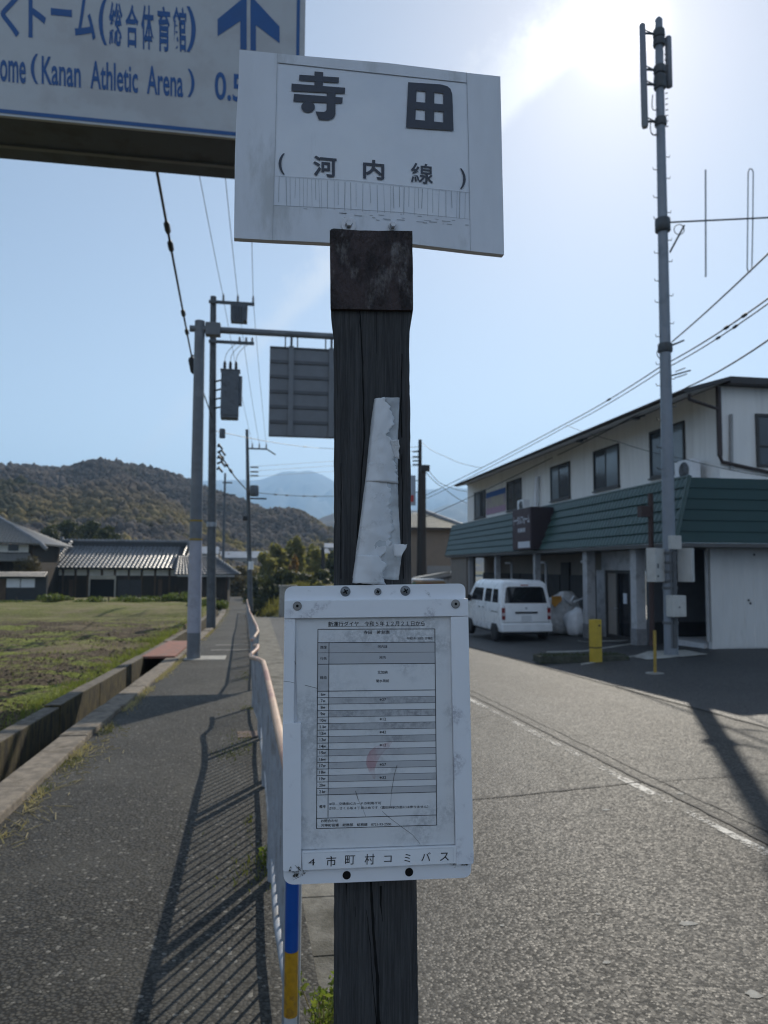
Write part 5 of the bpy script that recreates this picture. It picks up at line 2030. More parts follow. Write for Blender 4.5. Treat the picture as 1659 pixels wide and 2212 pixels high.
MB().tube([tb0, on_y(1414, 1362, tb0.y)], .028, 10).build('pole', mat('faded_yellow_pole', (.36, .24, .05), .6, .15, 9), tp)
MB().lathe(tb0, [(.16, -.05), (.16, .012), (.03, .02)], 16).build('base', CONCRETE, tp)
YB2 = 16.0
bb0 = on_y(1408, 1385, YB2)
bp_ = thing('brown_signpost', tuple(bb0), 'rusty brown post with a small box sign in front of the green canopy', 'signpost')
BRN = mat('rust_brown_paint', (.060, .034, .030), .6, .15, 8)
MB().tube([bb0 - Vector((0, 0, .1)), on_y(1405, 1066, YB2)], .062, 12).build('post', BRN, bp_)
pa, pb = on_y(1381, 1093, YB2), on_y(1401, 1117, YB2)
MB().span((pa.x, YB2 - .1, pb.z), (pb.x, YB2 + .1, pa.z)).build('box', BRN, bp_)
# orange tipped clutter: sacks
def sack(c, r, m, label, seed, group, squash=1.0):
    b = MB()
    n, k = 26, 16
    rows = []
    for i in range(k + 1):
        th = math.pi * i / k
        row = []
        for j in range(n + 1):
            ph = 2 * math.pi * j / n
            d = Vector((math.sin(th) * math.cos(ph), math.sin(th) * math.sin(ph), math.cos(th)))
            kk = 1 + .22 * fbm(d.x * 1.3 + seed, d.y * 1.3, d.z * 1.3, 4) + .05 * math.sin(ph * 7 + seed) * math.sin(th)
            p = Vector((d.x * r[0] * kk, d.y * r[1] * kk, d.z * r[2] * kk))
            p.z = max(p.z, -r[2] * .75)
            row.append(p + Vector(c))
        rows.append(row)
    b.grid(rows[::-1])
    o = b.build('sack', m)
    tag(o, label, 'sack', group)
    return o


WSACK = mat('crumpled_white_plastic', (.82, .83, .85), .5, .06, 8, bump=1.0, bs=14)
GSACK = mat('grey_translucent_sack', (.50, .50, .50), .6, .15, 6, col2=(.66, .66, .66), s2=4, bump=1.0, bs=12)
q = on_y(1246, 1345, 21.6)
sack((q.x, q.y, lot(21.6) + .165 + .36), (.38, .34, .47), WSACK, 'bulging white plastic sack on the ground beside the entrance pillar', 3.0, 'sacks by the entrance')
q = on_y(1215, 1330, 22.5)
sack((q.x, q.y, lot(22.5) + .165 + .54), (.78, .5, .74), GSACK, 'large grey sack behind the white van with an orange patch', 7.0, 'sacks by the entrance')
q2 = on_y(1203, 1299, 24.5)
MB().poly([on_y(1192, 1288, 22.0), on_y(1214, 1287, 22.0), on_y(1213, 1298, 21.92), on_y(1199, 1312, 21.92), on_y(1192, 1305, 21.96)], (0, .02, 0)).build('orange_cloth', None)
o = bpy.data.objects['orange_cloth']
o.data.materials.append(mat('orange_cloth', (.42, .20, .03), .8, .1, 6))
tag(o, 'small orange yellow cloth lying over the grey sack', 'cloth')
for k, (a_, c2) in enumerate((((1214, 1288), (1238, 1308)), ((1232, 1300), (1240, 1288)), ((1240, 1300), (1262, 1292)))):
    MB().tube([on_y(*a_, 21.9), on_y(*c2, 22.1)], .035, 8).build('loose_pipe', WHITEPAINT)
    tag(bpy.data.objects['loose_pipe' if k == 0 else 'loose_pipe.%03d' % k], ('long pale pipe leaning across the grey sack', 'short pale pipe sticking up out of the grey sack', 'pale pipe end resting between the sack and the wall')[k], 'pipe')
P = [on_y(1285, 1335, 21.5)]
hs = MB()
hp = []
for k in range(15):
    t = k / 14
    x, y = 8.3 + 1.6 * t, 18.6 + .7 * t + .3 * math.sin(t * 5)
    hp.append((x, y, lot(y) + lotrise(x) + .02 + .5 * max(0, .3 - t) ** 1.5))
hs.tube(hp, .018, 6)
tag(hs.build('garden_hose', mat('pale_hose', (.28, .28, .27), .6, .1, 5)), 'pale hose lying on the lot in front of the dark doors', 'hose')


# ------------------------------------------------------------------ vans
def van(loc, rz, paint, label, name='parked_van', roofpaint=None):
    t = thing(name, loc, label, 'van', rz=rz)
    LV = [(.30, .79, .04, 3.93), (.52, .83, 0, 3.98), (.96, .835, .015, 3.90), (1.12, .82, .035, 3.62), (1.72, .735, .15, 2.98), (1.83, .69, .20, 2.84), (1.90, .60, .36, 2.62)]
    b = MB()
    V, F = [], []
    for z, w_, yr, yf in LV:
        V += [(-w_, yr, z), (w_, yr, z), (w_, yf, z), (-w_, yf, z)]
    for i in range(len(LV) - 1):
        for k in range(4):
            F.append((i * 4 + k, i * 4 + (k + 1) % 4, i * 4 + 4 + (k + 1) % 4, i * 4 + 4 + k))
    n = len(V)
    F += [(n - 4, n - 3, n - 2, n - 1), (3, 2, 1, 0)]
    b.add(V, F, True)
    body = b.build('body', paint, t, local=True)
    bv = body.modifiers.new('bevel', 'BEVEL')
    bv.width, bv.segments, bv.limit_method, bv.angle_limit = .055, 4, 'ANGLE', R(24)

    def lv(z):
        for (z0, w0, r0, f0), (z1, w1, r1, f1) in zip(LV, LV[1:]):
            if z <= z1:
                k = (z - z0) / (z1 - z0)
                return w0 + (w1 - w0) * k, r0 + (r1 - r0) * k, f0 + (f1 - f0) * k
        return LV[-1][1:]

    def rear(pts, m, nm, lift=.006, par=None):
        q_ = [(x, lv(z)[1] - lift, z) for x, z in pts]
        return MB().poly(q_, (0, .02, 0)).build(nm, m, par or t, local=True)

    def side(pts, m, nm, sgn, lift=.006):
        q_ = [(sgn * (lv(z)[0] + lift), y, z) for y, z in pts]
        if sgn > 0:
            q_ = q_[::-1]
        return MB().poly(q_, (-sgn * .02, 0, 0)).build(nm, m, t, local=True)
    G = glass('car_glass', (.012, .014, .017), .05)
    rw = rear([(-.68, 1.20), (.68, 1.20), (.64, 1.50), (.60, 1.66), (.52, 1.70), (-.52, 1.70), (-.60, 1.66), (-.64, 1.50)], G, 'rear_window')
    MB().tube([(.0, lv(1.2)[1] - .02, 1.22), (-.30, lv(1.3)[1] - .03, 1.30)], .012, 6).build('wiper', BLACK, t, local=True)
    rear([(-.13, 1.73), (.13, 1.73), (.12, 1.76), (-.12, 1.76)], mat('brake_red', (.25, .02, .02), .3, .1, 9), 'brake_lamp', .012)
    for s_ in (-1, 1):
        side([(.30, 1.20), (.86, 1.20), (.86, 1.62), (.42, 1.62)], G, 'side_window', s_)
        side([(1.0, 1.20), (1.62, 1.20), (1.62, 1.62), (1.0, 1.62)], G, 'side_window', s_)
        side([(1.85, 1.20), (3.18, 1.20), (2.75, 1.62), (1.85, 1.62)], G, 'front_window', s_)
        tl = rear([(s_ * .79, .70), (s_ * .68, .70), (s_ * .68, 1.06), (s_ * .79, 1.06)][::(1 if s_ < 0 else -1)], mat('lamp_red', (.20, .012, .012), .3, .1, 9), 'tail_lamp', .012)
        MB().box((s_ * .735, lv(.86)[1] - .012, .86), (.10, .02, .09)).build('clear_lens', mat('clear_lens', (.5, .42, .42), .25, .05, 9), tl, local=True)
        MB().box((s_ * .90, 3.0, 1.25), (.12, .10, .22)).build('wing_mirror', BLACK, t, local=True, bevel=.02)
        for y in (.62, 3.22):
            w_ = thing('wheel', (0, 0, 0), None, None)
            w_.parent = t
            MB().lathe((s_ * .70, y, .29), [(.18, -.02), (.25, -.02), (.29, .01), (.29, .11), (.25, .15), (.18, .148)], 28, (s_, 0, 0)).build('tyre', BLACK, w_, local=True)
            MB().lathe((s_ * .70, y, .29), [(.18, .12), (.17, .10), (.12, .135), (.05, .14), (.0001, .14)], 20, (s_, 0, 0)).build('rim', mat('steel_rim', (.32, .33, .34), .45, .1, 20, metal=.5), w_, local=True)
            P_ = [(s_ * (lv(.5)[0] + .004), y + .345 * math.cos(a_), .30 + .345 * math.sin(a_)) for a_ in np.linspace(0, math.pi, 17)]
            MB().poly(P_ if s_ < 0 else P_[::-1], (-s_ * .02, 0, 0)).build('wheel_arch', BLACK, t, local=True)
        side([(.28, .905), (.88, .905), (.88, .93), (.28, .93)], BLACK, 'door_track', s_, .004)
    rear([(-.36, .88), (.36, .88), (.36, .94), (-.36, .94)], BLACK, 'plate_garnish', .015)
    pl = rear([(-.165, .66), (.165, .66), (.165, .82), (-.165, .82)], mat('plate_white', (.62, .63, .64), .5, .03, 9), 'number_plate', .012)
    rear([(-.03, 1.02), (.03, 1.02), (.03, 1.07), (-.03, 1.07)], STEEL, 'badge', .010)
    b = MB()
    for x_ in (-.72, .72):
        b.poly([(x_ - .006, lv(.64)[1] - .004, .64), (x_ + .006, lv(.64)[1] - .004, .64), (x_ * .98 + .006, lv(1.12)[1] - .004, 1.12), (x_ * .98 - .006, lv(1.12)[1] - .004, 1.12)])
    b.build('hatch_seam', BLACK, t, local=True)
    for s_ in (-1, 1):
        b = MB()
        for y in (.95, 1.76, 2.0):
            b.poly([(s_ * (lv(.42)[0] + .003), y, .42), (s_ * (lv(.42)[0] + .003), y + .012, .42), (s_ * (lv(.95)[0] + .003), y + .012, .95), (s_ * (lv(.95)[0] + .003), y, .95)])
        b.build('door_seam', BLACK, t, local=True)
        b = MB()
        for y in (1.68, 2.1):
            b.box((s_ * .845, y, 1.0), (.02, .14, .03))
        b.build('door_handle', BLACK, t, local=True)
    b = MB()
    b.box((0, -.03, .46), (1.62, .14, .26))
    b.build('rear_bumper', paint, t, local=True, bevel=.035)
    b = MB()
    b.box((0, .02, .615), (1.50, .06, .012))
    b.build('bumper_gap', BLACK, t, local=True)
    b = MB()
    b.box((0, 1.9, .30), (1.4, 3.4, .12))
    b.build('underbody', BLACK, t, local=True)
    if roofpaint:
        b = MB()
        b.box((0, 1.5, 1.90), (1.30, 2.3, .05))
        b.build('roof_panel', roofpaint, t, local=True, bevel=.02)
    return t


VANW = mat('white_van_paint', (.80, .81, .82), .3, .03, 3, spec=.5, coat=.3)
rl = lotp(1075, 1385)
vrz = R(1.0)
vloc = Vector((rl.x + .70, rl.y - .52, rl.z))
vw = van(tuple(vloc), vrz, VANW, 'white parked minivan seen from behind with dark tinted rear window')
vw.scale = (.94, .94, .94)
van((6.95, 30.2, lot(30) + .05), R(-3), mat('orange_brown_livery', (.20, .11, .04), .35, .1, 1.5, col2=(.05, .14, .08), thr=(.55, .62), s2=1.1), 'orange and green van with pale roof mostly hidden behind the white van', roofpaint=mat('pale_blue_roof', (.55, .62, .70), .3, .04, 3))
cp = thing('carport', (5.6, 38, lot(38)), 'low lean-to carport with a dark roof edge before the tan building', 'carport')
za = on_y(905, 1252, 38).z
MB().poly([on_y(880, 1257, 37), on_y(972, 1238, 37), on_y(985, 1236, 41), on_y(893, 1250, 41)], (0, 0, .10)).build('roof', mat('pale_carport_sheet', (.36, .36, .34), .4, .08, 3), cp)
MB().poly([on_y(880, 1262, 36.95), on_y(975, 1243, 36.95), on_y(975, 1249, 36.95), on_y(880, 1268, 36.95)][::-1], (0, .05, 0)).build('fascia', DARKSTEEL, cp)
for px in (890, 968):
    q = on_y(px, 1252, 37.2)
    MB().tube([(q.x, q.y, lot(38)), (q.x, q.y, q.z + .1)], .05, 8).build('post', STEEL, cp)

# ------------------------------------------------------------------ tan building with light tiled roof
YT_ = 47.0
tanb = thing('tan_building', tuple(on_y(950, 1262, YT_)), 'tan house with a sunlit pale tiled hip roof beyond the white shop', 'building')
TAN = mat('tan_wall', (.23, .19, .155), .85, .06, 2)
xa, xb_ = on_y(846, 1200, YT_).x, on_y(996, 1200, YT_).x
zev = on_y(940, 1141, YT_).z
MB().span((xa, YT_, -1.8), (xb_, YT_ + 8, zev)).build('wall', TAN, tanb)
mb = MB()
zr = on_y(915, 1108, YT_ + 3.6).z
a1, a2 = Vector((xa - .5, YT_ - .5, zev)), Vector((xb_ + .35, YT_ - .5, zev))
r1, r2 = Vector((xa + 2.2, YT_ + 3.6, zr)), Vector((on_y(919, 1108, YT_ + 3.6).x, YT_ + 3.6, zr))
NR = 12
up_ = Vector((0, -.42, .9))
for k in range(NR):
    t0, t1 = k / NR, (k + 1) / NR
    A = [a1.lerp(r1, t0) + up_ * .05, a2.lerp(r2, t0) + up_ * .05]
    B = [a1.lerp(r1, t1), a2.lerp(r2, t1)]
    A0 = [a1.lerp(r1, t0), a2.lerp(r2, t0)]
    mb.grid([A0, A, B], smooth=False)
mb.poly([a2, Vector((xb_ + .35, YT_ + 8.5, zev)), r2])
mb.poly([r1, r2, Vector((xb_ + .35, YT_ + 8.5, zev)), Vector((xa - .5, YT_ + 8.5, zev))])
rf = mb.build('roof', mat('pale_glazed_tile', (.42, .38, .31), .38, .12, 1.2, stretch=(1, 3, 1), spec=.6), tanb)
MB().tube([a2 + Vector((0, 0, .05)), r2 + Vector((0, 0, .1))], .14, 8).build('hip_ridge', mat('grey_ridge_tile', (.20, .21, .22), .5, .1, 4), rf)
MB().span((xa - .5, YT_ - .6, zev - .12), (xb_ + .35, YT_ - .45, zev - .005)).build('gutter', BROWNP, tanb)
pa, pb = on_y(923, 1222, YT_ - .05), on_y(987, 1262, YT_ - .05)
MB().span((pa.x, YT_ - .06, -1.7), (pb.x, YT_ - .002, pa.z)).build('shutter', mat('grey_shutter', (.25, .26, .27), .5, .06, 3, stretch=(1, 1, 12)), tanb)
q = on_y(981, 1200, YT_ - .1)
MB().tube([(q.x, YT_ - .1, -1.7), (q.x, YT_ - .1, zev - .1)], .05, 8).build('downpipe', BROWNP, tanb)
MB().span((on_y(975, 1200, 44).x, 44, -1.6), (on_y(1018, 1200, 44).x, 44.2, on_y(990, 1204, 44).z)).build('yard_wall', mat('light_tan_wall', (.30, .25, .20), .85, .06, 2), tanb)

# ------------------------------------------------------------------ steel mast with aerials on the right
rb0 = lotp(1450, 1415)
rt = on_y(1422.5, 44, rb0.y)
YRM = rb0.y
MASTB = mat('blue_grey_steel', (.23, .25, .28), .45, .08, 4, metal=.25, col2=(.19, .21, .235), s2=2)
am = thing('aerial_mast', tuple(rb0), 'tall steel pole with long aerials at the top and pale boxes near the ground', 'mast')
MB().tube([rb0 - Vector((0, 0, .2)), rb0.lerp(rt, .5), rt, rt + Vector((0, 0, .06))], [.150, .120, .088, .05], 20).build('pole', MASTB, am)


def rm(y):
    return on_y(1450 - 27.5 * (1415 - y) / 1371, y, YRM)


AER = mat('aerial_grey', (.20, .21, .235), .5, .06, 6)
for (x0, y0, x1, y1, cut) in ((1387, 50, 1393, 276, 0), (1443, 80, 1445.5, 190, 1)):
    a, c_ = on_y(x0, y0, YRM), on_y(x1, y1, YRM)
    d = (c_ - a)
    b = MB()
    b.tube([a, a + d * .02, a + d * .98, c_], [.03 if not cut else .06, .075, .075, .06 if not cut else .03], 14)
    b.build('panel_aerial', AER, am)
for y, x in ((74, 1390), (152, 1392), (184, 1393), (264, 1396), (92, 1440), (172, 1442)):
    p = rm(y)
    b = MB()
    e = on_y(x, y - 2, YRM)
    b.tube([e, p], .028, 8)
    b.tube([e + Vector((0, 0, .10)), p + Vector((0, 0, -.05))], .015, 6)
    b.lathe(p - Vector((0, 0, .09)), [(.13, 0), (.14, .04), (.13, .18)], 12)
    b.build('bracket', DARKSTEEL, am)
for i in range(26):
    b = MB()
    p = rm(300 + 30 * i + (8 if i % 3 else -6))
    s_ = 1 if i % 2 else -1
    r_ = .10 + .035 * i / 26
    b.tube([p, p + Vector((s_ * (r_ + .10), 0, 0)), p + Vector((s_ * (r_ + .11), 0, .05))], .010, 5)
    b.build('step_bolt', DARKSTEEL, am)
b = MB()
for (x0, y0, x1, y1) in ((1410, 205, 1421, 236), (1405, 262, 1422, 288)):
    P = [on_y(x0 + (x1 - x0) * t + 6 * math.sin(t * 3.1) * -1, y0 + (y1 - y0) * t + 14 * math.sin(t * 3.14), YRM - .1) for t in np.linspace(0, 1, 10)]
    b.tube(P, .012, 5)
for yy in range(120, 280, 12):
    p = rm(yy)
    b.tube([p + Vector((.10, -.05, 0)), p + Vector((.16, -.05, .02))], .012, 5)
b.build('aerial_leads', DARKSTEEL, am)
p = rm(487)
MB().lathe(p - Vector((0, 0, .16)), [(.14, 0), (.17, .02), (.17, .30), (.14, .32)], 14).build('collar', DARKSTEEL, am)
yg = MB()
bend = on_y(1760, 465.4, YRM - .5)
yg.tube([p + Vector((0, -.1, .02)), bend], .020, 8)
yg.tube([on_y(1447, 545, YRM - .1), on_y(1478, 487, YRM - .12)], .022, 6)
yg.tube([on_y(1467 + 11 * math.cos(a_), 496 + 11 * math.sin(a_), YRM - .14) for a_ in np.linspace(0, 6.28, 16)], .010, 5)
yag = yg.build('side_boom', DARKSTEEL, am)
el = MB()
el.tube([on_y(1524, 367, YRM - .2), on_y(1524.5, 598, YRM - .2)], .020, 8)
el.build('aerial_element', mat('bright_aluminium', (.45, .46, .47), .4, .08, 9, metal=.4), yag)
el = MB()
P = [on_y(x, y, YRM - .3) for x, y in ((1616, 372), (1619, 365), (1624, 365), (1627, 372), (1626, 480), (1624, 580), (1621, 587), (1616, 587), (1614, 580), (1615, 480), (1616, 372))]
el.tube(P, .015, 8)
el.build('aerial_element', mat('bright_aluminium', (.45, .46, .47), .4, .08, 9, metal=.4), yag)
BOXM = mat('cream_cabinet', (.50, .485, .45), .5, .05, 6, col2=(.42, .40, .37), s2=4)
for (x0, y0, x1, y1, rz, dep, off) in ((1397, 1184, 1440, 1257, 32, .22, -.02), (1471, 1184, 1492, 1257, -50, .18, .0), (1445, 1157, 1469, 1187, 0, .16, -.16), (1443, 1286, 1478, 1332, 8, .22, -.22)):
    a, c_ = on_y(x0, y0, YRM + off), on_y(x1, y1, YRM + off)
    w_ = (c_.x - a.x) / math.cos(R(rz)) * .95
    mtx = Matrix.Rotation(R(rz), 3, 'Z')
    ctr = Vector(((a.x + c_.x) / 2, YRM + off, (a.z + c_.z) / 2))
    o = MB().box(ctr, (w_, dep, a.z - c_.z), mtx=mtx).build('cabinet', BOXM, am, bevel=.012)
    if x0 == 1397:
        for dz, s_ in ((-.02, .05), (-.24, .02)):
            MB().box(ctr + mtx @ Vector((-w_ * .3, -dep / 2 - .004, dz)), (.06, .008, s_ * 2), mtx=mtx).build('handle', DARKSTEEL, o)
    if x0 == 1443:
        MB().box(ctr + mtx @ Vector((0, -dep / 2 - .004, -.02)), (.035, .008, .03), mtx=mtx).build('latch', DARKSTEEL, o)
b = MB()
for y in (1195, 1215, 1235, 1255, 1270, 1345):
    q = rm(y)
    b.lathe(q - Vector((0, 0, .03)), [(.16, 0), (.165, .01), (.165, .05), (.16, .06)], 14)
for k, x in enumerate((1448, 1454, 1458)):
    b.tube([on_y(x, 1190, YRM - .17), on_y(x + 3, 1290, YRM - .17), on_y(x + 4, 1400, YRM - .17)], .022, 6)
b.build('cable_conduit', mat('conduit_grey', (.12, .125, .13), .6, .1, 6), am)
p = rm(752)
b = MB()
b.lathe(p - Vector((0, 0, .1)), [(.15, 0), (.16, .02), (.16, .18), (.15, .2)], 12)
b.tube([p, on_y(1478, 735, YRM - .2)], .02, 6)
b.tube([rm(815), on_y(1492, 800, YRM - .2)], .018, 6)
for yy, x1 in ((795, 1480), (808, 1484)):
    b.tube([on_y(1459, yy + 8, YRM - .2), on_y(x1, yy, YRM - .2)], .012, 5)
b.tube([on_y(1428 - 9 * math.sin(t), 748 + 30 * t / 3.14, YRM - .15) for t in np.linspace(0, 3.14, 9)], .010, 5)
b.build('clamp', DARKSTEEL, am)
RG = 'cables along the shop front'
wire('upper of a pair of black cables rising to the right across the steel pole', [at(1900, 505, 9.5), at(1659, 645, 12.4), at(1430, 790, 18.0), at(1222, 915, 27), at(915, 1072, 41.5)], .014, .06, group=RG, lumps=(.30, .34, .62))
wire('lower of a pair of black cables rising to the right across the steel pole', [at(1900, 520, 9.5), at(1659, 656, 12.4), at(1430, 800, 18.0), at(1222, 922, 27), at(915, 1080, 41.5)], .012, .06, group=RG, lumps=(.31, .35))
wire('single black cable skimming the roof corner of the white shop', [at(1900, 590, 9.5), at(1659, 735, 12.2), at(1487, 835, 17.0), at(1200, 985, 28), at(913, 1120, 41.5)], .015, .05, group=RG)
wire('pale thin stay wire running up right from the steel pole', [at(1452, 738, 17.3), at(1659, 548, 12.0), at(1800, 418, 10)], .016, .03, WIREG)
wire('thin service wire sagging in front of the upper shop wall', [at(1222, 918, 26.5), at(1338, 955, 20), at(1480, 992, 17.0), at(1700, 1035, 15)], .008, .04)
wire('wire from the dark slim pole to the shop roof edge', [at(910, 955, 42), at(960, 985, 38), at(1040, 1010, 33)], .012, .1, WIREG, group='wires at the tan building')
wire('upper slack wire from the thick dark pole to the shop corner', [at(918, 1003, 41.5), at(950, 1043, 41.5), at(1014, 1062, 42)], .016, .1, group='wires at the tan building')
wire('lower slack wire from the thick dark pole to the shop corner', [at(918, 1018, 41.5), at(960, 1055, 41.5), at(1013, 1088, 42)], .016, .1, group='wires at the tan building')

# ------------------------------------------------------------------ farmhouse across the field
KAWARA = mat('grey_clay_tile', (.155, .16, .17), .36, .16, 6, col2=(.10, .105, .11), s2=1.2, spec=.6)
DARKWOOD = mat('charred_board_wall', (.030, .023, .018), .8, .35, 2.5, col2=(.085, .048, .028), thr=(.55, .75), s2=1.0, stretch=(2.2, 2.2, .2))
PLAST2 = mat('grey_white_plaster', (.72, .71, .67), .85, .06, 2)
POSTW = mat('weathered_post', (.085, .055, .035), .8, .2, 3, stretch=(1, 1, .3))


def tiled_slope(b, e0, e1, r0, r1, cols, rows_, amp=.05, step=.05):
    """pantile slope between eave e0-e1 and ridge r0-r1"""
    e0, e1, r0, r1 = map(Vector, (e0, e1, r0, r1))
    nm = (e1 - e0).cross(r0 - e0).normalized()
    if nm.z < 0:
        nm = -nm
    for k in range(rows_):
        t0, t1 = k / rows_, (k + 1) / rows_
        A0, A, B_ = [], [], []
        for i in range(cols * 4 + 1):
            s = i / (cols * 4)
            h = amp * (0.0, .7, 1.0, .7)[i % 4]
            pA, pB = e0.lerp(r0, t0).lerp(e1.lerp(r1, t0), s), e0.lerp(r0, t1).lerp(e1.lerp(r1, t1), s)
            A0.append(pA - nm * .02)
            A.append(pA + nm * (h + step))
            B_.append(pB + nm * (h + step * .2))
        b.grid([A0, A, B_], smooth=False)


YF = 70.0
def fy(x, y, Y=YF):
    return on_y(x, y, Y)


zg = fy(250, 1292).z
farm = thing('farmhouse_gate', tuple(fy(250, 1292)), 'long dark timber gatehouse with a shining grey tiled roof across the field', 'farmhouse')
x0, x1 = fy(107, 1260).x, fy(404, 1260).x
zev, zrd = fy(200, 1227, YF - 1).z, fy(250, 1178, YF + 3).z
MB().span((x0, YF, zg - .6), (x1, YF + 6, zev - .05)).build('wall', DARKWOOD, farm)
b = MB()
b.span((x0 + .02, YF - .03, fy(200, 1243).z), (x1 - .02, YF - .003, fy(200, 1230).z))
plas = b.build('plaster_band', PLAST2, farm)
b = MB()
for px in (107, 136, 163, 190, 220, 248, 278, 306, 335, 366, 402):
    x = fy(px, 1260).x
    b.span((x - .09, YF - .10, zg - .3), (x + .09, YF - .031, zev - .05))
b.build('wall_post', POSTW, farm)
# gateway
ga, gb_ = fy(196, 1251), fy(247, 1292)
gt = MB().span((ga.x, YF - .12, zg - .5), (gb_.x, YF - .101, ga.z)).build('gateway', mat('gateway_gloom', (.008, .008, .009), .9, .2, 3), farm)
b = MB()
b.span((ga.x - .12, YF - .22, zg - .4), (ga.x, YF - .125, ga.z))
b.span((gb_.x, YF - .22, zg - .4), (gb_.x + .12, YF - .125, ga.z))
b.span((ga.x - .12, YF - .22, ga.z), (gb_.x + .12, YF - .125, fy(200, 1243).z))
b.build('gate_frame', mat('pale_gate_frame', (.50, .47, .40), .8, .1, 3), gt)
pa, pb = fy(112, 1250), fy(125, 1282)
MB().span((pa.x, YF - .14, pb.z), (pb.x, YF - .101, pa.z)).build('door', mat('grey_board_door', (.11, .12, .13), .7, .1, 3), farm)
for px0, px1, m_ in ((150, 158, POSTW), (255, 280, mat('dim_lattice', (.05, .05, .055), .7, .15, 5)), (282, 305, mat('dim_lattice', (.05, .05, .055), .7, .15, 5)), (342, 350, POSTW)):
    pa, pb = fy(px0, 1252), fy(px1, 1290)
    MB().span((pa.x, YF - .13, pb.z), (pb.x, YF - .032, pa.z)).build('board_panel', m_, farm)
b = MB()
ev0, ev1 = (x0 - .1, YF - 1.0, zev), (x1 - 1.3, YF - 1.0, zev)
rd0, rd1 = (x0 + .55, YF + 2.9, zrd), (x1 - .85, YF + 2.9, zrd)
tiled_slope(b, ev0, ev1, rd0, rd1, 29, 11, .085, .06)
tiled_slope(b, (x1 - .1, YF + 7, zev), (x0 - .1, YF + 7, zev), (x1 - .1, YF + 2.9, zrd), (x0 + .5, YF + 2.9, zrd), 10, 4)
rf = b.build('roof', KAWARA, farm)
zrt = fy(250, 1166, YF + 3).z
b = MB()
b.span((x0 + .3, YF + 2.55, zrd - .12), (x1 + .05, YF + 3.25, zrt - .22))
b.build('ridge_base', mat('dark_ridge_stack', (.035, .038, .043), .6, .15, 5), rf)
b = MB()
b.tube([(x0 + .2, YF + 2.9, zrt - .14), (x1 + .1, YF + 2.9, zrt - .14)], .15, 10)
for k in range(34):
    x = x0 + .3 + (x1 - x0 - .3) * k / 33
    b.tube([(x - .05, YF + 2.9, zrt - .14), (x + .05, YF + 2.9, zrt - .14)], .19, 8)
b.box((x0 + .2, YF + 2.8, zrt - .02), (.25, .5, .5))
b.box((x1 + .1, YF + 2.8, zrt - .05), (.25, .5, .45))
b.build('ridge_tiles', KAWARA, rf)
for (fa, fb_, ra_, rb_) in ((x0 + .35, x0 + .65, x0 + .95, x0 + 1.3), (x1 - .75, x1 - .45, x1 - .35, x1 - .05), (x1 - .30, x1 - .02, x1 + .10, x1 + .35)):
    b = MB()
    tiled_slope(b, (fa, YF - .6, zev + .28), (fb_, YF - .6, zev + .28), (ra_, YF + 2.6, zrd + .22), (rb_, YF + 2.6, zrd + .22), 1, 11, .20, .12)
    b.build('verge_tiles', KAWARA, rf)
b = MB()
VERGE = mat('dark_verge', (.03, .033, .04), .5, .15, 5)
b.poly([(x1 - 1.3, YF - 1.0, zev), (x1 + .1, YF - 1.0, zev - .1), (x1 + .35, YF + 2.9, zrd), (x1 - .85, YF + 2.9, zrd)], (0, 0, -.08)).build('verge_board', VERGE, rf)
MB().poly([(x0 - .9, YF - .5, zev - .35), (x0 - .1, YF - 1.0, zev), (x0 + .55, YF + 2.9, zrd), (x0 + .1, YF + 2.9, zrd)], (0, 0, -.08)).build('verge_board', VERGE, rf)


# small hip roofed outbuilding to its right
YO = 66.0
ob = thing('outbuilding', tuple(fy(470, 1297, YO)), 'dark outbuilding with a low tiled hip roof at the end of the field', 'outbuilding')
xa, xb_ = fy(392, 1260, YO).x, fy(492, 1260, YO).x
zo = fy(450, 1240, YO).z
MB().span((xa, YO, -2.2), (xb_, YO + 5, zo)).build('wall', DARKWOOD, ob)
b = MB()
zr_ = fy(452, 1202, YO + 2.5).z
tiled_slope(b, (xa - .6, YO - .8, zo - .05), (xb_ + .9, YO - .8, zo - .05), (fy(385, 1202, YO + 2.5).x, YO + 2.5, zr_), (fy(458, 1202, YO + 2.5).x, YO + 2.5, zr_), 18, 8, .06, .05)
tiled_slope(b, (xb_ + .9, YO - .8, zo - .05), (xb_ + .9, YO + 5.8, zo - .05), (fy(458, 1202, YO + 2.5).x, YO + 2.5, zr_), (fy(459, 1202, YO + 2.6).x, YO + 2.6, zr_), 12, 8, .06, .05)
rf = b.build('roof', mat('dark_clay_tile', (.085, .088, .095), .45, .16, 6, spec=.5), ob)
b = MB()
for k in range(12):
    t = k / 11
    p = Vector((xb_ + .9, YO - .8, zo + .02)).lerp(Vector((fy(458, 1202, YO + 2.5).x, YO + 2.5, zr_ + .1)), t)
    b.lathe(p, [(.10, -.06), (.17, 0), (.16, .12), (.05, .18)], 8)
b.tube([Vector((xb_ + .9, YO - .8, zo + .02)), Vector((fy(458, 1202, YO + 2.5).x, YO + 2.5, zr_ + .1))], .13, 8)
b.build('hip_ridge', KAWARA, rf)
MB().span((xa - .3, YO - .75, zo - .22), (xb_ + .6, YO - .62, zo - .08)).build('gutter', mat('pale_gutter', (.36, .36, .36), .5, .06, 5), ob)

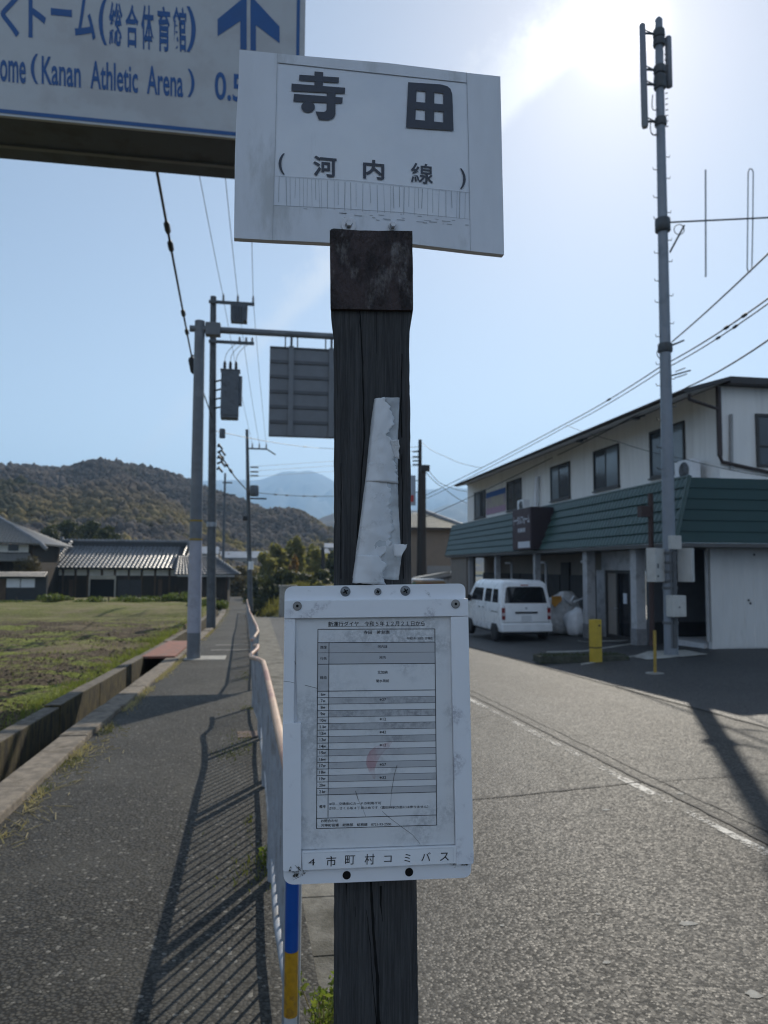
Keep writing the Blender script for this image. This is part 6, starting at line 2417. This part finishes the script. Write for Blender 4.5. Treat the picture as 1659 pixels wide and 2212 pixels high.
# big storehouse at the left edge
YS = 62.0
sh = thing('storehouse', tuple(fy(20, 1290, YS)), 'large white walled house with sweeping tiled roofs at the left edge', 'house')
xs1 = fy(70, 1200, YS).x
MB().span((xs1 - 12, YS, -2), (xs1, YS + 8, fy(40, 1176, YS).z)).build('wall', DARKWOOD, sh)
MB().span((xs1 - 12, YS - .03, fy(40, 1193, YS).z), (xs1 - .3, YS - .002, fy(40, 1177, YS).z)).build('plaster_band', PLAST2, sh)
b = MB()
ez = fy(60, 1172, YS - 1).z
tiled_slope(b, (xs1 - 12, YS - 1.0, ez + .3), (fy(88, 1178, YS - 1).x, YS - 1.0, ez - .15), (xs1 - 12, YS + 4, fy(-60, 1096, YS + 4).z + .6), (fy(-8, 1118, YS + 4).x, YS + 4, fy(-8, 1118, YS + 4).z), 44, 14, .10, .06)
tiled_slope(b, (fy(88, 1178, YS - 1).x, YS - 1.0, ez - .15), (fy(88, 1178, YS - 1).x, YS + 9, ez - .15), (fy(-8, 1118, YS + 4).x, YS + 4, fy(-8, 1118, YS + 4).z), (fy(-7, 1118, YS + 4.2).x, YS + 4.2, fy(-8, 1118, YS + 4).z), 20, 12, .10, .06)
rf = b.build('roof', mat('pale_grey_tile', (.20, .195, .185), .45, .12, 5, spec=.5), sh)  # storehouse tile is a lighter grey than the gatehouse tile
b = MB()
b.tube([Vector((fy(101, 1187, YS - 1.2).x, YS - 1.2, fy(101, 1187, YS - 1.2).z)), Vector((fy(88, 1178, YS - 1).x, YS - 1.0, ez - .05)), Vector((fy(-8, 1118, YS + 4).x, YS + 4, fy(-8, 1118, YS + 4).z + .15))], .15, 8)
b.build('hip_ridge', KAWARA, rf)
b = MB()
le = fy(30, 1212, YS - 1.8).z
tiled_slope(b, (xs1 - 12, YS - 2.0, le), (fy(72, 1213, YS - 2).x, YS - 2.0, le), (xs1 - 12, YS - .05, fy(30, 1196, YS).z), (fy(66, 1196, YS).x, YS - .05, fy(30, 1196, YS).z), 36, 7, .05, .05)
b.build('lower_roof', mat('pale_grey_tile', (.20, .195, .185), .45, .12, 5, spec=.5), sh)
pa, pb = fy(18, 1176, YS - .05), fy(40, 1190, YS - .05)
MB().span((pa.x, YS - .06, pb.z), (pb.x, YS - .003, pa.z)).build('window', glass('dim_window', (.03, .03, .03), .2), sh)
pa, pb = fy(2, 1212, YS - .05), fy(78, 1250, YS - .05)
MB().span((xs1 - 12, YS - .3, pb.z - 3), (xs1 + .4, YS - .02, le - .1)).build('lower_wall', DARKWOOD, sh)
# plastered garden wall in front of it
YW_ = 58.0
gw_ = thing('garden_wall', tuple(fy(50, 1290, YW_)), 'low dark garden wall with two white plaster panels left of the gatehouse', 'wall')
xa, xb_ = fy(-60, 1270, YW_).x, fy(100, 1270, YW_).x
MB().span((xa, YW_, -2), (xb_, YW_ + .4, fy(50, 1243, YW_).z)).build('wall', DARKWALL, gw_)
for p0_, p1_ in ((15, 43), (46, 75)):
    pa, pb = fy(p0_, 1250, YW_), fy(p1_, 1269, YW_)
    MB().span((pa.x, YW_ - .04, pb.z), (pb.x, YW_ - .002, pa.z)).build('plaster_panel', mat('bright_plaster', (.62, .64, .68), .8, .04, 3), gw_)
pa, pb = fy(-60, 1250, YW_), fy(12, 1292, YW_)
MB().span((pa.x, YW_ - .05, -2), (pb.x, YW_ - .002, pa.z)).build('board_panel', POSTW, gw_)
b = MB()
tiled_slope(b, (xa, YW_ - .5, fy(50, 1246, YW_).z), (xb_, YW_ - .5, fy(50, 1246, YW_).z), (xa, YW_ + .2, fy(50, 1236, YW_).z), (xb_, YW_ + .2, fy(50, 1236, YW_).z), 30, 3, .05, .04)
b.build('coping_tiles', mat('dark_clay_tile', (.085, .088, .095), .45, .16, 6, spec=.5), gw_)
# ------------------------------------------------------------------ bushes and trees
BUSH = leafmat('bush_leaves', (.05, .08, .016), (.16, .19, .045), .35, .8)
TOPI = leafmat('brown_topiary', (.055, .045, .02), (.13, .10, .045), .3, 1.2)
BARK = mat('bark', (.06, .05, .04), .9, .25, 8)


def bush(px, py, Y, rw, rh, label, m=BUSH, n=900, size=.11, group='bushes along the far field edge'):
    c = on_y(px, py, Y)
    t = thing('bush', (c.x, Y, c.z - rh), label, 'bush', group)
    b = MB()
    for _ in range(5):
        leaf_cloud(b, (c.x + random.uniform(-.8, .8) * rw, Y + random.uniform(-.4, .4), c.z - .42 + random.uniform(-.35, .2) * rh), (rw * .6, .8, rh * random.uniform(.4, .75)), n // 4, size)
    b.build('foliage', m, t)
    MB().tube([(c.x, Y, c.z - rh - .3), (c.x, Y, c.z)], .05, 6).build('stem', BARK, t)


for i, (px, py, Y, rw, rh, lab_) in enumerate(((120, 1279, 57, .95, .45, 'low bright bush before the grey door of the gatehouse'), (192, 1287, 55, .95, .50, 'dark round bush left of the gateway opening'), (235, 1288, 55, .85, .50, 'dark round bush right of the gateway opening'),
                                           (300, 1283, 55, 1.3, .5, 'broad low bush before the boarded wall of the gatehouse'), (345, 1280, 56, 1.4, .55, 'wide bush right of the broad low one under the tiled eave'), (388, 1275, 56, 1.1, .65, 'tallest green bush beside the grey sign mast'),
                                           (432, 1288, 50, .75, .5, 'small yellow green bush between the two poles'), (470, 1292, 52, .6, .5, 'small dark bush at the outbuilding corner'), (35, 1290, 55, 1.2, .35, 'flat straw coloured bush below the white plaster panels'))):
    bush(px, py, Y, rw, rh, lab_)
bush(42, 1214, 60, 1.25, 1.1, 'brown clipped tree top showing above the garden wall', TOPI, 1400, .09, group=None)

BAM = leafmat('bamboo_leaves', (.10, .105, .035), (.32, .29, .11), .55, .35)
DARKL = leafmat('dark_evergreen', (.034, .042, .018), (.085, .088, .034), .4, .5)
ORNG = leafmat('autumn_leaves', (.15, .09, .03), (.30, .17, .05), .35, .5)


def tree(px, ytop, ybase, Y, rw, label, m, n, size, tall=.6, name='tree'):
    tp, bs_ = on_y(px, ytop - (14 if m is BAM and Y > 80 else 0), Y), on_y(px, ybase, Y)
    h = tp.z - bs_.z
    t = thing(name, tuple(bs_), label, 'tree', 'trees beyond the road crest' if bs_.x > -6 else 'evergreens behind the gatehouse')
    b = MB()
    nb_ = 7
    for k in range(nb_):
        f = 1 - tall + tall * (k + .5) / nb_
        wv = 1.3 * rw * (1.15 - .85 * (f ** 1.6)) * random.uniform(.75, 1.15)
        leaf_cloud(b, (bs_.x + random.uniform(-.35, .35) * rw, Y + random.uniform(-.4, .4) * rw, bs_.z + h * f), (wv * .8, wv * .8, h * tall / nb_ * 1.15), n // nb_, size)
    b.build('crown', m, t)
    b = MB()
    b.tube([(bs_.x, Y, bs_.z - .3), (bs_.x + .1, Y, bs_.z + h * .5), (bs_.x, Y, bs_.z + h * .9)], [.16, .11, .03], 8)
    for k in range(5):
        a = random.uniform(0, 6.28)
        z = bs_.z + h * (.35 + .1 * k)
        b.tube([(bs_.x + .05, Y, z), (bs_.x + math.cos(a) * rw * .6, Y + math.sin(a) * rw * .6, z + h * .14)], [.05, .015], 5)
    b.build('trunk', BARK, t)


for a in ((578, 1213, 1335, 84, 1.6, 'dull bamboo clump nearest the slim utility pole', BAM, 1500, .30), (600, 1196, 1335, 88, 1.9, 'tall pale bamboo clump left of the tree group', BAM, 1800, .30), (622, 1188, 1335, 92, 1.9, 'bushy bamboo clump behind the orange tinged one', BAM, 1700, .30),
          (645, 1180, 1335, 86, 1.15, 'narrow pointed conifer highest of the tree group', BAM, 1500, .26), (632, 1205, 1335, 82, .9, 'orange tinged sapling in the tree group', ORNG, 600, .24), (668, 1197, 1335, 90, 1.9, 'spreading bamboo clump right of the pointed conifer', BAM, 1700, .30),
          (694, 1205, 1335, 84, 1.9, 'olive tree beside the short dark pole', BAM, 1500, .28), (717, 1200, 1335, 80, 1.8, 'dark tree partly hidden by the timber post', DARKL, 1500, .28)):
    tree(*a)
for a in ((590, 1236, 1345, 66, 2.0, 'low dark evergreen on the bank at the road crest', DARKL, 1900, .22, .9), (625, 1240, 1345, 64, 2.0, 'dark evergreen beside the grassy bank', DARKL, 1900, .22, .9), (660, 1246, 1345, 62, 1.9, 'dark evergreen with the concrete block in front', DARKL, 1900, .22, .9),
          (695, 1238, 1345, 62, 2.1, 'dark evergreen just left of the timber post', DARKL, 1900, .22, .9), (556, 1250, 1335, 76, 1.6, 'dim evergreen at the bend of the footway', DARKL, 1400, .24, .9), (512, 1240, 1300, 95, 2.2, 'brownish bare tree beyond the outbuilding', TOPI, 1300, .26, .9), (530, 1228, 1300, 100, 2.4, 'brownish bare tree left of the slim utility pole', TOPI, 1300, .28, .9),
          (676, 1262, 1340, 58, 1.5, 'small olive shrubby tree above the timetable corner', BAM, 900, .18, .9)):
    tree(*a)
for a in ((110, 1140, 1200, 112, 2.2, 'leftmost dark evergreen rising behind the gatehouse ridge', DARKL, 1300, .3, .8), (150, 1129, 1200, 116, 2.8, 'dark evergreen behind the left half of the gatehouse ridge', DARKL, 1600, .3, .8), (196, 1131, 1200, 114, 2.8, 'dark evergreen behind the middle of the gatehouse ridge', DARKL, 1600, .3, .8), (236, 1140, 1200, 110, 2.2, 'dark evergreen right of the others behind the gatehouse ridge', DARKL, 1300, .3, .8)):
    tree(*a)
# grassy bank right of the falling road, and the concrete end block
mb = MB()
mb.grid([[on_y(576, 1345, 52), on_y(612, 1345, 52), on_y(730, 1345, 52)], [on_y(590, 1315, 55), on_y(622, 1300, 55), on_y(730, 1290, 55)], [on_y(600, 1300, 60), on_y(650, 1268, 60), on_y(730, 1260, 60)]], smooth=True)
tag(mb.build('road_bank', FIELD), kind='structure')
pts = []
for _ in range(1500):
    t = random.random()
    u = random.gauss(0, .35)
    p = on_y(583, 1330, 53).lerp(on_y(652, 1264, 59), t)
    pts.append((p.x + u, p.y, p.z - .1))
tag(blades(pts, .5, .05, .8).build('bank_grass', leafmat('bank_blades', (.11, .11, .03), (.24, .22, .08), .45)), kind='stuff')
eb = thing('end_block', tuple(on_y(608, 1326, 45)), 'sunlit concrete end block of the bridge rail left of the timetable board', 'concrete block')
pa, pb = on_y(604, 1268, 45), on_y(640, 1330, 45)
MB().span((pa.x, 45, pb.z - .4), (pb.x, 45.5, pa.z)).build('block', PAD, eb, bevel=.03)
MB().span((pa.x - .06, 44.94, pa.z + .002), (pb.x + .06, 45.56, pa.z + .1)).build('coping', PAD, eb)

# far houses under the hill
WALLH = mat('far_house_wall', (.40, .38, .35), .85, .08, .8)
ROOFH = mat('far_house_roof', (.30, .31, .33), .35, .1, .8, spec=.6)
for (px, py, Y, wd, rm_, lab_) in ((555, 1203, 210, 5, ROOFH, 'small far house with a shining roof right of the slim pole'), (632, 1172, 330, 7, ROOFH, 'far house high on the slope above the tree group'), (666, 1182, 300, 13, ROOFH, 'long low far building behind the pointed conifer'),
                                   (709, 1183, 260, 6, ROOFH, 'far house with a bright roof beside the timber post'), (694, 1196, 230, 4, ROOFH, 'small far shed below the bright roofed house'), (516, 1205, 190, 9, ROOFH, 'far grey house between the two thin utility poles'), (528, 1192, 260, 10, ROOFH, 'long far roof behind the slim pole'), (443, 1196, 170, 5, ROOFH, 'far house seen between the sign mast and the second pole')):
    c = on_y(px, py, Y)
    t = thing('far_house', tuple(c), lab_, 'house', 'far houses under the hill')
    hh = 3.2
    MB().span((c.x - wd / 2, Y, c.z - hh - 6), (c.x + wd / 2, Y + 6, c.z)).build('wall', WALLH, t)
    b = MB()
    b.poly([(c.x - wd / 2 - .6, Y - .7, c.z - .1), (c.x + wd / 2 + .6, Y - .7, c.z - .1), (c.x + wd / 2 + .4, Y + 3, c.z + 1.5), (c.x - wd / 2 - .4, Y + 3, c.z + 1.5)], (0, 0, .15))
    b.poly([(c.x - wd / 2 - .6, Y + 6.7, c.z - .1), (c.x - wd / 2 - .4, Y + 3, c.z + 1.5), (c.x + wd / 2 + .4, Y + 3, c.z + 1.5), (c.x + wd / 2 + .6, Y + 6.7, c.z - .1)], (0, 0, .15))
    b.build('roof', rm_, t)
    b = MB()
    for k in range(2):
        b.span((c.x - wd * .3 + k * wd * .4, Y - .05, c.z - 1.9), (c.x - wd * .3 + k * wd * .4 + 1, Y - .003, c.z - .9))
    b.build('window', glass('dim_window', (.03, .03, .03), .2), t)

# ------------------------------------------------------------------ hills
m_, t_, b_ = newmat('winter_wood')
vv = t_.n('ShaderNodeTexCoord').outputs['Object']
g_ = t_.n('ShaderNodeNewGeometry')
na = t_.noise(vv, .012, 5.0, .6)
nb2 = t_.noise(vv, .11, 6.0, .7)
rnd = g_.outputs['Random Per Island']
c0 = t_.mix(t_.math('ADD', t_.math('MULTIPLY', nb2, .6), t_.math('MULTIPLY', rnd, .4)), (.12, .105, .094, 1), (.29, .25, .22, 1))
olive = t_.mix(rnd, (.24, .19, .06, 1), (.42, .33, .12, 1))
green = t_.mix(rnd, (.085, .084, .055, 1), (.165, .155, .100, 1))
sep = t_.n('ShaderNodeSeparateXYZ', inp={0: vv})
low = t_.rng(sep.outputs[2], 6, 30, 1.0, 0.0)
f1 = t_.math('MULTIPLY', t_.rng(t_.noise(vv, .028, 4.0, .6), .47, .56), low)
cc = t_.mix(f1, c0, olive)
cc = t_.mix(t_.rng(na, .56, .62), cc, green)
t_.ln(cc, b_.inputs['Base Color'])
b_.inputs['Roughness'].default_value = .95
b_.inputs['Specular IOR Level'].default_value = .05
tr_ = t_.n('ShaderNodeBsdfTranslucent', inp={'Color': cc})
mx_ = t_.n('ShaderNodeMixShader', inp={0: .45, 1: b_.outputs[0], 2: tr_.outputs[0]})
t_.ln(mx_.outputs[0], m_.node_tree.nodes['Material Output'].inputs[0])
WOOD = m_


def ridge(tab, x):
    if x <= tab[0][0]:
        return tab[0][1]
    return lerp_tab(tab, x)


def hill(name, tab, x0, x1, nx, D0, D1, zb, nr, m, rough_, seed, curve=.75):
    """real hillside: base ring at distance D0 (height zb) up to the ridge at D1, and down behind it"""
    rows = []
    for j in range(nr + 6):
        row = []
        for i in range(nx):
            px = x0 + (x1 - x0) * i / (nx - 1)
            dr_ = vec_ray(px, 1226)
            hd = np.array([dr_[0], dr_[1]]) / math.hypot(dr_[0], dr_[1])
            cosd = dr_[0] * hd[0] + dr_[1] * hd[1]
            pk = vec_ray(px, ridge(tab, px))
            tanr = pk[2] / math.hypot(pk[0], pk[1])
            zr_ = CAMH + tanr * D1
            t = j / (nr - 1)
            if t <= 1:
                d = D0 + (D1 - D0) * t
                z = zb + (zr_ - zb) * (t ** curve)
                z += rough_ * fbm(hd[0] * d * .012 + seed, hd[1] * d * .012, seed, 4) * 4 * t * (1 - t) * (1 - .3 * t)
                z += rough_ * .04 * fbm(px * .06, t * 6, seed + 3, 3) * (.25 + t)
            else:
                d = D1 + (D1 - D0) * (t - 1) * 1.5
                z = zr_ - (zr_ - zb) * min(1, (t - 1) * nr / 6) ** 1.2
            row.append((hd[0] * d, hd[1] * d, z))
        rows.append(row)
    b = MB()
    b.grid(rows)
    return tag(b.build(name, m), kind='structure'), rows[:nr]


H1_ = [(-400, 990), (-150, 985), (0, 999), (60, 1002), (110, 1008), (150, 1004), (200, 998), (245, 1004), (290, 1017), (330, 1032), (380, 1044), (440, 1062), (507, 1081), (544, 1089), (590, 1104), (636, 1117), (654, 1125), (690, 1144), (722, 1161), (780, 1190), (840, 1222), (900, 1235)]
H1 = [(x, y + 6 + max(0, min(1, (x - 450) / 200)) * 8) for x, y in H1_]
_, rows1 = hill('hill', H1, -420, 880, 170, 150, 430, -5, 60, WOOD, 16, 1.7)
H2 = [(560, 1230), (640, 1165), (668, 1132), (690, 1120), (722, 1108), (770, 1095), (840, 1090), (900, 1105), (960, 1120), (1040, 1140), (1150, 1180), (1300, 1230)]
hill('hill', H2, 560, 1300, 60, 700, 1150, -5, 24, WOOD, 30, 4.2)
MTN = mat('far_mountain_forest', (.030, .036, .036), .95, .2, .004)
H3 = [(330, 1060), (400, 1046), (440, 1038), (507, 1036), (540, 1038), (560, 1036), (586, 1027), (605, 1020), (625, 1016.5), (643, 1019.5), (661, 1015.5), (675, 1018), (691, 1025), (722, 1041), (780, 1075), (830, 1085), (880, 1065), (913, 1057), (950, 1056), (981, 1053), (1040, 1058), (1120, 1075), (1250, 1120), (1400, 1180), (1600, 1220)]
hill('mountain', H3, 330, 1600, 130, 3000, 5200, -10, 30, MTN, 90, 7.7, .9)
H4 = [(500, 1220), (700, 1200), (860, 1135), (920, 1108), (960, 1092), (1000, 1085), (1060, 1092), (1150, 1130), (1300, 1190), (1400, 1225)]
hill('mountain', H4, 500, 1400, 90, 1700, 2700, -10, 24, MTN, 50, 9.1, .9)

# woodland on the near hill: one mass of small crowns
rng_ = np.random.default_rng(5)
V, F = [], []
base = []
for i in range(6):
    pass
ico = bpy.data.meshes.new('tmp')
import bmesh
bm_ = bmesh.new()
bmesh.ops.create_icosphere(bm_, subdivisions=1, radius=1)
iv = np.array([v.co[:] for v in bm_.verts])
jf = [tuple(v.index for v in f.verts) for f in bm_.faces]
bm_.free()
bpy.data.meshes.remove(ico)
nrw, ncl = len(rows1), len(rows1[0])
NC_ = 60000
ja = rng_.uniform(0, 1, NC_) ** .85 * (nrw - 1.01)
ia = rng_.uniform(0, 1, NC_) * (ncl - 1.01)
RA = np.array(rows1)
A_ = RA[ja.astype(int), ia.astype(int)]
B_ = RA[ja.astype(int) + 1, ia.astype(int) + 1]
fr = rng_.uniform(0, 1, (NC_, 1))
P_ = A_ * (1 - fr) + B_ * fr
sz = rng_.uniform(.5, 1.0, NC_) * rng_.choice([.8, 1.15, 1.6], NC_, p=[.55, .35, .10])
tl_ = rng_.uniform(.7, 1.35, NC_)
W_ = iv[None] * (1 + rng_.uniform(-.45, .45, (NC_, len(iv), 1)))
W_ = W_ * np.stack([sz, sz, sz * tl_], 1)[:, None, :] + P_[:, None, :] + np.stack([0 * sz, 0 * sz, sz * .5], 1)[:, None, :]
VV = W_.reshape(-1, 3)
FF = (np.array(jf)[None] + (np.arange(NC_) * len(iv))[:, None, None]).reshape(-1, 3)
me = bpy.data.meshes.new('hillside_wood')
me.vertices.add(len(VV))
me.vertices.foreach_set('co', VV.ravel())
me.loops.add(FF.size)
me.loops.foreach_set('vertex_index', FF.ravel().astype(np.int32))
me.polygons.add(len(FF))
me.polygons.foreach_set('loop_start', np.arange(0, FF.size, 3, dtype=np.int32))
me.update(calc_edges=True)
me.materials.append(WOOD)
o = bpy.data.objects.new('hillside_wood', me)
C.objects.link(o)
tag(o, kind='stuff')

# ------------------------------------------------------------------ air
HAZE = 0.00027
m_ = bpy.data.materials.new('haze')
m_.use_nodes = True
t_ = NT(m_.node_tree)
for n in list(m_.node_tree.nodes):
    m_.node_tree.nodes.remove(n)
pv = t_.n('ShaderNodeVolumePrincipled', inp={'Color': (.44, .69, 1.0, 1), 'Density': HAZE, 'Anisotropy': 0.2})
mo = t_.n('ShaderNodeOutputMaterial')
t_.ln(pv.outputs[0], mo.inputs['Volume'])
o = MB().span((-9500, -6500, -12), (9500, 9500, 780)).build('haze', m_)
tag(o, kind='stuff')
